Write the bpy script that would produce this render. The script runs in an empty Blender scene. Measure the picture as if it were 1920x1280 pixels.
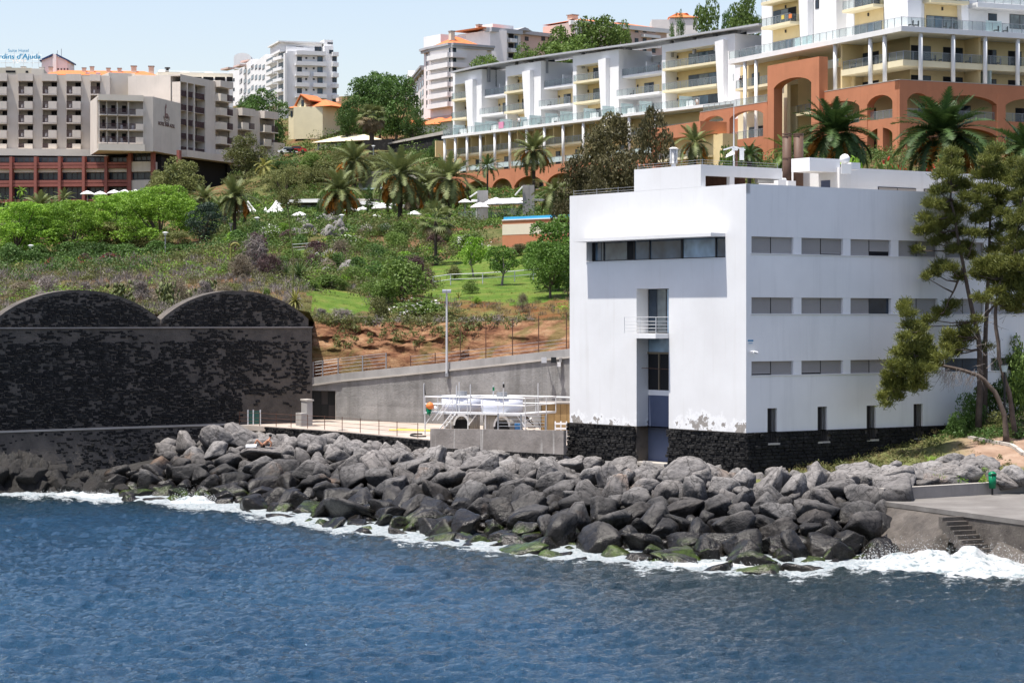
import bpy,math,random
import numpy as np
from mathutils import Vector,Matrix,Euler
from mathutils import noise as mnoise
random.seed(7);RNG=np.random.default_rng(7)
SC=bpy.context.scene;COL=SC.collection
# ------------------------------------------------ camera, sky, sun, exposure
F=4372.0;HOR=597.0;H=11.0
cam=bpy.data.objects.new('camera',bpy.data.cameras.new('camera'));COL.objects.link(cam)
cam.location=(0,0,H);cam.rotation_euler=(math.pi/2,0,0)
cam.data.sensor_width=36;cam.data.lens=F/1920*36
cam.data.shift_y=-(640-HOR)/1920;cam.data.clip_start=1;cam.data.clip_end=6000
SC.camera=cam
SUN_H=Vector((-.885,-.465,0)).normalized();SUN_EL=math.radians(72.5)
w=bpy.data.worlds.new('World');SC.world=w;w.use_nodes=True
nt=w.node_tree;bg=nt.nodes['Background']
sky=nt.nodes.new('ShaderNodeTexSky');sky.sky_type='NISHITA';sky.sun_disc=False
sky.sun_elevation=SUN_EL;sky.sun_rotation=math.atan2(SUN_H.x,SUN_H.y)
sky.air_density=1.05;sky.dust_density=1.6;sky.ozone_density=1.6;sky.altitude=20
tint=nt.nodes.new('ShaderNodeMix');tint.data_type='RGBA';tint.blend_type='MULTIPLY';tint.inputs[0].default_value=1;tint.inputs[7].default_value=(1.13,1.0,.955,1)
nt.links.new(sky.outputs[0],tint.inputs[6]);nt.links.new(tint.outputs[2],bg.inputs['Color']);bg.inputs['Strength'].default_value=.105
sl=bpy.data.lights.new('sun','SUN');sl.energy=3.75;sl.angle=math.radians(.53);sl.color=(1,.955,.88)
so=bpy.data.objects.new('sun',sl);COL.objects.link(so);so.location=(-60,-40,200)
sd=Vector((SUN_H.x*math.cos(SUN_EL),SUN_H.y*math.cos(SUN_EL),math.sin(SUN_EL)))
so.rotation_euler=(-sd).to_track_quat('-Z','Y').to_euler()
SC.view_settings.view_transform='Standard';SC.view_settings.look='None'
SC.view_settings.exposure=.97;SC.view_settings.gamma=1;SC.view_settings.use_curve_mapping=False
SC.cycles.caustics_reflective=False;SC.cycles.caustics_refractive=False;SC.cycles.max_bounces=6;SC.cycles.diffuse_bounces=3;SC.cycles.glossy_bounces=3;SC.cycles.transmission_bounces=4
SC.cycles.transparent_max_bounces=6
# ------------------------------------------------ helpers
def P(px,py,d):return Vector(((px-960)/F*d,d,H+(HOR-py)/F*d))
def PX(px,d):return(px-960)/F*d
def ZY(py,d):return H+(HOR-py)/F*d
def tag(o,label=None,cat=None,group=None,kind=None):
    if label:o['label']=label
    if cat:o['category']=cat
    if group:o['group']=group
    if kind:o['kind']=kind
    return o
def empty(name,loc,rz=0,s=1):
    o=bpy.data.objects.new(name,None);COL.objects.link(o);o.location=loc;o.rotation_euler=(0,0,rz)
    o.scale=(s,s,s)if not hasattr(s,'__len__')else s
    o.empty_display_size=.1
    return o
def inst(name,me,parent=None,loc=(0,0,0),rot=(0,0,0),s=1):
    o=bpy.data.objects.new(name,me);COL.objects.link(o);o.parent=parent;o.location=loc;o.rotation_euler=rot
    o.scale=(s,s,s)if not hasattr(s,'__len__')else s
    return o
def mesh_np(name,V,Fc,mat=None,smooth=False):
    V=np.asarray(V,np.float32).reshape(-1,3);Fc=np.asarray(Fc,np.int32);k=Fc.shape[1]
    me=bpy.data.meshes.new(name);me.vertices.add(len(V));me.vertices.foreach_set('co',V.ravel())
    me.loops.add(Fc.size);me.loops.foreach_set('vertex_index',Fc.ravel())
    me.polygons.add(len(Fc));me.polygons.foreach_set('loop_start',np.arange(0,Fc.size,k,dtype=np.int32))
    me.polygons.foreach_set('loop_total',np.full(len(Fc),k,np.int32))
    if smooth:me.polygons.foreach_set('use_smooth',np.ones(len(Fc),bool))
    me.update(calc_edges=True);me.validate()
    if mat:me.materials.append(mat)
    return me
def grid_faces(r,c):
    i=np.arange(r-1)[:,None]*c+np.arange(c-1)[None]
    return np.stack([i,i+1,i+c+1,i+c],-1).reshape(-1,4)
class MB:
    """collects boxes, quads and tubes; build() links them as one mesh object"""
    def __init__(s):s.v=[];s.f=[]
    def hexa(s,p):
        b=len(s.v);s.v+=[tuple(q)for q in p]
        s.f+=[[b+i for i in q]for q in((0,3,2,1),(4,5,6,7),(0,1,5,4),(1,2,6,5),(2,3,7,6),(3,0,4,7))];return s
    def bx(s,x0,x1,y0,y1,z0,z1):
        return s.hexa([(x0,y0,z0),(x1,y0,z0),(x1,y1,z0),(x0,y1,z0),(x0,y0,z1),(x1,y0,z1),(x1,y1,z1),(x0,y1,z1)])
    def poly(s,pts):
        b=len(s.v);s.v+=[tuple(q)for q in pts];s.f.append(list(range(b,b+len(pts))));return s
    def prism(s,poly,off):
        """extrude a polygon by an offset vector"""
        off=Vector(off);n=len(poly);b=len(s.v)
        s.v+=[tuple(q)for q in poly]+[tuple(Vector(q)+off)for q in poly]
        s.f+=[list(range(b,b+n))[::-1],list(range(b+n,b+2*n))]
        s.f+=[[b+i,b+(i+1)%n,b+n+(i+1)%n,b+n+i]for i in range(n)];return s
    def tube(s,pts,r,seg=6,cap=True):
        pts=[Vector(p)for p in pts];n=len(pts)
        rr=r if hasattr(r,'__len__')else[r]*n
        b=len(s.v)
        for i,p in enumerate(pts):
            t=(pts[min(i+1,n-1)]-pts[max(i-1,0)]).normalized()
            a=t.orthogonal()if abs(t.z)>.98 else t.cross(Vector((0,0,1)))
            a.normalize();c=t.cross(a)
            for k in range(seg):
                an=2*math.pi*k/seg;s.v.append(tuple(p+a*rr[i]*math.cos(an)+c*rr[i]*math.sin(an)))
        for i in range(n-1):
            for k in range(seg):
                k2=(k+1)%seg;s.f.append([b+i*seg+k,b+i*seg+k2,b+(i+1)*seg+k2,b+(i+1)*seg+k])
        if cap:s.f+=[[b+k for k in range(seg)][::-1],[b+(n-1)*seg+k for k in range(seg)]]
        return s
    def mesh(s,name,mat,smooth=False):
        me=bpy.data.meshes.new(name);me.from_pydata(s.v,[],s.f);me.update()
        if mat:me.materials.append(mat)
        if smooth:me.polygons.foreach_set('use_smooth',[True]*len(me.polygons))
        return me
    def build(s,name,mat,parent=None,smooth=False):
        o=bpy.data.objects.new(name,s.mesh(name,mat,smooth));COL.objects.link(o)
        if parent:
            o.parent=parent;o.data.transform(wm(parent).inverted())
        return o
def wm(o):
    m=Matrix.LocRotScale(o.location,o.rotation_euler,o.scale)
    return wm(o.parent)@m if o.parent else m
class Fr:
    """upright facade frame: origin, direction u along the wall, n = outward normal"""
    def __init__(s,x,y,ux,uy,flip=None):
        l=math.hypot(ux,uy);s.o=Vector((x,y,0));s.u=Vector((ux/l,uy/l,0));n=Vector((s.u.y,-s.u.x,0))
        s.n=n if n.dot(-s.o)>0 else-n
        if flip:s.n=-s.n
    def pt(s,u,n,z):q=s.o+s.u*u+s.n*n;return Vector((q.x,q.y,z))
    def up(s,px,n=0.):
        k=(px-960)/F;o=s.o+s.n*n
        return(k*o.y-o.x)/(s.u.x-k*s.u.y)
    def zp(s,py,u,n=0.):q=s.o+s.u*u+s.n*n;return H+(HOR-py)/F*q.y
    def box(s,mb,u0,u1,n0,n1,z0,z1):
        return mb.hexa([s.pt(u0,n0,z0),s.pt(u1,n0,z0),s.pt(u1,n1,z0),s.pt(u0,n1,z0),s.pt(u0,n0,z1),s.pt(u1,n0,z1),s.pt(u1,n1,z1),s.pt(u0,n1,z1)])
    def pbox(s,mb,x0,x1,yt,yb,n0,n1):
        u0,u1=s.up(x0),s.up(x1);um=(u0+u1)/2
        return s.box(mb,u0,u1,n0,n1,s.zp(yb,um),s.zp(yt,um))
    def rect(s,x0,x1,yt,yb,n=0.):
        u0,u1=s.up(x0,n),s.up(x1,n);um=(u0+u1)/2
        return min(u0,u1),max(u0,u1),s.zp(yb,um,n),s.zp(yt,um,n)
    def wall(s,mb,u0,u1,z0,z1,holes,depth=.25,n=0.,thick=None):
        """wall sheet with rectangular openings and their reveals"""
        us=sorted({u0,u1,*[min(max(h[i],u0),u1)for h in holes for i in(0,1)]});zs=sorted({z0,z1,*[min(max(h[i],z0),z1)for h in holes for i in(2,3)]})
        for a,b in zip(us,us[1:]):
            for c,d in zip(zs,zs[1:]):
                um,zm=(a+b)/2,(c+d)/2
                if b-a<1e-5 or d-c<1e-5 or any(h[0]<um<h[1]and h[2]<zm<h[3]for h in holes):continue
                mb.poly([s.pt(a,n,c),s.pt(b,n,c),s.pt(b,n,d),s.pt(a,n,d)])
        for h in holes:
            a,b,c,d=h[:4];dp=h[4]if len(h)>4 else depth
            for(p,q)in(((a,c),(b,c)),((b,c),(b,d)),((b,d),(a,d)),((a,d),(a,c))):
                mb.poly([s.pt(p[0],n,p[1]),s.pt(q[0],n,q[1]),s.pt(q[0],n-dp,q[1]),s.pt(p[0],n-dp,p[1])])
        return mb
    def arch(s,mb,u0,u1,zs,zc,zt,n0,n1,seg=14):
        """spandrel panel above a segmental arch"""
        pts=[]
        for i in range(seg+1):
            t=-1+2*i/seg;pts.append((u0+(u1-u0)*(t+1)/2,zs+(zc-zs)*math.sqrt(max(0,1-t*t*.96))-(zc-zs)*.2*(t*t)))
        for(a,za),(b,zb)in zip(pts,pts[1:]):
            mb.hexa([s.pt(a,n0,za),s.pt(b,n0,zb),s.pt(b,n1,zb),s.pt(a,n1,za),s.pt(a,n0,zt),s.pt(b,n0,zt),s.pt(b,n1,zt),s.pt(a,n1,zt)])
        return mb
# ------------------------------------------------ materials
MATS={}
def nmat(name):
    m=bpy.data.materials.new(name);m.use_nodes=True;MATS[name]=m
    return m,m.node_tree,m.node_tree.nodes['Principled BSDF']
def N(nt,t,**kw):
    n=nt.nodes.new(t)
    for k,v in kw.items():
        if k.startswith('i_'):n.inputs[int(k[2:])if k[2:].isdigit()else k[2:].replace('_',' ')].default_value=v
        else:setattr(n,k,v)
    return n
def pos(nt,scale=(1,1,1)):
    g=nt.nodes.new('ShaderNodeNewGeometry');m=N(nt,'ShaderNodeMapping');m.inputs['Scale'].default_value=scale
    nt.links.new(g.outputs['Position'],m.inputs['Vector']);return m.outputs[0]
def noise(nt,vec,scale,detail=4,rough=.6):
    n=N(nt,'ShaderNodeTexNoise');n.inputs['Scale'].default_value=scale;n.inputs['Detail'].default_value=detail;n.inputs['Roughness'].default_value=rough
    nt.links.new(vec,n.inputs['Vector']);return n.outputs['Fac']
def ramp(nt,fac,stops):
    r=nt.nodes.new('ShaderNodeValToRGB');e=r.color_ramp.elements
    while len(e)<len(stops):e.new(.5)
    for el,(p,c)in zip(e,stops):el.position=p;el.color=(c if hasattr(c,'__len__')else(c,c,c))+((1,)if not hasattr(c,'__len__')or len(c)==3 else())if hasattr(c,'__len__')else(c,c,c,1)
    nt.links.new(fac,r.inputs[0]);return r.outputs[0]
def mix(nt,fac,a,b,mode='MIX'):
    m=N(nt,'ShaderNodeMix',data_type='RGBA',blend_type=mode)
    for s,v in((m.inputs[0],fac),(m.inputs[6],a),(m.inputs[7],b)):
        if hasattr(v,'links')or isinstance(v,bpy.types.NodeSocket):nt.links.new(v,s)
        else:s.default_value=v if not hasattr(v,'__len__')else(tuple(v)+(1,))[:4]
    return m.outputs[2]
def bump(nt,bsdf,h,strength=.4,dist=.05):
    b=N(nt,'ShaderNodeBump');b.inputs['Strength'].default_value=strength;b.inputs['Distance'].default_value=dist
    nt.links.new(h,b.inputs['Height']);nt.links.new(b.outputs[0],bsdf.inputs['Normal']);return b
def sc(c,k):return tuple(min(1,x*k)for x in c)
def plain(name,col,rough=.75,var=.12,scale=.6,metal=0.,spec=.3,streak=0.):
    """painted or plastered surface with slight weathering"""
    m,t,b=nmat(name);v=pos(t)
    n1=noise(t,v,scale,5);c=ramp(t,n1,[(.3,sc(col,1-var)),(.7,sc(col,1+var*.5))])
    if streak:
        n2=noise(t,pos(t,(1.6,1.6,.12)),1.0,4);c=mix(t,ramp(t,n2,[(.52,0.),(.75,streak)]),c,sc(col,.55))
    t.links.new(c,b.inputs['Base Color']);b.inputs['Roughness'].default_value=rough;b.inputs['Metallic'].default_value=metal
    b.inputs['Specular IOR Level'].default_value=spec
    bump(t,b,noise(t,v,9,3),.15,.02)
    return m
def leafmat(name,c0,c1,tr=.25,scale=.5,c2=None):
    m,t,b=nmat(name);g=pos(t)
    oi=N(t,'ShaderNodeObjectInfo')
    f=noise(t,g,scale,3,.7);f2=noise(t,g,scale*7,2,.6)
    st=[(.28,c0),(.68,c1)]+([(.85,c2)]if c2 else[])
    c=ramp(t,f,st);c=mix(t,.55,c,ramp(t,f2,st))
    hs=N(t,'ShaderNodeHueSaturation');t.links.new(c,hs.inputs['Color'])
    mr=N(t,'ShaderNodeMapRange');mr.inputs[3].default_value=.8;mr.inputs[4].default_value=1.25
    t.links.new(oi.outputs['Random'],mr.inputs[0]);t.links.new(mr.outputs[0],hs.inputs['Value'])
    c=hs.outputs[0]
    t.links.new(c,b.inputs['Base Color']);b.inputs['Roughness'].default_value=.55;b.inputs['Specular IOR Level'].default_value=.25
    tl=N(t,'ShaderNodeBsdfTranslucent');t.links.new(c,tl.inputs[0]);ms=N(t,'ShaderNodeMixShader');ms.inputs[0].default_value=tr
    o=t.nodes['Material Output'];t.links.new(b.outputs[0],ms.inputs[1]);t.links.new(tl.outputs[0],ms.inputs[2]);t.links.new(ms.outputs[0],o.inputs[0])
    return m
def glass(name,col,rough=.06):
    m,t,b=nmat(name);v=pos(t);c=ramp(t,noise(t,v,.9,2),[(.3,sc(col,.6)),(.7,sc(col,1.3))])
    t.links.new(c,b.inputs['Base Color']);b.inputs['Roughness'].default_value=rough;b.inputs['Specular IOR Level'].default_value=.35
    return m
def clear(name,col,a=.35):
    """clear railing glass"""
    m,t,b=nmat(name);b.inputs['Base Color'].default_value=col+(1,);b.inputs['Roughness'].default_value=.05
    tr=N(t,'ShaderNodeBsdfTransparent');tr.inputs[0].default_value=(.90,.94,.94,1);ms=N(t,'ShaderNodeMixShader');ms.inputs[0].default_value=a
    t.links.new(tr.outputs[0],ms.inputs[1]);t.links.new(b.outputs[0],ms.inputs[2]);t.links.new(ms.outputs[0],t.nodes['Material Output'].inputs[0]);return m
M={}
M['white']=plain('white_render',(.80,.80,.80),.8,.05,.35)
M['trim']=plain('white_trim',(.76,.76,.75),.7,.06)
M['pinkwhite']=plain('pale_pink_render',(.77,.73,.71),.8,.06)
M['pink']=plain('pink_render',(.60,.46,.41),.8,.08)
M['beige']=plain('beige_concrete',(.66,.60,.535),.85,.1,.3,streak=.25)
M['beige2']=plain('pale_beige_concrete',(.72,.66,.57),.85,.08,.3)
M['brownred']=plain('red_brown_paint',(.29,.105,.085),.7,.15)
M['maroon']=plain('maroon_railing',(.085,.045,.05),.6,.15)
M['terracotta']=plain('terracotta_render',(.49,.20,.105),.8,.1,.4,streak=.15)
M['yellow']=plain('yellow_render',(.72,.57,.31),.8,.07)
M['paleyellow']=plain('pale_yellow_render',(.75,.67,.46),.8,.07)
M['cream']=plain('cream_render',(.66,.60,.48),.8,.06)
M['rooftile']=plain('orange_roof_tile',(.62,.19,.07),.85,.2,1.4)
M['grey']=plain('grey_metal',(.33,.34,.36),.45,.1,metal=.4)
M['greyroof']=plain('grey_roof_canopy',(.42,.43,.45),.5,.08)
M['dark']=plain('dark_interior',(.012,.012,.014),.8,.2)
M['glass']=glass('window_glass',(.028,.042,.06))
M['glassblue']=glass('blue_window_glass',(.085,.135,.185))
M['curtain']=glass('curtained_glass',(.16,.19,.2),.12)
M['blindglass']=glass('blind_behind_glass',(.30,.42,.53),.12)
M['rail']=clear('railing_glass',(.34,.37,.38),.16)
M['frost']=clear('frosted_glass',(.55,.68,.68),.7)
M['shutter2']=plain('pale_grey_shutter',(.39,.365,.345),.7,.06)
M['frame']=plain('dark_window_frame',(.05,.045,.045),.5,.1)
M['shutter']=plain('grey_shutter',(.34,.315,.295),.7,.06)
M['concrete']=plain('grey_concrete',(.33,.32,.31),.9,.25,.5,streak=.5)
M['paleconc']=plain('pale_concrete',(.43,.40,.36),.9,.18,.4)
M['parapet']=plain('weathered_parapet',(.30,.275,.255),.9,.2,.6,streak=.6)
M['canvas']=plain('white_canvas',(.82,.82,.82),.8,.04)
M['metalwhite']=plain('galvanised_metal',(.62,.63,.64),.45,.08,metal=.2)
M['brownmetal']=plain('brown_metal',(.12,.07,.05),.6,.2)
M['rust']=plain('rusty_metal',(.12,.06,.04),.8,.3,3)
M['bluedoor']=plain('blue_grey_board',(.085,.105,.17),.7,.12)
M['bluepaint']=plain('blue_paint',(.02,.05,.16),.6,.1)
M['signblue']=plain('blue_sign_letter',(.01,.22,.42),.5,.05)
M['black']=plain('black_metal',(.015,.017,.018),.5,.1)
M['green']=plain('green_plastic',(.0,.17,.075),.4,.1)
M['wood']=plain('pale_timber',(.42,.28,.13),.8,.2,2)
M['tank']=plain('white_tank',(.68,.70,.78),.5,.06)
M['yellowpipe']=plain('yellow_pipe',(.70,.55,.12),.5,.1)
M['orange']=plain('orange_buoy',(.75,.22,.06),.5,.1)
M['pool']=plain('pool_blue',(.05,.35,.62),.15,.1)
M['bark']=plain('bark',(.11,.085,.07),.9,.35,4)
M['palebark']=plain('pale_bark',(.25,.22,.2),.9,.3,4)
M['palmtrunk']=plain('palm_trunk',(.075,.06,.05),.95,.4,5)
M['skin']=plain('skin',(.42,.21,.13),.5,.08)
M['logo']=plain('brown_lettering',(.16,.10,.09),.7,.05)
M['logopink']=plain('rose_lettering',(.30,.19,.17),.7,.05)
# ------------------------------------------------ terrain heights (smooth surface through measured spots)
CTRL=[(-300,585,165),(-300,500,300),(-300,385,430),(0,592,165),(150,577,165),(300,600,168),(450,562,170),(560,592,176),
 (0,545,210),(150,545,210),(300,540,210),(450,520,205),(560,548,190),(0,506,290),(150,500,290),(300,492,280),(400,482,270),(480,472,250),
 (600,620,182),(700,612,182),(830,610,180),(950,612,176),(1060,600,172),(640,556,198),(560,525,215),(700,540,205),(830,560,195),(950,560,192),(1060,556,190),
 (620,490,245),(720,480,250),(817,500,235),(900,515,222),(980,520,218),(1060,520,215),(500,440,290),(600,430,300),(700,430,300),(800,440,290),(900,450,280),(1000,470,275),
 (450,405,340),(600,402,345),(750,405,335),(850,405,325),(960,408,318),(1060,410,315),(0,400,430),(150,395,430),(300,392,425),(400,385,420),
 (500,322,430),(600,325,430),(700,335,420),(800,350,400),(900,357,390),(1000,352,375),(540,285,480),(650,275,490),(750,270,480),(830,292,450),
 (600,228,540),(700,222,540),(800,232,530),(400,250,580),(0,260,620),(200,250,620),(500,190,640),(700,190,640),(900,165,640),
 (1200,540,190),(1400,540,190),(1600,540,190),(1800,540,190),(2000,560,190),(2200,560,190),(1200,350,300),(1400,325,280),(1600,312,262),(1900,310,255),(2200,310,255),
 (1200,250,430),(1500,250,430),(1900,240,430),(2200,240,430),(1100,115,620),(1300,95,620),(1500,90,620),(1900,90,620),(2200,90,620),
 (0,398,478),(200,396,478),(-300,392,480),(320,390,476),(430,372,485),(-300,260,900),(300,240,900),(900,190,900),(1500,150,900),(2200,150,900)]
_cp=np.array([[PX(a,d),d,ZY(b,d)]for a,b,d in CTRL])
_D=np.linalg.norm(_cp[:,None,:2]-_cp[None,:,:2],axis=-1)
_W=np.linalg.solve(np.block([[_D,np.ones((len(_cp),1))],[np.ones((1,len(_cp))),np.zeros((1,1))]]),np.append(_cp[:,2],0))
def terr(x,y):
    x=np.atleast_1d(np.asarray(x,float));y=np.atleast_1d(np.asarray(y,float));out=np.empty(x.size);xf=x.ravel();yf=y.ravel()
    for i in range(0,x.size,4000):
        d=np.sqrt((xf[i:i+4000,None]-_cp[None,:,0])**2+(yf[i:i+4000,None]-_cp[None,:,1])**2)
        out[i:i+4000]=d@_W[:-1]+_W[-1]
    return out.reshape(x.shape)
_DS=np.arange(176,640,1.0)
def at(px,py,dmin=176):
    """where the sight line through a measured spot meets the hillside"""
    ds=_DS[_DS>=dmin];z=H+(HOR-py)/F*ds;t=terr((px-960)/F*ds,ds);k=np.argmax(t>=z)
    d=ds[k]if t[k]>=z[k]else ds[-1]
    x=PX(px,d);return Vector((x,d,float(terr(x,d)[0])))
def on(px,d,dz=0.):x=PX(px,d);return Vector((x,d,float(terr(x,d)[0])+dz))
def lin(xs,ys):return lambda v:np.interp(v,xs,ys)
def inpoly(px,py,poly):
    ins=np.zeros(px.shape,bool);n=len(poly)
    for i in range(n):
        (x1,y1),(x2,y2)=poly[i],poly[(i+1)%n]
        if y1==y2:continue
        c=((y1>py)!=(y2>py))&(px<(x2-x1)*(py-y1)/(y2-y1)+x1);ins^=c
    return ins
# ------------------------------------------------ hillside
ret_d=lin([560,585,640,1068,1200,2300],[173,173,172.4,158,150,150]);ret_z=lin([560,640,1068,1200],[6.75,6.95,8.95,9.3])
def wall_d(px):return np.where(px<585,157.2+np.clip(px,-300,585)/585*16,ret_d(px)+5)
pxs=np.arange(-320,2280,10.0);ts=np.linspace(0,1,190)**1.7
G=np.zeros((len(ts),len(pxs),3))
for j,p in enumerate(pxs):
    d0=float(wall_d(np.array(p)));d=d0+(900-d0)*ts;G[:,j,0]=(p-960)/F*d;G[:,j,1]=d
G[...,2]=terr(G[...,0],G[...,1])
PXg=960+F*G[...,0]/G[...,1];PYg=HOR-F*(G[...,2]-H)/G[...,1]
rough=np.array([mnoise.fractal((x*.12,y*.12,0),1,2.1,4)for x,y in zip(G[...,0].ravel(),G[...,1].ravel())]).reshape(PXg.shape)
LAWN=[[(600,600),(575,545),(640,540),(700,560),(690,585)],[(800,570),(800,500),(900,460),(1070,480),(1070,560),(980,572),(880,565)],[(545,470),(600,455),(560,500)]]
DRY=[[(800,600),(870,560),(1070,545),(1070,640),(900,640)]]
lawn=np.zeros(PXg.shape);dry=np.zeros(PXg.shape)
near=G[...,1]<285
for pl in LAWN:lawn[inpoly(PXg,PYg,pl)&near]=1
for pl in DRY:dry[inpoly(PXg,PYg,pl)&near]=1
G[...,2]+=rough*.28*(1-lawn*.85)
gm=mesh_np('hillside',G,grid_faces(len(ts),len(pxs)),None,True)
for nm,arr in(('lawn',lawn),('dry',dry)):
    a=gm.attributes.new(nm,'FLOAT','POINT');a.data.foreach_set('value',arr.ravel().astype(np.float32))
m,t,b=nmat('hillside_ground');v=pos(t)
soil=ramp(t,noise(t,v,.35,6),[(.25,(.075,.038,.02)),(.5,(.16,.085,.045)),(.72,(.15,.125,.06))])
scr=ramp(t,noise(t,v,.9,5),[(.3,(.05,.07,.018)),(.6,(.12,.12,.045)),(.8,(.2,.16,.08))])
c=mix(t,ramp(t,noise(t,v,.13,5),[(.42,0.),(.56,1.)]),soil,scr)
gr=ramp(t,noise(t,v,.5,6),[(.3,(.055,.115,.016)),(.52,(.105,.165,.027)),(.75,(.19,.185,.055))])
dr=ramp(t,noise(t,v,.33,6),[(.3,(.17,.062,.026)),(.5,(.165,.10,.04)),(.68,(.14,.15,.045))])
al=N(t,'ShaderNodeAttribute',attribute_name='lawn');ad=N(t,'ShaderNodeAttribute',attribute_name='dry')
def edge(fac):
    q=N(t,'ShaderNodeMath',operation='ADD');q2=N(t,'ShaderNodeMath',operation='MULTIPLY_ADD');q2.inputs[1].default_value=.9;q2.inputs[2].default_value=-.45
    t.links.new(noise(t,v,.4,5),q2.inputs[0]);t.links.new(fac,q.inputs[0]);t.links.new(q2.outputs[0],q.inputs[1]);return ramp(t,q.outputs[0],[(.42,0.),(.58,1.)])
c=mix(t,edge(ad.outputs['Fac']),c,dr);c=mix(t,edge(al.outputs['Fac']),c,gr)
t.links.new(c,b.inputs['Base Color']);b.inputs['Roughness'].default_value=.95;b.inputs['Specular IOR Level'].default_value=.1
bump(t,b,noise(t,v,2.5,6,.75),.9,.25);gm.materials.append(m)
tag(inst('hillside',gm),kind='structure')
# ------------------------------------------------ red rock cutting between the concrete wall and the garden
pc=np.linspace(560,1130,230);tc=np.linspace(0,1,46);Gc=np.zeros((46,230,3))
for j,p in enumerate(pc):
    d0=float(ret_d(p))+.55;d1=float(wall_d(np.array(p)))+.12 if p>585 else d0+5.5
    z0=float(ret_z(p))-.3;x1=PX(p,d1);z1=float(terr(x1,d1)[0])+.10
    steep=np.interp(p,[560,800,900,1130],[.42,.5,1,1])
    tt=tc;zz=z0+(z1-z0)*tt**steep
    k=np.interp(p,[560,600,840,930],[1,1,1,.35])
    for i in range(46):
        d=d0+(d1-d0)*tt[i];x=PX(p,d);q=(x*.35,d*.1,zz[i]*1.4)
        st=mnoise.ridged_multi_fractal((x*.22,zz[i]*1.1+x*.16,3.3),1,2.2,5,1,2)-1.1
        e=math.sin(math.pi*min(1,tt[i]*1.02));Gc[i,j]=(x+.2*mnoise.noise(q),d-st*1.1*k*e,zz[i]+.28*k*e*mnoise.fractal((x*.5,d*.5,zz[i]),1,2,4))
cm=mesh_np('rock_cutting',Gc,grid_faces(46,230),None,False)
m,t,b=nmat('red_rock');v=pos(t,(.3,.5,1.6));v2=pos(t)
c=ramp(t,noise(t,v,1.1,7,.7),[(.3,(.06,.028,.018)),(.45,(.19,.09,.05)),(.58,(.33,.19,.105)),(.75,(.46,.32,.20))])
c=mix(t,ramp(t,noise(t,v2,.45,5),[(.52,0.),(.62,.55)]),c,(.11,.115,.035))
t.links.new(c,b.inputs['Base Color']);b.inputs['Roughness'].default_value=.95;b.inputs['Specular IOR Level'].default_value=.1
bump(t,b,noise(t,v,3.5,6,.8),1.,.3);cm.materials.append(m);tag(inst('rock_cutting',cm),kind='structure')
# ------------------------------------------------ yard (terrace) behind the boulders
yard_f=[(440,164.8),(500,162.4),(640,155.2),(812,144.1),(1056,137.9)]
TZ=3.5
yb=MB();fr_=[P(p,HOR,d)for p,d in yard_f]
poly=[(q.x,q.y,TZ)for q in fr_]+[(4.4,138.6,TZ),(24,150,TZ),(8,164,TZ),(PX(640,174),174,TZ),(PX(440,174),174,TZ)]
yb.prism(poly,(0,0,-.35));m,t,b=nmat('yard_concrete');v=pos(t)
c=ramp(t,noise(t,v,.45,6),[(.3,(.30,.235,.185)),(.55,(.42,.36,.31)),(.75,(.48,.44,.40))]);t.links.new(c,b.inputs['Base Color']);b.inputs['Roughness'].default_value=.95
tag(yb.build('yard_pavement',m),kind='structure')
# ------------------------------------------------ sea bed, revetment bed and water
wl_px=[-640,0,200,330,480,600,700,830,1000,1150,1330,1550,1640,1700,1800,1920,2560]
wl_py=[915,925,930,941,960,983,1000,1018,1034,1050,1063,1064,1046,1030,1035,1050,1090]
wl_d=lin(wl_px,[H*F/(y-HOR)for y in wl_py])
top_d=lin([200,300,440,500,640,830,1062,1190,1396,1560,1660,1760,1860,2280],[158,161,167,164.5,156,143.5,136,131.5,124.6,125,121.5,121.5,122,123])
bp=np.linspace(180,1760,160);bt=np.linspace(-.25,1.12,26);B=np.zeros((26,160,3))
def bed(p,tt):
    d=wl_d(p)+(top_d(p)-wl_d(p))*tt;zt=np.interp(p,[200,440,1062,1396,1560,1700],[1.2,2.6,2.3,2.2,2.3,2.4])
    tq=np.clip(tt,0,1);return d,-1.2+(zt+.85)*np.where(tq<.72,tq/.72*.97,.97+.03*(tq-.72)/.28)+np.minimum(tt,0)*5
for i in range(26):
    d,z=bed(bp,bt[i]);B[i,:,0]=(bp-960)/F*d;B[i,:,1]=d;B[i,:,2]=z
m,t,b=nmat('revetment_bed');v=pos(t);t.links.new(ramp(t,noise(t,v,1.5,5),[(.3,(.012,.011,.01)),(.7,(.05,.046,.042))]),b.inputs['Base Color']);b.inputs['Roughness'].default_value=.95
bump(t,b,noise(t,v,2,5,.8),1,.4)
tag(inst('revetment_bed',mesh_np('revetment_bed',B,grid_faces(26,160),m,True)),kind='structure')
sb=MB();sb.poly([(-3000,20,-7),(3000,20,-7),(3000,5000,-7),(-3000,5000,-7)])
tag(sb.build('sea_bed',M['dark']),kind='structure')
def waves(x,y):
    z=np.zeros(x.shape);r=np.random.default_rng(3)
    for L,A,n in((9,.055,5),(4.6,.042,7),(2.3,.026,9),(1.2,.015,11)):
        for k in range(n):
            th=math.radians(r.normal(-62,38));l=L*r.uniform(.75,1.3);ph=r.uniform(0,6.28)
            s_=np.sin((x*math.cos(th)+y*math.sin(th))*2*math.pi/l+ph+.8*np.sin(x*.11+y*.07+k));z+=A*(1-np.abs(s_))*1.15-A*.45 if L<5 else A*.7*s_
    return z
wp=np.linspace(-620,2540,760);wd=1/np.linspace(1/48,1/176,640)
X=(wp[None]-960)/F*wd[:,None];Y=np.repeat(wd[:,None],760,1);dist=wl_d(wp)[None]-Y
fade=np.clip((dist+14)/16,.25,1);Z=waves(X,Y)*fade
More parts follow.
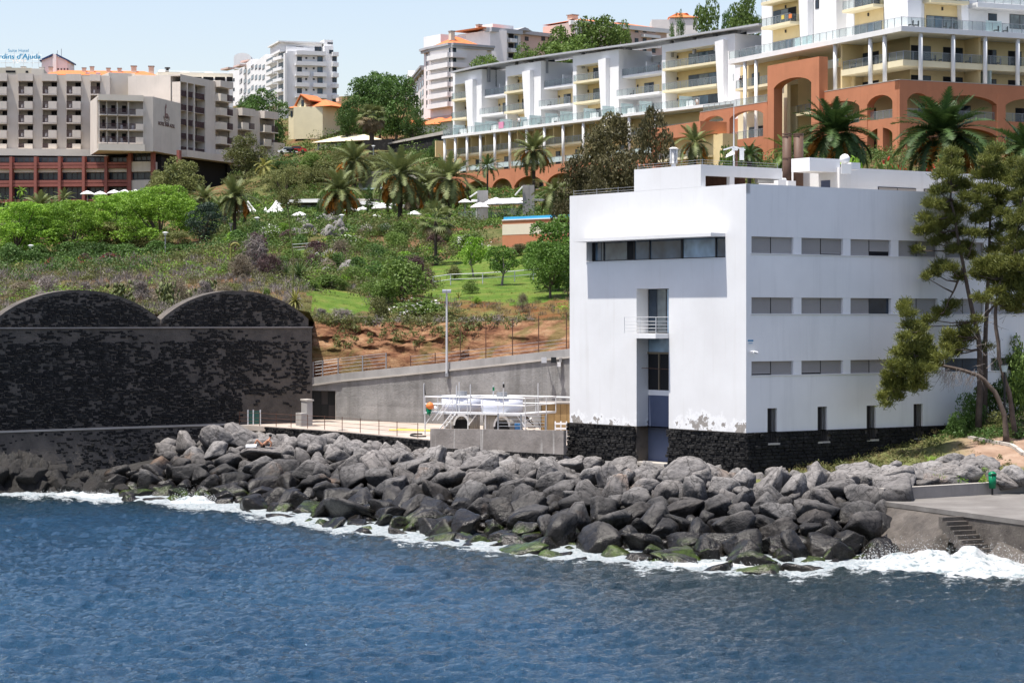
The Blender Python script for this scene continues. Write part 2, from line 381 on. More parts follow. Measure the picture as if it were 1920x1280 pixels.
Wv=np.stack([X,Y,Z],-1);wmesh=mesh_np('sea_water',Wv,grid_faces(640,760),None,True)
fw=lin([-640,0,90,200,260,320,400,480,600,700,900,1100,1300,1500,1620,1700,1800,1920,2280],[3,3,6,6.5,1.6,6,7.5,5,5.5,4.6,3.6,4.2,5,6,8,13,14,13,12])
foam=np.clip(1.02-np.maximum(dist,-1.)/(fw(wp)*(1+.35*np.sin(wp*.043)+.25*np.sin(wp*.11+1)))[None]*.74,0,1.08)
a=wmesh.attributes.new('foam','FLOAT','POINT');a.data.foreach_set('value',foam.ravel().astype(np.float32))
shal_refl=np.clip(1-dist/lin([-320,0,250,600,1000,1300,1700,2280],[22,20,14,12,24,46,55,55])(wp)[None],0,1)  # shallows, broadened at right to paint the dark reflection of rocks and building
a=wmesh.attributes.new('shallow_reflection','FLOAT','POINT');a.data.foreach_set('value',shal_refl.ravel().astype(np.float32))
m,t,b=nmat('sea_water');v=pos(t)
deep=ramp(t,noise(t,pos(t,(.6,.35,1)),.12,4),[(.3,(.006,.031,.066)),(.7,(.013,.050,.096))])
ash=N(t,'ShaderNodeAttribute',attribute_name='shallow_reflection');col=mix(t,ash.outputs['Fac'],deep,(.007,.015,.014))
afo=N(t,'ShaderNodeAttribute',attribute_name='foam')
fn1=noise(t,pos(t,(.5,1.0,1)),1.2,8,.75);fn2=noise(t,pos(t,(1,1.5,1)),4.5,6,.8)
q=N(t,'ShaderNodeMath',operation='MULTIPLY_ADD');q.inputs[1].default_value=1.7;q.inputs[2].default_value=-1.2;t.links.new(fn1,q.inputs[0])
q1=N(t,'ShaderNodeMath',operation='MULTIPLY_ADD');q1.inputs[1].default_value=1.3;t.links.new(fn2,q1.inputs[0]);t.links.new(q.outputs[0],q1.inputs[2])
q2=N(t,'ShaderNodeMath',operation='ADD');t.links.new(q1.outputs[0],q2.inputs[0]);t.links.new(afo.outputs['Fac'],q2.inputs[1])
ff=ramp(t,q2.outputs[0],[(.84,0.),(1.0,.16),(1.2,.42),(1.45,.7),(1.8,1.)])
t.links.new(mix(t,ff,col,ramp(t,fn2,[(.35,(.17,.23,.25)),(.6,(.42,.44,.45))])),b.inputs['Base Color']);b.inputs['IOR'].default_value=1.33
t.links.new(ramp(t,ff,[(0,.06),(.6,.8)]),b.inputs['Roughness'])
n1=noise(t,pos(t,(1,.8,1)),1.7,6,.62);bump(t,b,n1,1.,.5);wmesh.materials.append(m)
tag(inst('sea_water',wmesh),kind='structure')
far=MB()
for q in([(-3000,-600),(3000,-600),(3000,47),(-3000,47)],[(-3000,47),(PX(-600,48),47),(PX(-600,176),176),(-3000,1500)],[(3000,47),(3000,1500),(PX(2520,176),176),(PX(2520,48),47)]):far.poly([(x,y,-.3)for x,y in q])
tag(far.build('open_sea',m),kind='structure')
# ------------------------------------------------ boulders
def boulder_mesh(seed,sub=3):
    import bmesh
    r=np.random.default_rng(seed);bm=bmesh.new();bmesh.ops.create_icosphere(bm,subdivisions=sub,radius=1)
    nrm=r.normal(size=(11,3));nrm/=np.linalg.norm(nrm,axis=1)[:,None];off=r.uniform(.55,1.0,11)
    off3=Vector(r.uniform(-50,50,3))
    for v in bm.verts:
        d=np.array(v.co);k=nrm@d;kk=k>.12
        rr=(np.sum((k[kk]/off[kk])**34))**(1/34)if kk.any()else 1;rad=1/max(rr,.72)
        p=Vector(d)*rad;n=mnoise.fractal(p*1.1+off3,1,2.1,4);v.co=p*(1+.07*n+.035*mnoise.fractal(p*3.5+off3,1,2,3))
    for f in bm.faces:f.smooth=True
    me=bpy.data.meshes.new('boulder');bm.to_mesh(me);bm.free()
    me.materials.append(bmat);return me
bmat,t,b=nmat('basalt_boulder');v=pos(t);oi=N(t,'ShaderNodeObjectInfo');g=t.nodes.new('ShaderNodeNewGeometry');sx=N(t,'ShaderNodeSeparateXYZ');t.links.new(g.outputs['Position'],sx.inputs[0])
tc_=N(t,'ShaderNodeTexCoord');ov=tc_.outputs['Object']
base=ramp(t,oi.outputs['Random'],[(.0,(.028,.028,.030)),(.3,(.058,.057,.058)),(.55,(.092,.09,.09)),(.75,(.10,.088,.08)),(.88,(.14,.135,.132)),(1.,(.22,.215,.212))])
base=mix(t,ramp(t,noise(t,ov,1.6,7,.65),[(.3,0.),(.7,.7)]),base,mix(t,.5,base,(.04,.036,.033)))
base=mix(t,ramp(t,noise(t,v,.8,5,.6),[(.5,0.),(.72,.4)]),base,(.17,.16,.152))
wr=N(t,'ShaderNodeMath',operation='MULTIPLY_ADD');wr.inputs[1].default_value=1.8;wr.inputs[2].default_value=-.9;t.links.new(noise(t,v,.35,4),wr.inputs[0])
zz=N(t,'ShaderNodeMath',operation='SUBTRACT');t.links.new(sx.outputs['Z'],zz.inputs[0]);t.links.new(wr.outputs[0],zz.inputs[1])
def zr(a,b_):
    mr=N(t,'ShaderNodeMapRange');mr.inputs[1].default_value=a;mr.inputs[2].default_value=b_;t.links.new(zz.outputs[0],mr.inputs[0]);return mr.outputs[0]
up_pale=mix(t,zr(1.5,3.1),mix(t,1.,base,(.42,.42,.43),'MULTIPLY'),mix(t,.45,base,(.32,.30,.29)))
up_pale=mix(t,ramp(t,noise(t,v,.22,4),[(.63,0.),(.72,.5)]),up_pale,(.30,.19,.12))
wet=mix(t,zr(.7,1.8),(.016,.014,.012),up_pale)
alg=N(t,'ShaderNodeMath',operation='MULTIPLY');t.links.new(ramp(t,noise(t,v,.42,4),[(.50,0.),(.58,1.)]),alg.inputs[0])
z2=N(t,'ShaderNodeMapRange');z2.inputs[1].default_value=.75;z2.inputs[2].default_value=.35;t.links.new(sx.outputs['Z'],z2.inputs[0])
nz=N(t,'ShaderNodeSeparateXYZ');t.links.new(g.outputs['Normal'],nz.inputs[0]);nzr=ramp(t,nz.outputs['Z'],[(.25,0.),(.55,1.)])
alg2=N(t,'ShaderNodeMath',operation='MULTIPLY');t.links.new(alg.outputs[0],alg2.inputs[0]);t.links.new(z2.outputs[0],alg2.inputs[1])
alg3=N(t,'ShaderNodeMath',operation='MULTIPLY');t.links.new(alg2.outputs[0],alg3.inputs[0]);t.links.new(nzr,alg3.inputs[1])
vo=N(t,'ShaderNodeTexVoronoi',feature='DISTANCE_TO_EDGE');vo.inputs['Scale'].default_value=.9;vw=N(t,'ShaderNodeVectorMath',operation='ADD');nz_v=N(t,'ShaderNodeTexNoise');nz_v.inputs['Scale'].default_value=1.6;nz_v.inputs['Detail'].default_value=5;t.links.new(ov,nz_v.inputs['Vector']);t.links.new(ov,vw.inputs[0]);t.links.new(nz_v.outputs['Color'],vw.inputs[1]);t.links.new(vw.outputs[0],vo.inputs['Vector'])
wet=mix(t,1.0,wet,ramp(t,vo.outputs['Distance'],[(.0,.25),(.025,.8),(.06,1.)]),'MULTIPLY')
dk=mix(t,1.0,wet,ramp(t,noise(t,ov,3.2,7,.7),[(.3,.45),(.5,.95),(.72,1.5)]),'MULTIPLY')
colr=mix(t,alg3.outputs[0],dk,ramp(t,noise(t,v,3,4),[(.35,(.03,.045,.006)),(.65,(.10,.16,.02))]))
t.links.new(colr,b.inputs['Base Color']);t.links.new(ramp(t,zr(.4,1.9),[(0,.2),(.5,.4),(1,.85)]),b.inputs['Roughness']);b.inputs['Specular IOR Level'].default_value=.28
bump(t,b,noise(t,ov,1.7,8,.62),.7,.22)
BM=[boulder_mesh(100+i,4)for i in range(14)];BML=[boulder_mesh(200+i,2)for i in range(5)];BMM=[boulder_mesh(200+i,3)for i in range(5)]
spots=[(PX(492,150.5),150.5,1.7,1.1,.55,492)]
def try_add(p,tt,r,k=.93):
    d,z=bed(np.array(float(p)),tt);d=float(d);z=float(z);x=PX(p,d)
    for q in spots:
        dx=q[0]-x;dy=q[1]-d;dz=(q[2]-z)*.9
        if dx*dx+dy*dy+dz*dz<(k*(q[3]+r))**2:return
    spots.append((x,d,z,r,tt,p))
for rr,cnt in((1.05,9),(.82,260),(.69,1500),(.57,5000),(.46,9000),(.36,12000),(.26,12000)):
    for _ in range(cnt):
        tt=RNG.uniform(-.04,1.02);p=RNG.uniform(215,1690);r=rr*RNG.uniform(.86,1.12)
        if rr>=1. and tt>.55:continue
        if rr>.75 and tt>.8:continue
        if p>1650 and tt>.75:continue
        if p<330 and r>.9:continue
        if p<300 and tt>.6:continue
        try_add(p,tt,r)
spots.sort(key=lambda q:-q[3]/q[1])
print('boulders',len(spots))
stuff_v=[];stuff_f=[];nb=0
ZONE=['below the arched wall','below the dark gate','below the open yard edge','below the weathered parapet','below the left stone base','below the white front','below the shaded side wall','beside the quay']
BL={'wet':('black wet boulder at the waterline','wet boulders'),'mid':('dark grey boulder halfway up the slope','slope boulders'),'top':('pale dry boulder near the top','top boulders')}
for i,(x,y,z,r,tt,p)in enumerate(spots):
    s_=(r*RNG.uniform(1.1,1.5),r*RNG.uniform(.9,1.2),r*RNG.uniform(.7,1.02));rot=(RNG.uniform(-.7,.7),RNG.uniform(-.9,.6),RNG.uniform(0,6.28))
    zz_=z+r*RNG.uniform(.4,.95)
    if p==492:continue
    if i<300:
        o=inst('boulder',BM[i%14],None,(x,y,zz_),rot,s_);k='wet' if tt<.2 else('mid' if tt<.66 else 'top')
        zn=ZONE[sum(p>q for q in(420,640,820,1062,1195,1395,1560))];sz='large' if r>.63 else 'smaller'
        tag(o,sz+' '+BL[k][0]+' '+zn,'boulder',sz+' '+BL[k][1]+' '+zn)
    else:
        me=(BMM if r>.5 else BML)[i%5];mm=np.array(Matrix.LocRotScale((x,y,zz_),Euler(rot),s_));vv=np.empty(len(me.vertices)*3);me.vertices.foreach_get('co',vv);vv=vv.reshape(-1,3)@mm[:3,:3].T+mm[:3,3]
        fc=np.array([list(f.vertices)for f in me.polygons]);stuff_f.append(fc+nb);stuff_v.append(vv);nb+=len(vv)
tag(inst('small_boulders',mesh_np('small_boulders',np.concatenate(stuff_v),np.concatenate(stuff_f),bmat,True)),'smaller grey stones filling the gaps of the breakwater','boulders',kind='stuff')
# ------------------------------------------------ stone helpers
def stone_mesh(seed,mat):
    r=random.Random(seed);mb=MB();b=.5;j=lambda a:a+r.uniform(-.07,.07)
    back=[(j(-b),0,j(-b)),(j(b),0,j(-b)),(j(b),0,j(b)),(j(-b),0,j(b))]
    k=.74;fr2=[(j(-b*k),-1*r.uniform(.7,1.2),j(-b*k)),(j(b*k),-1*r.uniform(.7,1.2),j(-b*k)),(j(b*k),-1*r.uniform(.7,1.2),j(b*k)),(j(-b*k),-1*r.uniform(.7,1.2),j(b*k))]
    mid=[tuple(p[i]*.97 if i!=1 else-.55 for i in range(3))for p in back]
    mb.v=back+mid+fr2
    for o in(0,4):
        for i in range(4):mb.f.append([o+i,o+(i+1)%4,o+4+(i+1)%4,o+4+i])
    mb.f.append([8,9,10,11]);return mb.mesh('stone',mat)
def basalt(name,lo,hi,warm=0.):
    m,t,b=nmat(name);v=pos(t);oi=N(t,'ShaderNodeObjectInfo')
    c=ramp(t,noise(t,v,1.7,6,.75),[(.3,(lo*.9,lo*.92,lo)),(.55,(lo*1.8,lo*1.75,lo*1.75)),(.78,(hi,hi*.95,hi*.9))]);t.links.new(c,b.inputs['Base Color'])
    b.inputs['Roughness'].default_value=.9;b.inputs['Specular IOR Level'].default_value=.2;bump(t,b,noise(t,v,12,5,.8),.8,.05);return m
M['basalt']=basalt('basalt_masonry',.012,.075)
M['basaltwall']=basalt('old_basalt_wall',.013,.10)
m,t,b=nmat('old_plaster');v=pos(t)
c=ramp(t,noise(t,v,.7,7,.7),[(.3,(.05,.045,.041)),(.5,(.105,.092,.08)),(.75,(.15,.13,.113))]);t.links.new(c,b.inputs['Base Color']);b.inputs['Roughness'].default_value=.95
bump(t,b,noise(t,v,5,6,.8),.9,.08);M['plaster']=m
SMB=[stone_mesh(i,M['basalt'])for i in range(8)]
def masonry(parent,fr,u0,u1,z0,z1,n,holes=(),w=.34,h=.2,cap=300,proud=.09,label='stone',seed=1):
    """courses of rough stones: the first `cap` as single parts, the rest joined"""
    r=random.Random(seed);lst=[];z=z0
    while z<z1-.03:
        hh=min(h*r.uniform(.8,1.25),z1-z);u=u0
        while u<u1-.05:
            ww=min(w*r.uniform(.6,1.5),u1-u)
            cu,cz=u+ww/2,z+hh/2
            if not any(a-.02<cu<b+.02 and c-.02<cz<d+.02 for a,b,c,d in holes):lst.append((cu,cz,ww*.96,hh*.94))
            u+=ww
        z+=hh
    lst.sort(key=lambda q:-q[2]*q[3]);ang=math.atan2(fr.n.y,fr.n.x)+math.pi/2;inv=wm(parent).inverted()
    rest_v=[];rest_f=[];k0=0
    for i,(cu,cz,ww,hh)in enumerate(lst):
        M4=Matrix.LocRotScale(fr.pt(cu,n,cz),Euler((0,0,ang)),(ww,proud*r.uniform(.6,1.3),hh))
        if i<cap:
            o=inst(label,SMB[r.randrange(8)],parent);o.matrix_local=inv@M4
        else:
            me=SMB[r.randrange(8)]
            rest_v+=[tuple(inv@(M4@vv.co))for vv in me.vertices];rest_f+=[[k0+j for j in f.vertices]for f in me.polygons];k0+=len(me.vertices)
    if rest_v:
        me=bpy.data.meshes.new('stonework');me.from_pydata(rest_v,[],rest_f);me.update();me.materials.append(M['basalt'])
        tag(inst('stonework',me,parent),kind='stuff')
# ------------------------------------------------ old arched basalt wall
wx0,wx1=PX(-70,152.0),PX(585,169.0);FW=Fr(wx0,152.0,wx1-wx0,17.0);WL=FW.up(585)
zl=lambda u:FW.zp(np.interp(u,[FW.up(0),FW.up(585)],[613,616]),u)
ZS=float(zl(WL/2));ZLEDGE=3.55
wall=empty('arched_stone_wall',FW.pt(WL/2,0,0));tag(wall,'tall dark basalt wall with two rounded arched tops standing over the water','wall')
def arch_z(u,a,b,zb,zt):
    t_=(u-(a+b)/2)/((b-a)/2);return zb+(zt-zb)*(math.sqrt(max(0,1.32**2-t_*t_))-math.sqrt(1.32**2-1))/(1.32-math.sqrt(1.32**2-1))
A=[(FW.up(-8),FW.up(302),601,545),(FW.up(304),FW.up(580),600,546)]
mb=MB();FW.box(mb,0,WL,-1.2,0,-1,ZS);mb.build('wall_body',M['plaster'],wall)
for a,b_,y0,y1 in A:
    um=(a+b_)/2;zb,zt=FW.zp(y0,um),FW.zp(y1,um);n=36;us=[a+(b_-a)*i/n for i in range(n+1)]
    top=[FW.pt(u,-.12,arch_z(u,a,b_,zb,zt))for u in us]
    mb=MB();mb.prism([FW.pt(a,-.12,ZS+.004)]+top+[FW.pt(b_,-.12,ZS+.004)],-FW.n*.9);mb.build('arched_top',M['plaster'],wall)
    mb=MB()
    for i in range(n):
        p,q=top[i]+FW.n*.02,top[i+1]+FW.n*.02;k=-FW.n*.95
        mb.hexa([p,q,q+k,p+k,p+Vector((0,0,.05)),q+Vector((0,0,.05)),q+k+Vector((0,0,.05)),p+k+Vector((0,0,.05))])
    mb.build('coping',M['plaster'],wall)
mb=MB();FW.box(mb,FW.up(302)-.4,FW.up(304)+.4,-1,-.12,ZS+.004,ZS+.32);FW.box(mb,0,FW.up(-8)+.1,-1,-.12,ZS+.004,ZS+.4);mb.build('arch_springing',M['plaster'],wall)
mb=MB();FW.box(mb,0,WL,.0,.14,ZS-.04,ZS+.05);mb.build('string_course',M['parapet'],wall)
ul=FW.up(395);mb=MB()
mb.hexa([FW.pt(0,1.1,-1.4),FW.pt(ul+2,1.1,-1.4),FW.pt(ul+2,.002,-1.4),FW.pt(0,.002,-1.4),FW.pt(0,.45,ZLEDGE-.05),FW.pt(ul+2,.45,ZLEDGE-.05),FW.pt(ul+2,.002,ZLEDGE-.05),FW.pt(0,.002,ZLEDGE-.05)])
mb.build('lower_wall',M['plaster'],wall)
mb=MB();FW.box(mb,0,ul+2,.003,.53,ZLEDGE-.05,ZLEDGE+.06);mb.build('ledge',M['paleconc'],wall)
PLQ=[];rr=random.Random(5);sv=[];sf=[];k0=0
def add_stone(u,z,ww,hh,n0,pr,hid=False):
    global k0
    if hid:pr*=.35;PLQ.append(len(sf))
    me=SMB[rr.randrange(8)];M4=Matrix.LocRotScale(FW.pt(u,n0,z),Euler((0,rr.uniform(-.2,.2),math.atan2(FW.n.y,FW.n.x)+math.pi/2)),(ww,pr,hh))
    for vv in me.vertices:sv.append(tuple(M4@vv.co))
    for f in me.polygons:sf.append([k0+j for j in f.vertices])
    k0+=len(me.vertices)
z=-.6
while z<ZS+2.7:
    hh=rr.uniform(.11,.19);u=0
    while u<WL:
        ww=rr.uniform(.14,.46);cu,cz=u+ww/2+rr.uniform(-.04,.04),z+hh/2+rr.uniform(-.06,.06);uf=cu/WL;u+=ww
        cover=mnoise.fractal((cu*.3,cz*.45,1.7),1,2.2,3)*.42+.42*mnoise.fractal((cu*1.3,cz*2.2,5),1,2,3)+rr.uniform(-.3,.3)
        thr=np.interp(uf,[0,.45,1],[.42,.22,.10])
        if ZS-1.0<cz<ZS:thr-=.45
        if cz>ZS:thr=.3
        if uf>.78 and cz<5.6:thr-=.5
        if cz<ZLEDGE:thr=.1 if uf>.3 else-.3
        hid=cover>thr
        if hid and rr.random()>.8:continue
        if cu+ww/2>WL-.12:continue
        if cz>ZS:
            ok=False
            for a,b_,y0,y1 in A:
                if a+.1<cu-ww/2 and cu+ww/2<b_-.1:
                    um=(a+b_)/2;zb,zt=FW.zp(y0,um),FW.zp(y1,um)
                    if cz+hh*.3<min(arch_z(cu-ww/2,a,b_,zb,zt),arch_z(cu+ww/2,a,b_,zb,zt))-.08:ok=True
            if not ok:continue
            n0=-.125
        elif cz<ZLEDGE-.15:
            if cu>ul+1.8:continue
            n0=1.1+(.45-1.1)*(cz+1.4)/(ZLEDGE+1.35)-.03
        elif cz<ZLEDGE+.15 or abs(cz-ZS)<.16:continue
        else:n0=-.005
        add_stone(cu,cz,ww*rr.uniform(.85,1.1),hh*rr.uniform(.75,1.15),n0,rr.uniform(.02,.11),hid)
    z+=hh
me=bpy.data.meshes.new('rubble_stones');me.from_pydata(sv,[],sf);me.update();me.materials.append(M['basaltwall']);me.materials.append(M['plaster']);me.transform(wm(wall).inverted())
for q in PLQ:
    for i in range(9):me.polygons[q+i].material_index=1
tag(inst('rubble_stones',me,wall),kind='stuff');print('rubble',len(sf)//9)
for(x0,x1,yb_,yt,d,nm)in((-60,135,935,862,148.5,'rugged brown black lava outcrop in the water at the foot of the arched wall'),(120,215,925,882,149,'low brown lava shelf between the outcrop and the boulders')):
    vv=[];nu,nv=60,26
    for i in range(nv):
        for j in range(nu):
            fu,fv=j/(nu-1),i/(nv-1);p=x0+(x1-x0)*fu;dd=d-2.5+fv*6
            hgt=(yb_-yt)/F*d*1.05*math.sin(math.pi*min(1,fv*.75+.03))*math.sin(math.pi*np.clip(fu*.9+.08,0,1))**.5;x=PX(p,dd)
            q=Vector((x*.9,dd*.9,0));n_=mnoise.ridged_multi_fractal(q,1,2.1,5,1,2);vv.append((x+.2*mnoise.noise(q*3),dd+.25*mnoise.noise(q*2+Vector((9,0,0))),-.5+hgt*(.35+.5*n_)+.22*mnoise.noise(q*4)))
    me=mesh_np('lava_outcrop',vv,grid_faces(nv,nu),None,False)
    m,t,b=nmat('lava_rock');v=pos(t);c=ramp(t,noise(t,v,.8,6,.7),[(.3,(.004,.0035,.003)),(.6,(.013,.010,.007)),(.8,(.03,.023,.013))]);t.links.new(c,b.inputs['Base Color']);b.inputs['Roughness'].default_value=.6
    bump(t,b,noise(t,v,4,7,.8),1,.2);me.materials.append(m);tag(inst('lava_outcrop',me),nm,'rock')
rq=random.Random(12)
for i in range(46):
    px=rq.uniform(-20,232);d=147.6+rq.uniform(-.9,2.6)-(px>150)*.6;s_=rq.uniform(.35,.95)*(1 if px<130 else .7);o=inst('lava_rock',BM[i%14],None,(PX(px,d),d,rq.uniform(-.1,1.25)*(1 if px<120 else .35)),(rq.uniform(-1,1),rq.uniform(-1,1),rq.uniform(0,6)),(s_*1.2,s_,s_));o.material_slots[0].link='OBJECT';o.material_slots[0].material=m;tag(o,'jagged blackish rock at the foot of the arched wall','rock','dark rocks under the arched wall')
# ------------------------------------------------ grey retaining wall behind the yard
ret=empty('retaining_wall',(PX(860,165),165,0));tag(ret,'long grey rough concrete retaining wall rising to the right behind the yard','wall')
pts=[(578,173.2),(640,172.4),(1120,156.3)]
zt_=lambda p:float(np.interp(p,[585,640,1068,1130],[6.62,6.95,8.95,9.2]))
mb=MB();cp_=MB();ledg=MB()
for(p,d),(p2,d2)in zip(pts,pts[1:]):
    n=12
    for i in range(n):
        a,b_=p+(p2-p)*i/n,p+(p2-p)*(i+1)/n
        da,db=d+(d2-d)*i/n,d+(d2-d)*(i+1)/n;qa,qb=P(a,HOR,da),P(b_,HOR,db);za,zb=zt_(a),zt_(b_);k=Vector((0,.45,0));f=Vector((0,-.1,0))
        if b_<630:lo=5.65
        else:lo=2.5
        mb.hexa([(qa.x,qa.y,lo),(qb.x,qb.y,lo),(qb.x,qb.y+.45,lo),(qa.x,qa.y+.45,lo),(qa.x,qa.y,za-.55),(qb.x,qb.y,zb-.55),(qb.x,qb.y+.45,zb-.55),(qa.x,qa.y+.45,za-.55)])
        for(mm_,y0,y1,e0,e1)in((cp_,-.06,.5,-.53,0),(ledg,-.16,-.065,-.62,-.5)):
            mm_.hexa([(qa.x,qa.y+y0,za+e0),(qb.x,qb.y+y0,zb+e0),(qb.x,qb.y+y1,zb+e0),(qa.x,qa.y+y1,za+e0),(qa.x,qa.y+y0,za+e1),(qb.x,qb.y+y0,zb+e1),(qb.x,qb.y+y1,zb+e1),(qa.x,qa.y+y1,za+e1)])
m,t,b=nmat('rough_render');v=pos(t);c=ramp(t,noise(t,v,.55,7,.7),[(.28,(.15,.147,.143)),(.5,(.26,.255,.25)),(.72,(.35,.34,.33))])
c=mix(t,ramp(t,noise(t,pos(t,(.9,.9,.07)),1.1,5),[(.48,0.),(.7,.55)]),c,(.10,.097,.092));c=mix(t,ramp(t,noise(t,pos(t,(.05,.05,1.6)),.8,3),[(.5,0.),(.62,.35)]),c,(.13,.127,.123))
t.links.new(c,b.inputs['Base Color']);b.inputs['Roughness'].default_value=.95;bump(t,b,noise(t,v,6,6,.8),.9,.06)
mb.build('wall_face',m,ret);cp_.build('coping_beam',M['concrete'],ret);ledg.build('drip_ledge',M['paleconc'],ret)
mb=MB();q=P(632,HOR,172.7);mb.bx(q.x-.12,q.x+.5,q.y-.12,q.y+.3,3.5,6.2);mb.build('gate_jamb',M['paleconc'],ret)
gate=empty('steel_gate',P(603,HOR,173.3)*1.0);gate.location.z=TZ;tag(gate,'dark sheet steel double gate at the left end of the grey retaining wall','gate')
x0,x1=PX(575,173.4),PX(629,173.4)
for i in range(4):
    for k in range(2):
        mb=MB();a=x0+(x1-x0)*i/4;mb.bx(a+.03,a+(x1-x0)/4-.03,173.4,173.45,TZ+.05+k*1.08,TZ+1.07+k*1.08);mb.build('sheet_panel',M['frame']if(i+k)%3==0 else M['black'],gate)
mb=MB()
for i in range(5):a=x0+(x1-x0)*i/4;mb.bx(a-.03,a+.03,173.36,173.47,TZ,TZ+2.2)
for z in(TZ+.02,TZ+1.1,TZ+2.16):mb.bx(x0,x1,173.37,173.46,z-.03,z+.03)
mb.build('gate_frame',M['black'],gate)
pier=empty('concrete_pier',P(562,HOR,163));pier.location.z=TZ;tag(pier,'stepped grey concrete block pier standing in front of the dark gate','pillar')
FP=Fr(PX(565,162.5),162.5,-.35,.94);mb=MB();FP.box(mb,-.2,1.3,-.75,-.35,TZ,TZ+1.75);mb.build('pier_shaft',M['concrete'],pier)
mb=MB();FP.box(mb,-.2,1.3,-.349,.05,TZ,TZ+.9);mb.build('pier_step',M['concrete'],pier)
mb=MB();FP.box(mb,-.28,1.38,-.83,-.3,TZ+1.752,TZ+1.86);mb.build('cap',M['paleconc'],pier)
def fence(name,label,posts,hgt,wires,mat,pr=.035,cat='fence',wmat=None,wr=.012,thin=None,mesh_panels=None):
    f=empty(name,posts[0]);tag(f,label,cat)
    for i,p in enumerate(posts):
        h_=hgt[i]if hasattr(hgt,'__len__')else hgt
        mb=MB();mb.tube([p,p+Vector((0,0,h_))],pr,6);mb.build('fence_post',mat,f)
    for k in wires:
        mb=MB()
        for p,q in zip(posts,posts[1:]):mb.tube([p+Vector((0,0,k)),q+Vector((0,0,k))],wr,4,False)
        mb.build('fence_wire',wmat or mat,f)
    return f
def wp_(p):return Vector((PX(p,float(ret_d(p))+.2),float(ret_d(p))+.2,zt_(p)))
fence('wire_fence','low grey post and wire fence along the left end of the retaining wall top',[wp_(p)for p in(587,605,634,680,724)],1.15,(.2,.45,.7,.95,1.12),M['grey'],.05,wr=.016)
fence('wire_fence','fence of tall thin rusty rods rising from the right part of the retaining wall top',[wp_(p)for p in(770,816,863,911,961,1010,1062)],[.75,.8,2.3,2.45,2.5,2.5,2.5],(.2,.45,.7),M['rust'],.035,wmat=M['grey'])
ff=fence('wire_fence','sagging wire fence on thin rusty posts along the edge of the yard above the boulders',[Vector((PX(p,d-.0)+0,d+.3,TZ))for p,d in((448,164.3),(486,162.8),(517,161.4),(545,160.2),(576,158.8),(608,157.3),(641,155.3),(675,153),(710,150.7),(744,148.6),(783,146))],.95,(.3,.55,.88),M['rust'],.025,wr=.010)
g2=empty('wire_gate',(PX(484,164.2),164.2,TZ));tag(g2,'small gate with green mesh panels between white posts beside the arched wall','gate')
for a,b_ in((466,474.5),(475.5,487)):
    mb=MB();mb.bx(PX(a,164.2),PX(b_,164.2),164.18,164.22,TZ+.1,TZ+1.0);mb.build('mesh_panel',plain('dark_green_mesh',(.02,.07,.06),.7),g2)
for a in(465,475,488):
    mb=MB();x=PX(a,164.2);mb.bx(x-.04,x+.04,164.15,164.25,TZ,TZ+1.08);mb.build('gate_post',M['metalwhite'],g2)
lp=empty('flood_light_post',wp_(838));tag(lp,'tall slim grey lamp post with twin flood lights fixed to the retaining wall','lamp post');q=wp_(838)-Vector((0,.5,0));top=ZY(548,q.y)
mb=MB();mb.tube([Vector((q.x,q.y,zt_(838)-.9)),Vector((q.x,q.y,top))],[.09,.06],8);mb.build('pole',M['metalwhite'],lp)
mb=MB();mb.bx(q.x-.12,q.x+.12,q.y-.1,q.y+.25,zt_(838)-1.0,zt_(838)-.75);mb.build('bracket',M['grey'],lp)
for s_ in(-1,1):
    mb=MB();c=Vector((q.x+s_*.16,q.y-.1,top+.05));mb.hexa([c+Vector((-.15,-.25,-.1)),c+Vector((.15,-.25,-.1)),c+Vector((.15,.25,.02)),c+Vector((-.15,.25,.02)),c+Vector((-.15,-.25,.06)),c+Vector((.15,-.25,.06)),c+Vector((.15,.25,.16)),c+Vector((-.15,.25,.16))]);mb.build('lamp_head',M['grey'],lp)
for px,lab,mm_ in((1020,'white bullet flood light on an arm at the right of the retaining wall','metalwhite'),(1038,'black square flood light on the retaining wall near the white building','black')):
    d=float(ret_d(px))-.9;c=P(px,675,d);o=empty('wall_light',c);tag(o,lab,'flood light')
    mb=MB();mb.hexa([c+Vector(v_)for v_ in((-.18,-.2,-.18),(.18,-.2,-.18),(.14,.12,-.1),(-.14,.12,-.1),(-.18,-.2,.2),(.18,-.2,.2),(.14,.12,.12),(-.14,.12,.12))]);mb.build('lamp_head',M[mm_],o)
    mb=MB();mb.tube([c+Vector((.05,.1,.05)),c+Vector((.15,.95,.2))],.03,5);mb.build('arm',M['grey'],o)
o=empty('junction_box',P(1048,682,157.9));tag(o,'small white junction box with cables on the retaining wall','box');c=P(1048,683,158.3)
mb=MB();mb.bx(c.x-.12,c.x+.12,c.y-.1,c.y+.2,c.z-.15,c.z+.15);mb.build('cover',M['canvas'],o);mb=MB();mb.bx(c.x+.02,c.x+.2,c.y-.02,c.y+.25,c.z+.152,c.z+.45);mb.build('back_plate',M['concrete'],o)
FPp=Fr(PX(812,143.9),143.9,PX(1062,136.2)-PX(812,143.9),136.2-143.9);L=FPp.up(1062)
pw=empty('parapet_wall',FPp.pt(L/2,0,TZ));tag(pw,'low weathered grey concrete parapet with white streaks in front of the tanks','wall')
mb=MB()
mb.hexa([FPp.pt(0,.25,TZ-.45),FPp.pt(L,.25,TZ-.45),FPp.pt(L,0,TZ-.45),FPp.pt(0,0,TZ-.45),FPp.pt(0,.25,TZ+.72),FPp.pt(L,.25,TZ+.98),FPp.pt(L,0,TZ+.98),FPp.pt(0,0,TZ+.72)])
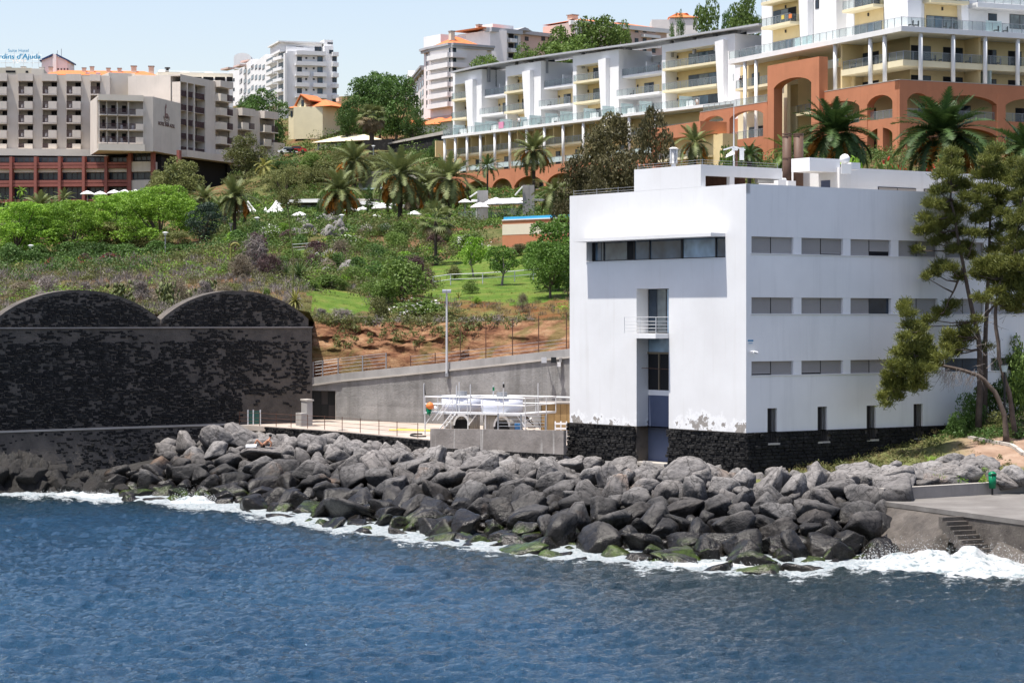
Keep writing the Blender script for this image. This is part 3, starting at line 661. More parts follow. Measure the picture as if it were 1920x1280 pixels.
m,t,b=nmat('streaked_parapet');v=pos(t);c=ramp(t,noise(t,v,.8,6),[(.3,(.17,.15,.135)),(.7,(.30,.27,.25))]);c=mix(t,ramp(t,noise(t,pos(t,(2.4,2.4,.1)),1.0,3),[(.60,0.),(.68,.8)]),c,(.5,.48,.45))
t.links.new(c,b.inputs['Base Color']);b.inputs['Roughness'].default_value=.95;bump(t,b,noise(t,v,6,5),.6,.04);mb.build('wall_face',m,pw)
mb=MB();FPp.box(mb,0.02,L,.256,.34,TZ-1.4,TZ-.46);mb.build('footing',M['plaster'],pw)
masonry(pw,FPp,0,L,TZ-1.2,TZ-.42,.3,w=.4,h=.22,cap=40,seed=3)
ef=empty('stone_edging',Vector((PX(640,155),155,TZ-.5)));tag(ef,'broken black stone edging under the rim of the yard','wall')
for k,((p,d),(p2,d2))in enumerate(zip(yard_f[1:3],yard_f[2:4])):
    fe=Fr(PX(p,d),d,PX(p2,d2)-PX(p,d),d2-d);l_=fe.up(p2);masonry(ef,fe,0,l_,TZ-.95,TZ-.04,.02,w=.45,h=.24,cap=60,seed=8+k,proud=.16)
# ------------------------------------------------ tanks on their platform
tk=empty('settling_tank',P(868,HOR,152));tk.location.z=TZ;ZP=ZY(772,149);ZR=ZY(745,149)
def cyl(c,r,z0,z1,seg=28,r2=None):mb=MB();return mb.tube([Vector((c[0],c[1],z0)),Vector((c[0],c[1],z1))],[r,r2 or r],seg)
TANKS=[(866,152.3,1.32,'left of the two white round tanks standing behind the parapet'),(941,150.3,1.36,'right of the two white round tanks behind the parapet, the one nearer the building')]
bpy.data.objects.remove(tk)
for px,d,r,lab in TANKS:
    c=(PX(px,d),d);o=empty('settling_tank',(c[0],c[1],TZ));tag(o,lab,'tank','white tanks in the yard')
    cyl(c,r,ZP-.1,ZR-.06).build('shell',M['tank'],o,True);cyl(c,r*.86,TZ,ZP-.1).build('base_drum',M['paleconc'],o,True)
    cyl(c,r*1.03,ZR-.06,ZR+.02).build('rim',M['metalwhite'],o);cyl(c,.35,ZR+.02,ZR+.3,10).build('motor_housing',M['grey'],o)
    mb=MB()
    for i in range(9):
        an=math.pi+i*math.pi/8;p_=Vector((c[0]+math.cos(an)*(r*.865),c[1]+math.sin(an)*(r*.865),TZ+.1));mb.tube([p_,p_+Vector((0,0,1.15))],.05,4)
    mb.build('stiffener',M['paleconc'],o)
    mb=MB();n=10;R_=r*.9
    for i in range(n):
        a1,a2=math.pi*i/n,math.pi*(i+1)/n;y=c[1]-r*.9-.12
        p1_=[Vector((c[0]+.55*math.cos(a)*k_,y,TZ+.6+.75*math.sin(a)*k_))for a in(a1,a2)for k_ in(1,.78)]
        mb.hexa([p1_[0],p1_[2],p1_[3],p1_[1]]+[q_+Vector((0,.3,0))for q_ in(p1_[0],p1_[2],p1_[3],p1_[1])])
    mb.build('hatch_arch',M['canvas'],o)
    mb=MB();mb.bx(c[0]-.5,c[0]+.5,c[1]-r*.9-.02,c[1]-r*.9+.1,TZ+.02,TZ+.95);mb.build('hatch_opening',M['dark'],o)
pf=empty('tank_platform',P(905,HOR,149));pf.location.z=TZ;tag(pf,'white steel walkway with railings and stairs around the two tanks','platform')
FT=Fr(PX(797,150.6),150.6,PX(985,147.3)-PX(797,150.6),-3.3);LT=FT.up(985)
mb=MB();FT.box(mb,0,LT,-.9,.1,ZP-.16,ZP-.04);FT.box(mb,LT-.9,LT,-4.4,-.901,ZP-.16,ZP-.04);mb.build('deck',M['metalwhite'],pf)
cn=[(u,0.)for u in(0,.95,2.0,3.1,4.2,5.3,LT)]+[(LT,-1.5),(LT,-3.0),(LT,-4.4)]
for u,n in cn:mb=MB();mb.tube([FT.pt(u,n,ZP-.1),FT.pt(u,n,ZR+.02)],.03,5);mb.build('rail_post',M['metalwhite'],pf)
for z in(ZR,(ZR+ZP)/2):
    mb=MB()
    for(u,n),(u2,n2)in zip(cn,cn[1:]):mb.tube([FT.pt(u,n,z),FT.pt(u2,n2,z)],.035,5,False)
    mb.tube([FT.pt(0,0,z),FT.pt(0,-3.5,z)],.03,5);mb.tube([FT.pt(0,-3.5,z),FT.pt(LT,-4.4,z)],.03,5);mb.build('hand_rail',M['metalwhite'],pf)
for u,n in((0,0),(1.9,0),(3.15,0),(4.4,0),(LT,0),(LT,-3),(0,-3)):mb=MB();mb.tube([FT.pt(u,n,TZ),FT.pt(u,n,ZP-.1)],.045,5);mb.build('leg',M['metalwhite'],pf)
for u,s_ in((0,1),(3.15,1),(LT,-1)):mb=MB();mb.tube([FT.pt(u+s_*.0,0,ZP-.9),FT.pt(u+s_*.6,0,ZP-.15)],.035,5);mb.build('brace',M['metalwhite'],pf)
for n in(.12,.72):
    mb=MB();mb.tube([FT.pt(1.1,n,TZ),FT.pt(2.4,n,ZP-.05)],.05,5);mb.tube([FT.pt(.95,n,TZ+.95),FT.pt(2.25,n,ZR)],.03,5);mb.build('stringer',M['metalwhite'],pf)
for i in range(6):mb=MB();a=1.15+i*.2;z=TZ+.15+i*.22;FT.box(mb,a,a+.2,.15,.7,z,z+.03);mb.build('step',M['metalwhite'],pf)
for px,yt,d,cap_ in((795,718,150.6,'black'),(856,722,151,None),(861,716,150.4,None),(882,720,149,None),(925,722,150,'green'),(944,716,148,'black'),(1009,718,148.5,None)):
    lab={795:'thin white pole with a black flag at the left corner of the tank platform',856:'shorter of two close white poles above the left tank',861:'taller of two close white poles above the left tank',882:'white pole between the two tanks',925:'white pole with a green pennant above the right tank',944:'white pole with a black band at the front of the right tank',1009:'white pole at the right end of the tank platform'}[px]
    z1=ZY(yt,d);x=PX(px,d);o=empty('marker_pole',(x,d,ZP-.2));tag(o,lab,'pole','poles on the tank platform');mb=MB();mb.tube([Vector((x,d,ZP-.2)),Vector((x,d,z1))],.035,5);mb.build('pole',M['metalwhite'],o)
    if cap_=='black' and px<800:mb=MB();mb.hexa([Vector((x+a,d+b_,z))for z,k in((z1-.75,.05),(z1-.1,.02))for a,b_ in((-.02,-.02),(k*2.4,-.02),(k*2.4,.02),(-.02,.02))]);mb.build('flag',M['black'],o)
    elif cap_:mb=MB();mb.bx(x-.05,x+.07,d-.04,d+.04,z1-.35,z1-.12);mb.build('pennant',M[cap_],o)
def ball(c,r,name,mat,sub=2):
    import bmesh
    bm=bmesh.new();bmesh.ops.create_icosphere(bm,subdivisions=sub,radius=r)
    for v_ in bm.verts:v_.co+=Vector(c)
    me=bpy.data.meshes.new(name);bm.to_mesh(me);bm.free();me.materials.append(mat);me.polygons.foreach_set('use_smooth',[True]*len(me.polygons));return me
c=P(806,761,150.0);o=inst('fishing_float',ball(c,.26,'fishing_float',M['orange']));tag(o,'orange round float hanging on the platform railing','buoy')
c=P(816,765,150.1);o=inst('fishing_float',ball(c,.14,'fishing_float',M['canvas']));o.scale=(1,1,1);tag(o,'pale oval float beside the orange one on the railing','buoy')
vv=MB()
for i in range(14):a=P(803+random.uniform(-3,4),766+random.uniform(-2,3),149.9);vv.tube([a,a+Vector((random.uniform(-.1,.1),random.uniform(-.1,.1),-random.uniform(.2,.45)))],.045,4)
tag(vv.build('fishing_net',M['green']),'bundle of green net hanging under the orange float','net')
c=P(1048,HOR,152);o=empty('timber_shed',(c.x,152,TZ));tag(o,'plywood shed front beside the white building at the back of the yard','shed');x0,x1=PX(1015,152),PX(1075,152);zt2=ZY(757,152)
for i in range(5):a=x0+(x1-x0)*i/5;mb=MB();mb.bx(a+.01,a+(x1-x0)/5-.01,152,152.08,TZ,zt2);mb.build('plank',M['wood'],o)
mb=MB();mb.bx(x0-.1,x1+.2,151.9,155,zt2+.004,zt2+.08);mb.build('roof',M['parapet'],o);mb=MB();mb.bx(x0,x1,152.09,154.8,TZ,zt2-.01);mb.build('shed_body',M['dark'],o)
mb=MB();mb.tube([P(955,742,156.5),P(1075,745,153.2)],.07,6);tag(mb.build('steel_pipe',M['metalwhite']),'long white pipe along the retaining wall above the shed','pipe')
for i,(a,b_,r)in enumerate(((730,812,.05),(745,818,.05))):mb=MB();mb.tube([Vector((PX(a,156+i),156+i,TZ+.06)),Vector((PX(b_,154.5+i),154.5+i,TZ+.07))],r,6);tag(mb.build('yellow_tube',M['yellowpipe']),['nearer','farther'][i]+' of two long yellow tubes lying on the yard left of the tanks','pipe')
mb=MB();mb.tube([Vector((PX(785+18*math.cos(a)+i*.4,149+1.6*math.sin(a)),149+1.6*math.sin(a),TZ+.06))for i,a in enumerate(np.linspace(1.2,5.2,14))],.05,5);tag(mb.build('black_hose',M['black']),'curved black hose on the yard beside the parapet end','hose')
o=empty('debris_frame',P(1000,HOR,149.5));tag(o,'tangle of broken dark timber and rods between the right tank and the shed','scrap');
for i in range(16):
    a=Vector((PX(random.uniform(980,1018),150),150+random.uniform(-1,1),TZ+random.uniform(.1,1.2)));mb=MB();mb.tube([a,a+Vector((random.uniform(-.6,.6),random.uniform(-.3,.3),random.uniform(-.1,.5)))],.04,4);mb.build('timber_stick',M['bark']if i%3 else M['metalwhite'],o)
mb=MB();mb.tube([Vector((PX(972,149),149,TZ)),Vector((PX(972,149),149,TZ+.8))],.25,12);tag(mb.build('blue_drum',plain('blue_drum',(.06,.22,.5),.5)),'small blue plastic drum beside the right tank','drum')
o=empty('pallet_crate',P(1050,HOR,143));o.location.z=TZ;tag(o,'white slatted crate on end beside the stone base of the building','crate')
for k in range(4):mb=MB();z=TZ+.1+k*.3;mb.bx(PX(1040,143),PX(1062,143),143,143.04,z,z+.12);mb.build('slat',M['canvas'],o)
for k in range(3):mb=MB();x=PX(1040+k*10.5,143);mb.bx(x,x+.08,143.045,143.12,TZ,TZ+1.2);mb.build('batten',M['canvas'],o)
fence('wire_fence','short fence of grey posts and thin wires on the parapet before the tanks',[FPp.pt(FPp.up(p),.05,TZ+.72+.26*FPp.up(p)/L)for p in(935,978,1024)],[.95,.9,.85],(.2,.4,.6,.8),M['grey'],.05)
# ------------------------------------------------ white harbour building
CX,CY=PX(1399,125),125.0
FL=Fr(CX,CY,-.586,.81);FR=Fr(CX,CY,.81,.586);WLn,WRn=15.6,27.0;ZT=18.2;ZSt=4.88
wb=empty('white_building',(CX,CY,2.5));tag(wb,'white cubic four storey building with black stone base standing over the breakwater','building')
m,t,b=nmat('white_facade');v=pos(t);g=t.nodes.new('ShaderNodeNewGeometry');sx=N(t,'ShaderNodeSeparateXYZ');t.links.new(g.outputs['Position'],sx.inputs[0])
c=ramp(t,noise(t,v,.35,6),[(.3,(.70,.695,.69)),(.7,(.77,.77,.77))])
c=mix(t,ramp(t,noise(t,pos(t,(2.5,2.5,.18)),.8,4),[(.55,0.),(.8,.3)]),c,(.55,.52,.48))
mr=N(t,'ShaderNodeMapRange');mr.inputs[1].default_value=7.6;mr.inputs[2].default_value=5.2;t.links.new(sx.outputs['Z'],mr.inputs[0])
nn=noise(t,v,.85,7,.68);vd=N(t,'ShaderNodeVectorMath',operation='DISTANCE');vd.inputs[1].default_value=FL.pt(FL.up(1322),0,5.75);t.links.new(g.outputs['Position'],vd.inputs[0]);bo=N(t,'ShaderNodeMapRange');bo.inputs[1].default_value=2.2;bo.inputs[2].default_value=.2;bo.inputs[4].default_value=.2;t.links.new(vd.outputs['Value'],bo.inputs[0]);ad=N(t,'ShaderNodeMath',operation='ADD');t.links.new(nn,ad.inputs[0]);t.links.new(bo.outputs[0],ad.inputs[1])
q=N(t,'ShaderNodeMath',operation='MULTIPLY');t.links.new(ad.outputs[0],q.inputs[0]);t.links.new(mr.outputs[0],q.inputs[1])
peel=ramp(t,q.outputs[0],[(.545,0.),(.555,1.)]);rim=ramp(t,q.outputs[0],[(.45,0.),(.5,.8)])
c=mix(t,rim,c,(.86,.86,.86));c=mix(t,peel,c,ramp(t,noise(t,v,6,4),[(.3,(.24,.22,.2)),(.7,(.36,.33,.3))]))
t.links.new(c,b.inputs['Base Color']);b.inputs['Roughness'].default_value=.85
bb=bump(t,b,noise(t,v,4,5),.12,.02);M['facade']=m;M['sidewall']=plain('white_side_facade',(.83,.825,.82),.85,.06,.3,streak=.22)  # side wall's white lighter than the front's, weak fill light made up in colour
uR=FL.up(1360);uLc=FL.up(1099.5);rib=(uR,uLc,FL.zp(482.5,uR),FL.zp(443.5,uR),.42)
sL,sR=FL.up(1193.5),FL.up(1254);sm=(sL+sR)/2;slot=(sR,sL,2.4,FL.zp(541,sm),.85)
sa=(sR,sL,ZSt,slot[3],.85)
mb=MB();FL.wall(mb,0,WLn,ZSt,ZT,[rib,sa]);mb.build('front_wall',M['facade'],wb)
rows=[(FR.zp(443,.3),FR.zp(474.5,.3)),(FR.zp(557.3,.3),FR.zp(588,.3)),(FR.zp(677.5,.3),FR.zp(703.5,.3))]
wins=[(1409,1488),(1503,1581),(1595,1671),(1685,1758),(1772,1845),(1858,1926)]
slits=[(1439,1457,765,830),(1533,1551,762,827),(1625,1642.5,760,823),(1713,1730,757,821)]
holes=[]
for zt,zb in rows:holes.append((FR.up(1409),FR.up(1926),zb,zt,.26))
SL=[(*(lambda r:(r[0],r[1],r[2],r[3]))(FR.rect(a,b_,y0,y1)),.5)for a,b_,y0,y1 in slits]
mb=MB();FR.wall(mb,0,WRn,ZSt,ZT,holes+[(s[0],s[1],max(s[2],ZSt),s[3],.5)for s in SL]);mb.build('side_wall',M['sidewall'],wb)
mb=MB();FL.wall(mb,0,WLn,1.4,ZSt,[(sR,sL,2.6,ZSt,.85)],n=.0);FR.wall(mb,0,WRn,1.4,ZSt,[(s[0],s[1],s[2],ZSt,.5)for s in SL],n=.0);mb.build('stone_backing',M['plaster'],wb)
masonry(wb,FL,-.1,WLn+.12,1.5,ZSt-.02,.03,holes=[(sR-.02,sL+.02,0,9)],w=.36,h=.2,cap=300,proud=.13,seed=11)
masonry(wb,FR,-.1,WRn,2.0,ZSt-.02,.03,holes=[(s[0],s[1],s[2],9)for s in SL],w=.36,h=.2,cap=0,proud=.13,seed=12)
mb=MB();rf=[FL.pt(0,0,ZT-.5),FR.pt(WRn,0,ZT-.5),FR.pt(WRn,-WLn,ZT-.5),FL.pt(WLn,0,ZT-.5)];mb.poly(rf);mb.build('roof',M['paleconc'],wb)
mb=MB()
FL.box(mb,.0,WLn,-.3,-.005,ZT-.5,ZT+.02);FR.box(mb,.3,WRn,-.3,-.005,ZT-.5,ZT+.02);mb.build('roof_parapet',M['trim'],wb)
mb=MB();mb.poly([FL.pt(WLn,0,1.4),FL.pt(WLn,-14,1.4),FL.pt(WLn,-14,ZT),FL.pt(WLn,0,ZT)]);mb.poly([FR.pt(WRn,0,1.4),FR.pt(WRn,-14,1.4),FR.pt(WRn,-14,ZT),FR.pt(WRn,0,ZT)]);mb.poly([FR.pt(WRn,-14,1.4),FR.pt(0,-14,1.4),FR.pt(0,-14,ZT),FR.pt(WRn,-14,ZT)]);mb.build('rear_wall',M['white'],wb)
mb=MB();zc=rib[3];FL.box(mb,uR,uLc,.003,1.03,zc,zc+.2);mb.build('canopy',M['facade'],wb)
edges=[1099.5,1116,1127.5,1176,1187.5,1217,1277,1281,1343,1360.5];kinds=['dark','glassblue','curtain','dark','glassblue','glassblue','frame','blindglass','glassblue']
rw=MB();D=-.415;FL.box(rw,uR,uLc,D-.06,D-.03,rib[2],rib[3]);ribw=rw.build('ribbon_window',M['frame'],wb)
for(a,b_),k in zip(zip(edges,edges[1:]),kinds):
    u0,u1=FL.up(b_,D),FL.up(a,D);mb=MB();FL.box(mb,max(u0,uR)+.03,u1-.03,D-.025,D-.005,rib[2]+.07,rib[3]-.03);mb.build('pane',M[k],ribw)
for px in(1133,1190,1219,1280,1343):mb=MB();u0=FL.up(px,D);FL.box(mb,u0-.04,u0+.04,D-.004,D+.05,rib[2],rib[3]);mb.build('mullion',M['frame'],ribw)
mb=MB();FL.box(mb,uR,uLc,D,.04,rib[2]-.05,rib[2]-.003);mb.build('sill',M['trim'],ribw)
D=-.845;z1,z2=FL.zp(625,sm),FL.zp(634,sm)
def pane_set(name,u0,u1,zb,zt,D,panes,parent=wb):
    mb=MB();FL.box(mb,u0,u1,D-.05,D-.03,zb,zt);o=mb.build(name,M['frame'],parent)
    for a,b_,c0,c1,k in panes:mb=MB();FL.box(mb,u0+(u1-u0)*a+.03,u0+(u1-u0)*b_-.03,D-.028,D-.01,zb+(zt-zb)*c0+.03,zb+(zt-zb)*c1-.03);mb.build('pane',M[k],o)
    return o
pane_set('balcony_window',sR,sL,z1,slot[3],D,[(0,.42,0,1,'blindglass'),(.44,.72,0,1,'curtain'),(.72,1,0,1,'glass')])
mb=MB();FL.box(mb,sR+.001,FL.up(1192)+.02,-.84,0.0,z2,z1);FL.box(mb,sR+.001,sL,.003,.95,z2,z1);mb.build('balcony_slab',M['facade'],wb)
br=MB()
for n in(.9,):
    for z in(.12,.3,.5,.68,.92):br.tube([FL.pt(sR+.03,n,z1+z),FL.pt(sL-.03,n,z1+z)],.018,5,False);br.tube([FL.pt(sL-.03,n,z1+z),FL.pt(sL-.03,.02,z1+z)],.018,5,False);br.tube([FL.pt(sR+.03,n,z1+z),FL.pt(sR+.03,.02,z1+z)],.018,5,False)
bal=br.build('balcony_railing',M['metalwhite'],wb)
for u in(sR+.03,(sR+sL)/2,sL-.03):mb=MB();mb.tube([FL.pt(u,.9,z1),FL.pt(u,.9,z1+.93)],.025,5);mb.build('post',M['metalwhite'],bal)
zl1,zl0=FL.zp(662,sm),FL.zp(732,sm)
pane_set('upper_light',sR,sL,zl1+.003,z2,D,[(0,.1,0,1,'glass'),(.1,1,0,1,'blindglass')])
pane_set('lower_window',sR,sL,zl0,zl1,D,[(0,.62,0,1,'dark'),(.68,1,0,1,'dark')])
mb=MB();u=sR+(sL-sR)*.65;FL.box(mb,u-.05,u+.05,D-.008,D+.04,zl0,zl1);FL.box(mb,sR,sL,D-.008,D+.05,zl1-.06,zl1+.06);mb.build('bronze_mullion',plain('bronze_frame',(.2,.16,.11),.5),wb)
mb=MB();zb0=FL.zp(742,sm);FL.box(mb,sR,sL,D-.05,D,zb0,zl0-.002);mb.build('plaster_band',M['facade'],wb)
mb=MB();FL.box(mb,sR,sL,D-.05,D-.005,2.9,zb0-.002);mb.build('blue_board',M['bluedoor'],wb)
mb=MB();mb.tube([FL.pt(sR+.2,-.5,zl0+1.2),FL.pt(sL-.1,-.3,zl0+1.25)],.02,5);mb.build('bar',M['rust'],wb)
mb=MB();FL.box(mb,sR+.0,sL+.9,-.86,.35,2.72,2.9);dsl=mb.build('door_step',M['paleconc'],wb)
o=inst('stone_slab',BML[2],None,FL.pt(sL+.3,1.1,2.75),(.05,.06,.9),(1.5,.9,.24));tag(o,'flat pale slab lying in front of the blue boarded doorway','slab')
def shutter_window(fr,u0,u1,zb,zt,D,opens,parent):
    mb=MB();fr.box(mb,u0,u1,D-.06,D-.035,zb,zt);o=mb.build('window',M['frame'],parent);um=(u0+u1)/2
    for k,(a,b_)in enumerate(((u0+.03,um-.03),(um+.03,u1-.03))):
        op=opens[k]
        if op<.95:
            n=9;zo=zb+.05+(zt-zb-.06)*op
            mb=MB()
            for i in range(n):
                za=zo+(zt-zo)*i/n;zc=zo+(zt-zo)*(i+1)/n;mb.poly([fr.pt(a,D+.02,za),fr.pt(b_,D+.02,za),fr.pt(b_,D,zc),fr.pt(a,D,zc)])
            fr.box(mb,a,b_,D,D+.03,zo-.05,zo);mb.build('roller_shutter',M['shutter' if random.random()<.6 else 'shutter2'],o)
        if op>.02:mb=MB();fr.box(mb,a,b_,D-.033,D-.02,zb+.03,zb+.05+(zt-zb-.06)*op);mb.build('pane',M['dark']if op<.9 else M['glass'],o)
    return o
OP={(0,2):(.02,.3),(1,2):(.0,1),(2,0):(.1,0),(2,1):(.12,0),(0,1):(0,.06),(2,4):(1,1)}
for ri,(zt,zb)in enumerate(rows):
    for wi,(a,b_)in enumerate(wins):shutter_window(FR,FR.up(a),FR.up(b_),zb,zt,-.18,OP.get((ri,wi),(0,0)),wb)
    for(a,b_),(c_,d_)in zip(wins,wins[1:]):mb=MB();FR.box(mb,FR.up(b_),FR.up(c_),-.26,-.012,zb,zt);mb.build('window_pier',M['sidewall'],wb)
    mb=MB();FR.box(mb,FR.up(1409)-.05,FR.up(1926),-.2,.05,zb-.05,zb-.003);mb.build('sill',M['trim'],wb)
for s in SL:
    mb=MB();FR.box(mb,s[0],s[1],-.5,-.48,s[2],s[3]);o=mb.build('slit_window',M['dark'],wb)
    for k in range(6):mb=MB();u=s[0]+(s[1]-s[0])*(k+.5)/6;mb.tube([FR.pt(u,-.12,s[2]),FR.pt(u,-.12,s[3])],.022,4);mb.build('bar',M['frame'],o)
    mb=MB();FR.box(mb,s[0]-.08,s[1]+.1,-.4,.14,s[2]-.1,s[2]-.003);mb.build('sill',M['paleconc'],o)
r_=FR.rect(1401.5,1412,637,647);o=empty('wall_notice',FR.pt(r_[0],.01,r_[2]));tag(o,'small white notice with a blue band high on the shaded side wall','sign')
mb=MB();FR.box(mb,r_[0],r_[1],.004,.02,r_[2],r_[3]);mb.build('plate',M['canvas'],o);h_=r_[3]-r_[2];mb=MB();FR.box(mb,r_[0],r_[1],.021,.026,r_[3]-h_*.28,r_[3]);mb.build('blue_band',M['signblue'],o)
mb=MB();FR.box(mb,r_[0]+.06,r_[1]-.06,.021,.024,r_[2]+h_*.3,r_[2]+h_*.42);mb.build('text_line',M['signblue'],o)
c=FR.pt(.28,.25,FR.zp(659,.3));o=empty('security_camera',c);tag(o,'small white security camera on the side wall below the notice','camera')
mb=MB();mb.tube([c,c+FR.u*.3+Vector((0,0,-.06))],.07,8);mb.build('camera_body',M['canvas'],o);mb=MB();mb.tube([c+Vector((0,0,.02)),c-FR.n*.25],.03,5);mb.build('bracket',M['canvas'],o)
u1,u0=FL.up(1189),FL.up(1314);ZPh=FL.zp(308,u0)
ph=MB();FL.box(ph,u0,u1,-.34,-.004,ZT+.025,ZPh);ph.build('penthouse',M['facade'],wb)
NB=-(u0-.001)
pz1,pz0=FR.zp(309,0,NB),FR.zp(329,0,NB)
mb=MB();FR.box(mb,.005,6.0,NB-.25,NB,pz0,ZPh-.01);mb.build('pergola_beam',M['facade'],wb)
for u in(2.1,):mb=MB();FR.box(mb,u,u+.35,NB-.26,NB-.003,ZT-.5,pz0-.002);mb.build('pergola_post',M['facade'],wb)
mb=MB();FR.box(mb,.36,5.9,NB-4.3,NB-.26,ZPh-.3,ZPh-.15);mb.build('pergola_roof',M['trim'],wb)
mb=MB();FR.box(mb,2.5,5.9,NB-3.2,NB-3,ZT-.49,ZPh-.31);mb.build('recess_wall',M['rust'],wb)
mb=MB();FR.box(mb,.4,2.0,NB-3.6,NB-3.5,ZT-.49,pz0-.25);mb.build('recess_wall',M['paleconc'],wb)
mb=MB();mb.tube([FR.pt(4.6,NB-.6,ZT+.55),FR.pt(6.6,NB-.4,ZT+.6)],.16,10);mb.build('duct',M['metalwhite'],wb)
for k in range(2):mb=MB();FR.box(mb,5.3+k*.75,5.9+k*.75,NB+.1,NB+.45,ZT-.49,ZT+.55);mb.build('air_conditioner',M['canvas'],wb)
ND=-2.2;ud=FR.up(1574,ND);ue=FR.up(1748,ND);ZD=FR.zp(313.5,ud,ND)
mb=MB();FR.box(mb,ud,27.5,-9,ND,ZT-.45,ZD);mb.build('upper_storey',M['facade'],wb)
wz1,wz0=FR.zp(350,FR.up(1646,ND),ND),ZT-.4
for a,b_ in((1646,1717),(1732,1800),(1815,1880)):
    mb=MB();ua,ub=FR.up(a,ND),FR.up(b_,ND);FR.box(mb,ua,ub,ND+.002,ND+.03,wz0,wz1);o=mb.build('roof_window',M['frame'],wb);um=(ua+ub)/2
    for p_,q_ in((ua+.04,um-.03),(um+.03,ub-.04)):mb=MB();FR.box(mb,p_,q_,ND+.031,ND+.05,wz0,wz1-.05);mb.build('roller_shutter',M['shutter'],o)
q=FR.pt(ud-.002,ND-.0,0);mb=MB();k=FR.n
ub=FR.pt(ud-.012,ND-.75,ZT+.05);mb.hexa([ub,ub-FR.n*.75,ub-FR.n*.75+FR.u*.01,ub+FR.u*.01]+[p_+Vector((0,0,.62))for p_ in(ub,ub-FR.n*.75,ub-FR.n*.75+FR.u*.01,ub+FR.u*.01)]);mb.build('blue_vent',M['bluedoor'],wb)
def roofbox(name,x0,x1,yt,yb,d,mat,dep=1.5,par=wb):
    mb=MB();f=Fr(PX(x0,d),d,.81,.586);u=f.up(x1);f.box(mb,0,u,-dep,0,f.zp(yb,u/2),f.zp(yt,u/2));return mb.build(name,M[mat],par)
roofbox('plant_housing',1518,1575,297,322,131,'canvas');roofbox('cabinet',1596,1613,305,318,131,'canvas',.8)
for i,(px,w_)in enumerate(((1475.5,17),(1497,18.5))):
    d=134;x=PX(px,d);r=w_/2/F*d;z1=ZY(255 if i==0 else 253.5,d);o=empty('flue_pipe',(x,d,ZT));tag(o,['left','right'][i]+' of the two thick brown metal flues on the white roof','flue','roof flues')
    cyl((x,d),r,ZT-.5,z1,20).build('pipe',M['brownmetal'],o,True)
    for z in(z1-.02,ZT+2.0,ZT+3.4):cyl((x,d),r*1.06,z-.05,z+.02,20).build('collar',M['brownmetal'],o)
c=P(1584,297,130.6);c.z=ZD+.25;o=empty('roof_light',c);tag(o,'white dome lamp with cable box on the corner of the upper storey','flood light')
ball2=ball(c+Vector((0,0,.1)),.3,'lamp_head',M['canvas']);q=inst('lamp_head',ball2,o);q.location=-c;mb=MB();mb.bx(c.x-.25,c.x+.3,c.y-.5,c.y-.2,c.z-.75,c.z-.2);mb.build('bracket',M['metalwhite'],o)
d=134.5;x=PX(1263,d);o=empty('instrument_screen',(x,d,ZPh));tag(o,'white louvred instrument cage on a short stem on the penthouse roof','instrument')
zb_,zt_2=ZY(307,d),ZY(279,d);mb=MB();mb.tube([Vector((x,d,ZPh-.2)),Vector((x,d,zb_))],[.22,.12],10);mb.build('stem',M['canvas'],o)
for k in range(12):z=zb_+(zt_2-zb_)*k/12;cyl((x,d),.24,z+.015,z+.055,8,.21).build('louvre',M['metalwhite'],o)
for k in range(4):a=math.pi/4+k*math.pi/2;mb=MB();mb.tube([Vector((x+.25*math.cos(a),d+.25*math.sin(a),zb_)),Vector((x+.25*math.cos(a),d+.25*math.sin(a),zt_2))],.03,4);mb.build('corner_rod',M['metalwhite'],o)
cyl((x,d),.16,zb_,zt_2,8).build('core',M['grey'],o);cyl((x,d),.3,zt_2,zt_2+.08,10,.1).build('cap',M['canvas'],o)
d=133;x=PX(1376,d);o=empty('antenna_mast',(x,d,ZPh));tag(o,'slender weather mast with white corner antennas on the pergola roof','mast')
mb=MB();mb.tube([Vector((x,d,ZPh-.3)),Vector((x,d,ZY(192,d)))],[.06,.015],6);mb.build('pole',M['metalwhite'],o)
mb=MB();mb.tube([Vector((x+.15,d,ZPh-.3)),Vector((x+.15,d,ZY(275,d)))],.07,6);mb.build('support_pole',M['rust'],o)
zc=ZY(281,d)
for sx_ in(-1,1):
    mb=MB();mb.hexa([Vector((x,d-.05,zc+.22)),Vector((x+sx_*.62,d-.3,zc+.02)),Vector((x+sx_*.62,d-.28,zc-.06)),Vector((x,d-.03,zc+.12)),Vector((x,d+.0,zc+.22)),Vector((x+sx_*.62,d-.25,zc+.02)),Vector((x+sx_*.62,d-.23,zc-.06)),Vector((x,d+.02,zc+.12))]);mb.build('antenna_wing',M['canvas'],o)
mb=MB();mb.hexa([Vector(p_)for p_ in((x-.5,d-.35,zc-.45),(x+.02,d-.3,zc-.25),(x+.02,d-.25,zc+.05),(x-.45,d-.3,zc-.3),(x-.5,d-.3,zc-.47),(x+.02,d-.25,zc-.27),(x+.02,d-.2,zc+.03),(x-.45,d-.25,zc-.32))]);mb.build('reflector',M['canvas'],o)
mb=MB();mb.bx(x+.3,x+.55,d-.3,d-.2,zc-.6,zc+.1);mb.build('panel',M['metalwhite'],o);mb=MB();mb.bx(x-.12,x+.2,d-.3,d-.1,zc-.05,zc+.1);mb.build('hub',M['metalwhite'],o)
fence('roof_wire','thin wire line with small supports along the left edge of the white roof',[FL.pt(u,-.15,ZT+.02)for u in(15.4,13.2,11.2,u1+.1)],.35,(.12,.28),M['grey'],.015,cat='wire',wr=.008)
fence('roof_wire','thin wires along the rim of the penthouse and pergola roof',[FL.pt(u1-.1,-.2,ZPh),FL.pt(u0+.1,-.2,ZPh),FR.pt(2.5,NB-.15,ZPh-.01),FR.pt(5.8,NB-.15,ZPh-.01)],.3,(.12,.26),M['grey'],.015,cat='wire',wr=.008)
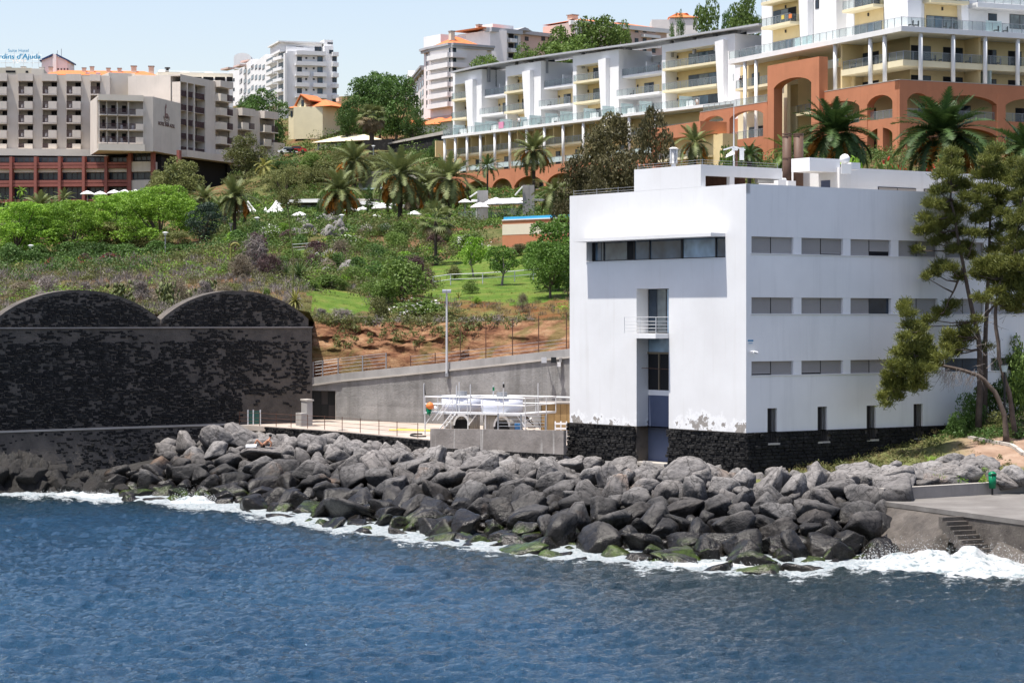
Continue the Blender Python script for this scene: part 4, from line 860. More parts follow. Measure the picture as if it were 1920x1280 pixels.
# ------------------------------------------------ ground to the right of the building
rp=np.linspace(1385,2280,150);rt=np.linspace(0,1,60);R=np.zeros((60,150,3))
rz1=lin([1385,1560,1700,1800,1920,2280],[2.75,3.25,4.3,5.7,7.0,8.5])
for i in range(60):
    d0=top_d(rp)-2.0;d1=np.interp(rp,[1385,1900,2280],[126,149,165]);tt=rt[i];d=d0+(d1-d0)*tt
    z0=np.interp(rp,[1385,1560,1700,1760,2280],[1.9,2.4,2.5,2.55,2.9]);R[i,:,0]=(rp-960)/F*d;R[i,:,1]=d;R[i,:,2]=z0+(rz1(rp)-z0)*(tt**.7)
nz_=np.array([mnoise.fractal((x*.5,y*.5,4),1,2,4)for x,y in zip(R[...,0].ravel(),R[...,1].ravel())]).reshape(R.shape[:2]);R[...,2]+=nz_*.12
_rx,_ry,_rz=R[...,0].ravel(),R[...,1].ravel(),R[...,2].ravel()
def rground(x,y):k=np.argmin((_rx-x)**2+(_ry-y)**2);return float(_rz[k])
def rat(px,py):
    ppx=960+F*_rx/_ry;ppy=HOR-F*(_rz-H)/_ry;k=np.argmin((ppx-px)**2+(ppy-py)**2);return Vector((_rx[k],_ry[k],_rz[k]))
m,t,b=nmat('shore_ground');v=pos(t);c=ramp(t,noise(t,v,.6,6),[(.3,(.20,.125,.08)),(.5,(.30,.20,.14)),(.7,(.37,.27,.2))])
gcol=ramp(t,noise(t,v,1.8,5),[(.3,(.07,.085,.02)),(.6,(.14,.15,.045)),(.8,(.24,.2,.09))]);pa=N(t,'ShaderNodeAttribute',attribute_name='grassy');c=mix(t,pa.outputs['Fac'],c,gcol)
t.links.new(c,b.inputs['Base Color']);b.inputs['Roughness'].default_value=.95;bump(t,b,noise(t,v,5,6,.75),.8,.08)
rm=mesh_np('shore_ground',R,grid_faces(60,150),m,True)
PXr=960+F*R[...,0]/R[...,1];PYr=HOR-F*(R[...,2]-H)/R[...,1];gy=1-np.clip((PXr-1770)/60,0,1)*(np.abs(PYr-845)<28);gy=np.where(PYr<818,.55,gy)
a=rm.attributes.new('grassy','FLOAT','POINT');a.data.foreach_set('value',np.clip(gy+.25*nz_*0,0,1).ravel().astype(np.float32));tag(inst('shore_ground',rm),kind='structure')
pth=[rat(p,y)for p,y in((1818,822),(1838,826),(1858,829),(1876,832),(1893,838),(1907,845),(1921,853),(1935,860))]
kb=empty('path_edging',pth[3]);tag(kb,'line of pale kerb stones edging the sandy path under the pines','kerb')
for p,q in zip(pth,pth[1:]):
    dv=q-p;n_=Vector((-dv.y,dv.x,0)).normalized()*.12;u=Vector((0,0,.16));e=dv*.04;mb=MB();mb.hexa([p+e-n_,q-e-n_,q-e+n_,p+e+n_]+[k_+u for k_ in(p+e-n_,q-e-n_,q-e+n_,p+e+n_)]);mb.build('kerb_stone',M['paleconc'],kb)
# ------------------------------------------------ quay
ZQ=2.0;e0=Vector((PX(1660,114.7),114.7,0));e1=Vector((PX(1925,103.9),103.9,0));b0=Vector((PX(1660,115.2),115.2,0));b1=Vector((PX(1925,121),121,0))
ed=(e1-e0).normalized();e2=e1+ed*22;b2=b1+(b1-b0).normalized()*20
mb=MB();mb.prism([(e0.x,e0.y,ZQ),(e2.x,e2.y,ZQ),(b2.x,b2.y,ZQ),(b0.x,b0.y,ZQ)],(0,0,-.22));qm,t,b=nmat('quay_concrete');v=pos(t)
c=ramp(t,noise(t,v,.5,7,.65),[(.3,(.115,.104,.095)),(.6,(.18,.168,.155)),(.75,(.23,.215,.20))]);t.links.new(c,b.inputs['Base Color']);b.inputs['Roughness'].default_value=.93;bump(t,b,noise(t,v,8,5),.4,.03)
tag(mb.build('quay_deck',qm),kind='structure')
FQ=Fr(e0.x,e0.y,ed.x,ed.y);qw=empty('quay_wall',(e0.x,e0.y,0));tag(qw,'stained brown concrete quay face with steps above the surf at right','wall')
m,t,b=nmat('stained_quay');v=pos(t);c=ramp(t,noise(t,v,.9,7,.7),[(.3,(.045,.038,.033)),(.55,(.11,.095,.082)),(.75,(.17,.15,.13))]);t.links.new(c,b.inputs['Base Color']);b.inputs['Roughness'].default_value=.8;bump(t,b,noise(t,v,2.5,7,.8),1,.15)
ust=FQ.up(1798);
mb=MB();FQ.box(mb,0,ust,-1.5,-.03,-1.2,ZQ-.222);FQ.box(mb,ust+3.2,34,-1.5,-.03,-1.2,ZQ-.222);FQ.box(mb,ust,ust+3.2,-1.5,-.05,-1.2,ZQ-.222);mb.build('wall_face',m,qw)
for i in range(9):
    mb=MB();z=ZQ-.2-i*.185;u=ust+.05+i*.31;FQ.box(mb,u,u+.34,-.045,1.15,z-.55,z);mb.build('step',m,qw)
AP=np.zeros((24,70,3))
for i in range(24):
    for j in range(70):
        u=-1.2+j/69*(ust+1.2);f=i/23;n_=np.interp(u,[-1.2,0,2,ust-.4,ust],[1.2,1.8,2.9,2.4,1.2])*f-.04;p_=FQ.pt(u,n_,0);z=ZQ-.24-2.7*f**1.15
        q=Vector((p_.x*.7,p_.y*.7,z));st=mnoise.ridged_multi_fractal(q,1,2.2,4,1,2)-1;AP[i,j]=(p_.x,p_.y,z+.22*st*math.sin(math.pi*f)+.1*mnoise.noise(q*3)*min(1,f*4))
ao=inst('apron',mesh_np('apron',AP,grid_faces(24,70),m,True));ao.parent=qw;ao.data.transform(wm(qw).inverted())
AP2=np.zeros((16,60,3))
for i in range(16):
    for j in range(60):
        u=ust+3.0+j/59*20;f=i/15;n_=1.6*f-.04+.3*math.sin(u*1.3);p_=FQ.pt(u,n_ if i else-.03,0);z=.75-1.6*f;q=Vector((p_.x*.8,p_.y*.8,z));AP2[i,j]=(p_.x,p_.y,z+.3*mnoise.fractal(q,1,2,4))
ao=inst('apron',mesh_np('apron',AP2,grid_faces(16,60),m,True));ao.parent=qw;ao.data.transform(wm(qw).inverted())
FB=Fr(b0.x,b0.y,b1.x-b0.x,b1.y-b0.y);lb=FB.up(1922)
qp=empty('quay_parapet',(b0.x,b0.y,ZQ));tag(qp,'low grey concrete parapet along the back of the quay','wall');mb=MB();FB.box(mb,-.1,32,-.35,0,ZQ-1.2,ZQ+.58);mb.build('wall_face',M['parapet'],qp)
mb=MB();FB.box(mb,-.1,32,-.36,.01,ZQ+.583,ZQ+.61);mb.build('top_slab',M['paleconc'],qp)
d=117.6;bx_=PX(1853,d);uu=FB.up(1852);bp_=FB.pt(uu,.32,ZQ);o=empty('litter_bin',bp_);tag(o,'green round topped litter bin on a post by the quay parapet','bin')
zb_,zt_2=HOR and ZY(915,bp_.y),ZY(890,bp_.y);mb=MB();mb.tube([bp_,Vector((bp_.x,bp_.y,zb_))],.05,6);mb.build('post',M['black'],o)
c=Vector((bp_.x,bp_.y,0));cyl(c,.17,zb_,zt_2,16,.21).build('bucket',M['green'],o,True)
mb=MB();mb.tube([Vector((c.x,c.y,zt_2+k_))for k_ in(0,.02,.1,.16,.19)],[.225,.23,.2,.13,.03],16);mb.build('hood',M['green'],o,True)
mb=MB();mb.bx(c.x-.08,c.x+.13,c.y-.235,c.y-.19,zt_2+.0,zt_2+.07);mb.build('slot',M['black'],o)
p_=rat(1883,830);o=empty('path_lamp',p_);tag(o,'black path lamp post with a clear lantern under the right hand pines','lamp post');zt_2=ZY(697,p_.y)
mb=MB();mb.tube([p_,Vector((p_.x,p_.y,zt_2))],[.09,.055],8);mb.build('pole',M['black'],o);cyl(p_,.13,zt_2,zt_2+.38,10,.2).build('lantern',M['frost'],o);cyl(p_,.24,zt_2+.38,zt_2+.46,10,.1).build('cap',M['black'],o)
def surf(name,label,pa,da,pb,db,wdt,hgt,nb=70,seed=1,drops=500):
    vv=[];r=np.random.default_rng(seed);nr=34
    for i in range(nr):
        for j in range(nb):
            fu,fv=j/(nb-1),i/(nr-1);p=pa+(pb-pa)*fu;d=da+(db-da)*fu-wdt*(1-fv);x=PX(p,d);q=Vector((x*.7,d*.7,seed*3.));e=math.sin(math.pi*np.clip(fu,0,1))**.6
            h_=hgt*e*max(0,math.sin(math.pi*fv**1.5))**1.1*(.45+.9*abs(mnoise.fractal(q*.9,1,2,3)))+.10*mnoise.fractal(q*4,1,2,4)*e*fv;vv.append((x,d,-.3+.24*min(1,fv*5)+h_))
    V=np.array(vv);Fq=grid_faces(nr,nb);k=len(V);dv=[];df=[]
    for i in range(drops*2):
        fu=r.uniform(.03,.97);p=pa+(pb-pa)*fu;d=da+(db-da)*fu-wdt*r.uniform(.1,.75);z=hgt*math.sin(math.pi*fu)**.6*r.gamma(2.2,.38);s_=r.uniform(.008,.03)*(1.3-min(1,z/hgt/2));x=PX(p,d);b_=k+len(dv)
        dv+=[(x-s_,d,z),(x,d-s_,z),(x+s_,d,z),(x,d,z+s_*1.6)];df.append((b_,b_+1,b_+2,b_+3))
    tag(inst(name,mesh_np(name,np.concatenate([V,np.array(dv)]),np.concatenate([Fq,np.array(df)]),M['surf'],True)),label,'surf',kind='stuff')
m,t,b=nmat('white_surf');v=pos(t);t.links.new(ramp(t,noise(t,v,2.5,6,.7),[(.34,(.10,.15,.165)),(.43,(.32,.36,.37)),(.55,(.52,.53,.54))]),b.inputs['Base Color']);b.inputs['Roughness'].default_value=.7;bump(t,b,noise(t,v,6,6,.8),.8,.1);M['surf']=m
surf('breaking_surf','white surf breaking against the quay steps',1600,107.2,1960,105.4,6.0,.8,110,2,900)
surf('breaking_surf','small white splash at the boulders below the arched wall end',318,140.6,408,139.5,2.0,.62,50,4,220)
surf('breaking_surf','low line of foam among the wet boulders under the white building',1180,106.2,1560,103.6,1.8,.16,110,5,160)
surf('breaking_surf','broken white water by the lava outcrop at the far left',60,146.5,225,145.6,2.4,.3,60,6,160)
# ------------------------------------------------ building helpers
def frp(p0,d0,p1,d1):return Fr(PX(p0,d0),d0,PX(p1,d1)-PX(p0,d0),d1-d0)
def part(name,mat,parent,fn):
    mb=MB();fn(mb);return mb.build(name,M[mat]if isinstance(mat,str)else mat,parent)
def bodyp(par,fr,x0,x1,yt,zb,mat,dep=12,n=0.,name='wall'):
    """solid wing measured by its visible edges; bottom given as height"""
    a,b_,_,zt=fr.rect(x0,x1,yt,yt+1,n);return part(name,mat,par,lambda mb:fr.box(mb,a,b_,n-dep,n,zb,zt))
def window(par,fr,x0,x1,yt,yb,n=0.,pane='glass',name='window',fw=.07,div=0):
    a,b_,zb,zt=fr.rect(x0,x1,yt,yb,n);o=part(name,'frame',par,lambda mb:fr.box(mb,a,b_,n+.004,n+.05,zb,zt));k=max(1,div)
    for i in range(k):s_=a+(b_-a)*i/k;e=a+(b_-a)*(i+1)/k;part('pane',pane,o,lambda mb:fr.box(mb,s_+fw,e-fw,n+.052,n+.07,zb+fw,zt-fw))
    return o
def windowz(par,fr,a,b_,zb,zt,n=0.,pane='glass',name='window',fw=.07,div=1):
    a,b_=min(a,b_),max(a,b_)
    o=part(name,'frame',par,lambda mb:fr.box(mb,a,b_,n+.004,n+.05,zb,zt))
    for i in range(div):s_=a+(b_-a)*i/div;e=a+(b_-a)*(i+1)/div;part('pane',pane if not isinstance(pane,(list,tuple))else pane[i%len(pane)],o,lambda mb:fr.box(mb,s_+fw,e-fw,n+.052,n+.07,zb+fw,zt-fw))
    return o
def railz(par,fr,a,b_,z,n,h=1.0,posts=1.4,mat='rail',ret=0.):
    a,b_=min(a,b_),max(a,b_)
    o=part('railing','grey',par,lambda mb:(fr.box(mb,a,b_,n-.03,n+.03,z+h-.05,z+h),[fr.box(mb,u-.025,u+.025,n-.03,n+.03,z,z+h-.05)for u in np.linspace(a+.03,b_-.03,max(2,int((b_-a)/posts)+1))]))
    part('glass_panel',mat,o,lambda mb:fr.box(mb,a+.02,b_-.02,n-.008,n+.008,z+.08,z+h-.07))
    if ret:part('glass_panel',mat,o,lambda mb:(fr.box(mb,a,a+.016,n-ret,n-.04,z+.08,z+h-.07)))
    return o
def chairs(par_list,fr,u,n,z,label,k=2):
    o=empty('balcony_chair',fr.pt(u,n,z));tag(o,label,'chair','dark chairs on the hotel balconies')
    c=fr.pt(u,n,z);part('seat','black',o,lambda mb:mb.bx(c.x-.3,c.x+.3,c.y-.3,c.y+.3,z+.3,z+.42));part('backrest','black',o,lambda mb:mb.bx(c.x+.2,c.x+.3,c.y-.3,c.y+.3,z+.42,z+.9))
    for s_ in(-1,1):
        for e in(-1,1):part('leg','black',o,lambda mb:mb.bx(c.x+s_*.27-.03,c.x+s_*.27+.03,c.y+e*.27-.03,c.y+e*.27+.03,z,z+.3))
# ------------------------------------------------ beige hotel at the left
hb=empty('beige_hotel',P(170,390,465));tag(hb,'beige concrete hotel with stacked balconies over a red brown framed podium at far left','hotel')
FA=frp(-70,467.5,205,471);ZC=FA.zp(281,FA.up(100))
zA=FA.zp(141,FA.up(100))
bays=[(-11,13.5),(35,62),(80,107),(125,152),(170,188)]
uh=[(FA.up(a),FA.up(b_))for a,b_ in bays]
part('wing_wall','beige',hb,lambda mb:(FA.wall(mb,0,FA.up(206),ZC,zA,[(a,b_,ZC+.01,FA.zp(153,20.),2.4)for a,b_ in uh]),FA.box(mb,0,FA.up(206),-14,-2.42,ZC,zA),FA.box(mb,0,FA.up(206),-14,-.01,zA-.4,zA)))
for bi,(a,b_)in enumerate(uh):
    full=bi==4
    part('fascia','beige',hb,lambda mb:FA.box(mb,a-.1,b_+.05,-2.3,1.25,FA.zp(153,a),zA+.15))
    for y in(164,191,217.5,245,270.5):
        zt,zb=FA.zp(y,(a+b_)/2),FA.zp(y+15.5,(a+b_)/2);um=a+(b_-a)*.42
        if y>265:zb=ZC
        bal=part('balcony','beige',hb,lambda mb:(FA.box(mb,a+.01,b_-.01,-2.4,1.2,zb,zb+.25),None if full else FA.box(mb,um,b_-.01,.9,1.22,zb+.251,zt),None if full else FA.box(mb,b_-.2,b_-.01,-2.4,.899,zb+.251,zt)))
        part('balcony_railing','maroon',bal,lambda mb:([FA.box(mb,q,q+.06,1.05,1.1,zb+.25,zt-.05)for q in np.arange(a+.05,(b_-.1 if full else um),.17)],FA.box(mb,a+.02,b_-.02 if full else um,1.03,1.12,zt-.08,zt)))
        windowz(hb,FA,a+(b_-a)*.55,b_-.1,zt-.2,zt+1.15,-2.4,'dark',div=2)
        part('balcony_chair_back','canvas',bal,lambda mb:FA.box(mb,a+.5,a+.95,.2,.3,zb+.5,zb+1.15))if y<260 else None
part('cornice','beige2',hb,lambda mb:FA.box(mb,0,FA.up(200),-10,2.6,FA.zp(294,20),ZC))
FPd=frp(-70,463.5,246,460.5);zy=lambda y:FPd.zp(y,FPd.up(120));up_=FPd.up(243)
part('podium_core','dark',hb,lambda mb:FPd.box(mb,0,FPd.up(300),-20,-1.2,zy(420),zy(294)))
for y0,y1,n in((305,316,.4),(338,350,.4),(374,380,.2)):part('red_band','brownred',hb,lambda mb:(FPd.box(mb,0,up_,-1.1,n,zy(y1),zy((y0+y1)/2+.3)),FPd.box(mb,0,up_,-1.1,n,zy((y0+y1)/2-.7),zy(y0))))
part('soffit_band','beige2',hb,lambda mb:FPd.box(mb,0,up_,-1.1,-.5,zy(323),zy(316.3)))
for px in(22,68,113,158,200,242):part('red_column','brownred',hb,lambda mb:FPd.box(mb,FPd.up(px)-.28,FPd.up(px)+.28,-1.0,.75,zy(400),zy(294)))
for x0,x1 in zip((-20,24,70,115,160,202),(20,66,111,156,198,240)):
    for y0,y1 in((295,304.5),(323.5,337.5),(351,373.5)):window(hb,FPd,x0,x1,y0,y1,-1.18,'glass','ribbon_window',.12,4)
FQ2=frp(243,459.5,288,458.5)
part('podium_bay','beige',hb,lambda mb:(FQ2.box(mb,0,FQ2.up(286),-8,0,FQ2.zp(322,2),FQ2.zp(303,2)),FQ2.box(mb,0,FQ2.up(286),-8,0,FQ2.zp(420,2),FQ2.zp(338,2)),FQ2.box(mb,0,FQ2.up(286),-8,-.6,FQ2.zp(338,2),FQ2.zp(322,2))))
window(hb,FQ2,245,285,323,337,-.58,'glass','ribbon_window',.12,3);window(hb,FQ2,246,285,285,302,-.9,'glass','ribbon_window',.12,4)
for px in(244,286.5,335):part('red_column','brownred',hb,lambda mb:FQ2.box(mb,FQ2.up(px)-.3,FQ2.up(px)+.3,-.8,.4,FQ2.zp(390 if px<300 else 320,2),FQ2.zp(283,2)))
FB1=frp(184,452,287,455);FB2=frp(287,455,338,469);zB=FB1.zp(180,5);zBb=FB1.zp(283,5)
bb_=[(187,199.5),(201,219),(221,239.5),(242,268)];fl=[(190.5,217.5),(218.5,245),(246,270)]
hs=[(*FB1.rect(a,b_,y0,y1)[:2],FB1.zp(y1,5),FB1.zp(y0,5),2.2)for a,b_ in bb_ for y0,y1 in fl]
part('projecting_block','beige',hb,lambda mb:(FB1.wall(mb,0,FB1.up(287),zBb,zB,hs),FB1.box(mb,0,FB1.up(287),-14,-2.22,zBb,zB),FB1.box(mb,0,FB1.up(287),-2.22,-.01,zB-.3,zB-.01),FB1.box(mb,0,FB1.up(287),-2.22,-.01,zBb+.01,zBb+.3)))
part('flank_wall','beige',hb,lambda mb:FB2.box(mb,0,FB2.up(338),-10,0,FB2.zp(285,3),zB))
part('fascia','beige2',hb,lambda mb:FB1.box(mb,-.1,FB1.up(268),.002,1.0,FB1.zp(190,5),zB+.1));part('base_beam','beige2',hb,lambda mb:FB1.box(mb,-.1,FB1.up(270),.002,1.2,zBb-.05,FB1.zp(271,5)))
for i,h_ in enumerate(hs):
    a,b_,zb,zt,_=h_;last=i>=9
    bal=part('balcony','beige',hb,lambda mb:(FB1.box(mb,a,b_,-2.2,.8,zb-.02,zb+.2),FB1.box(mb,a+(b_-a)*.45,b_-.01,.55,.82,zb+.201,zb+1.3)if last else None))
    part('balcony_railing','maroon',bal,lambda mb:([FB1.box(mb,q,q+.06,.6,.65,zb+.2,zb+1.2)for q in np.arange(a+.05,a+(b_-a)*.45 if last else b_-.1,.17)],FB1.box(mb,a+.02,a+(b_-a)*.45 if last else b_-.02,.58,.68,zb+1.2,zb+1.3)))
    windowz(hb,FB1,a+(b_-a)*.55,b_-.05,zb+.9,zb+2.2,-2.2,'dark')
    if i in(2,5,7,8,10):part('white_chair','canvas',bal,lambda mb:FB1.box(mb,a+.5,a+.9,.0,.1,zb+.3,zb+1.05))
FTw=frp(203,476,340,482)
for x0,x1,yt,n,mt in((204,253,137,0,'beige2'),(252,298,141,1.8,'beige2'),(297,339,143,.2,'beige2')):bodyp(hb,FTw,x0,x1,yt,ZC,mt,9,n,'stair_tower')
for x0,x1 in((254,272),(276,297)):window(hb,FTw,x0,x1,158,163.5,1.81,'dark','slot_window',.05)
FC=frp(338,470,431,490);zcb=FC.zp(293,8);zct=FC.zp(143,4)
bc=[(339,351),(352.5,363.5),(365.5,385)];hs=[(FC.up(a),FC.up(b_),FC.zp(y+11.5,8),FC.zp(y-15,8),2.)for a,b_ in bc for y in(175,201,228,254,279)]
ub_=(FC.up(404),FC.up(428));hs.append((*ub_,zcb+.5,FC.zp(157,16),2.2))
part('side_wing','beige',hb,lambda mb:(FC.wall(mb,0,FC.up(430),zcb,zct,hs),FC.box(mb,0,FC.up(430),-12,-2.22,zcb,zct),FC.box(mb,0,FC.up(430),-2.2,-.01,zct-.3,zct-.01),FC.box(mb,0,FC.up(430),-2.2,-.01,zcb,zcb+.3)))
part('cornice','beige',hb,lambda mb:FC.box(mb,-1,FC.up(432),.002,2.2,FC.zp(300,8),FC.zp(287,8)))
for h_ in hs[:15]:
    a,b_,zb,zt,_=h_;part('balcony_railing','maroon',hb,lambda mb:([FC.box(mb,q,q+.06,-.25,-.2,zb,zb+1.15)for q in np.arange(a+.05,b_-.05,.17)],FC.box(mb,a,b_,-.28,-.18,zb+1.15,zb+1.25)));windowz(hb,FC,a+.2,a+(b_-a)*.7,zb+1.4,zb+2.1,-2.,'dark')
part('fascia','beige',hb,lambda mb:FC.box(mb,ub_[0],ub_[1],-2,1.2,FC.zp(164,16),FC.zp(152,16)))
for y in(176.5,203,229.5,256.5,281):
    zt,zb=FC.zp(y,16),FC.zp(y+14,16);a,b_=ub_;um=a+(b_-a)*.5
    bal=part('balcony','beige2',hb,lambda mb:(FC.box(mb,a,b_,-2.2,1.2,zb,zb+.22),FC.box(mb,a,um,.9,1.22,zb+.221,zt),FC.box(mb,a,a+.2,-.2,.899,zb+.221,zt)))
    part('balcony_railing','maroon',bal,lambda mb:[FC.box(mb,q,q+.06,1.05,1.1,zb+.2,zt)for q in np.arange(um+.05,b_,.17)]);windowz(hb,FC,a+.1,um,zt-.1,zt+1.1,-2.2,'dark')
FD=frp(430,489,515,503);zdb=FD.zp(312,5);zdt=FD.zp(205,5);bd=[(446,470),(487.5,513.5)]
part('low_wing','beige',hb,lambda mb:(FD.wall(mb,0,FD.up(515),zdb,zdt,[(FD.up(a),FD.up(b_),zdb+.3,FD.zp(218,5),2.2)for a,b_ in bd]),FD.box(mb,0,FD.up(515),-10,-2.22,zdb,zdt),FD.box(mb,0,FD.up(515),-2.2,-.01,zdt-.3,zdt-.01)))
for a,b_ in bd:
    a,b_=FD.up(a),FD.up(b_);um=(a+b_)/2;part('fascia','beige',hb,lambda mb:FD.box(mb,a,b_,-2,1.2,FD.zp(218,5),zdt+.1))
    for y in(231,257.5,284):
        zt,zb=FD.zp(y,5),FD.zp(y+13.5,5);bal=part('balcony','beige2',hb,lambda mb:(FD.box(mb,a,b_,-2.2,1.2,zb,zb+.22),FD.box(mb,a,um,.9,1.22,zb+.221,zt)))
        part('balcony_railing','maroon',bal,lambda mb:[FD.box(mb,q,q+.06,1.05,1.1,zb+.2,zt)for q in np.arange(um+.05,b_,.17)]);windowz(hb,FD,a+.1,um,zt-.1,zt+1.1,-2.2,'dark')
FE=frp(514,500,534,503);bodyp(hb,FE,514,534,268,FE.zp(322,1),'beige2',6,0,'end_wall')
part('base_wall','dark',hb,lambda mb:(FC.box(mb,-8,FC.up(432),-12,-.6,FC.zp(410,8),FC.zp(300,8)),FD.box(mb,0,FD.up(500),-10,-.5,FD.zp(395,5),zdb)))
def text3(s,fr,u,n,z,size,mat,parent,name='lettering',sx=1.,shear=0.,ext=.03,align='CENTER',bold=0.):
    cu=bpy.data.curves.new(name,'FONT');cu.body=s;cu.size=size;cu.extrude=ext;cu.align_x=align;cu.shear=shear;cu.offset=bold
    o=bpy.data.objects.new(name,cu);COL.objects.link(o);x=fr.u if fr.u.x>0 else-fr.u;z_=Vector((0,0,1));y=x.cross(z_)
    Mx=Matrix(((x.x*sx,z_.x,-y.x*-1,0),(x.y*sx,z_.y,y.y,0),(x.z*sx,z_.z,y.z,0),(0,0,0,1)))
    Mx=Matrix.Translation(fr.pt(u,n,z))@Matrix(((x.x*sx,0,-y.x,0),(x.y*sx,0,-y.y,0),(0,1,0,0),(0,0,0,1)))
    bpy.context.view_layer.update();dg=bpy.context.evaluated_depsgraph_get();me=bpy.data.meshes.new_from_object(o.evaluated_get(dg));bpy.data.objects.remove(o)
    me.transform(Mx);me.materials.clear();me.materials.append(M[mat]);o=bpy.data.objects.new(name,me);COL.objects.link(o)
    if parent:o.parent=parent;me.transform(wm(parent).inverted())
    return o
cu_=FB2.up(312);sg=empty('hotel_emblem',FB2.pt(cu_,.05,FB2.zp(238,cu_)));tag(sg,'rose brown emblem, four stars and hotel lettering on the blank beige flank wall','sign')
text3('HOTEL BAIA AZUL',FB2,cu_,.05,FB2.zp(237.5,cu_),1.0,'logo',sg,'lettering',1.05,bold=.012)
for k in range(4):
    u=cu_+(k-1.5)*.55*1.15;z=FB2.zp(230.5,cu_);pts=[FB2.pt(u+(.17 if i%2==0 else .075)*math.sin(i*math.pi/5),.04,z+(.17 if i%2==0 else .075)*math.cos(i*math.pi/5))for i in range(10)]
    part('star','logo',sg,lambda mb:mb.prism(pts,FB2.n*.04))
z=FB2.zp(223,cu_)
def arcp(r0,r1,a0,a1,du=0.,dz=0.,mat='logopink',name='emblem_arc',k=16,n=.04):
    part(name,mat,sg,lambda mb:[mb.hexa([FB2.pt(cu_+du+r*math.cos(a),n_,z+dz+r*math.sin(a))for n_ in(n,n+.04)for(r,a)in((r0,p),(r1,p),(r1,q),(r0,q))])for p,q in zip(np.linspace(a0,a1,k),np.linspace(a0,a1,k)[1:])])
arcp(.62,1.0,0,math.pi,.12,.1);arcp(.34,.48,0,math.pi,.12,.1,'logo','emblem_ring');arcp(.0,.2,0,6.28,.12,.15,'logo','emblem_dot')
part('emblem_stem','logopink',sg,lambda mb:mb.prism([FB2.pt(cu_+a,.04,z+c_)for a,c_ in((-.9,.1),(-.5,.1),(-.5,2.3),(-.1,2.0),(.0,2.6),(-.3,3.0),(-.9,2.2))],FB2.n*.03))
part('emblem_bar','logo',sg,lambda mb:FB2.box(mb,cu_-.72,cu_-.6,.075,.1,z+.1,z+2.3))
for k,r in enumerate((1.45,1.75)):arcp(r,r+.07,math.pi*1.12,math.pi*1.88,0,1.1-.1*k,'logo','emblem_wave')
# ------------------------------------------------ roofs, rooftop sign and terrace behind the beige hotel
def hiproof(par,fr,u0,u1,n0,n1,zb,zr,mat='rooftile',inset=None,name='roof',over=.3):
    i=(n1-n0)/2 if inset is None else inset;nm_=(n0+n1)/2;a=[fr.pt(u0-over,n0-over,zb),fr.pt(u1+over,n0-over,zb),fr.pt(u1+over,n1+over,zb),fr.pt(u0-over,n1+over,zb)];r=[fr.pt(u0+i,nm_,zr),fr.pt(u1-i,nm_,zr)]
    return part(name,mat,par,lambda mb:(mb.poly([a[0],a[1],r[1],r[0]]),mb.poly([a[2],a[3],r[0],r[1]]),mb.poly([a[1],a[2],r[1]]),mb.poly([a[3],a[0],r[0]]),mb.poly(a)))
def chimney(par,fr,u,n,z0,z1,w_=.5,mat='cream'):
    o=part('chimney',mat,par,lambda mb:fr.box(mb,u-w_,u+w_,n-w_,n+w_,z0,z1));part('chimney_cap','concrete',o,lambda mb:fr.box(mb,u-w_*1.25,u+w_*1.25,n-w_*1.2,n+w_*1.2,z1+.02,z1+.22))
FG=frp(75,545,300,548);g1=empty('tiled_roof_house',FG.pt(10,-5,50));tag(g1,'long building with orange tiled roof and chimneys just behind the beige hotel','building')
ua,ub=FG.up(82),FG.up(296);zb_,zr_=FG.zp(141,10),FG.zp(127.5,10)
part('wall','cream',g1,lambda mb:FG.box(mb,ua,ub,-12,0,zb_-18,zb_));hiproof(g1,FG,ua,ub,-12,0,zb_+.003,zr_,inset=3.5)
for px,yt in((92,124),(155,125),(170,122.5),(201,125),(222,125),(249,120.5),(282,120.5)):chimney(g1,FG,FG.up(px),-4.5,zb_+.5,FG.zp(yt,10),.45 if yt>121 else .6)
for px in(163,183,222):part('roof_light','glassblue',g1,lambda mb:mb.hexa([FG.pt(FG.up(px)+a,n,zb_+(zr_-zb_)*(-n)/6+e)for e in(.05,.14)for a,n in((-.5,-1.4),(.5,-1.4),(.5,-2.6),(-.5,-2.6))]))
g2=empty('gabled_house',P(102,128,556));tag(g2,'pale yellow gable with dark blue roof edges beside the rooftop sign','building');FK=frp(78,556,128,556)
a,b_=FK.up(78),FK.up(126);zc,zb_=FK.zp(104,3),FK.zp(113.5,3);mid=(a+b_)/2+.1
part('gable_wall','trim',g2,lambda mb:mb.prism([FK.pt(a,0,zb_-14),FK.pt(b_,0,zb_-14),FK.pt(b_,0,zb_),FK.pt(mid,0,zc),FK.pt(a,0,zb_)],-FK.n*9))
for p,q in((a-.4,mid-.4),(b_+.4,mid+.4)):part('roof','bluepaint',g2,lambda mb:mb.hexa([FK.pt(u,n,z+e)for e in(.02,.4)for u,n,z in((p,.5,zb_-.3),(q,.5,zc-.05),(q,-9.2,zc-.05),(p,-9.2,zb_-.3))]))
part('ridge_pier','trim',g2,lambda mb:FK.box(mb,mid-.45,mid+.45,.003,.4,zb_-14,zc+.2))
for px in(104.5,112):part('antenna','grey',g2,lambda mb:mb.tube([FK.pt(FK.up(px),-2,zc-1),FK.pt(FK.up(px),-2,FK.zp(93 if px<110 else 90,3))],.08,4))
for k in range(4):part('vent','frame',g2,lambda mb:FK.box(mb,mid+.6+k*.75,mid+1.0+k*.75,.003,.03,zb_-2.3,zb_-1.9))
FS=frp(-40,535,80,535);sgn=empty('rooftop_sign',FS.pt(FS.up(30),0,FS.zp(126,5)));tag(sgn,'blue rooftop sign letters on a light steel frame at upper left','sign')
text3('Jardins d\u2019Ajuda',FS,FS.up(31.5),0,FS.zp(110.5,5),1.62,'signblue',sgn,'lettering',1.12,.12,.06,bold=.03)
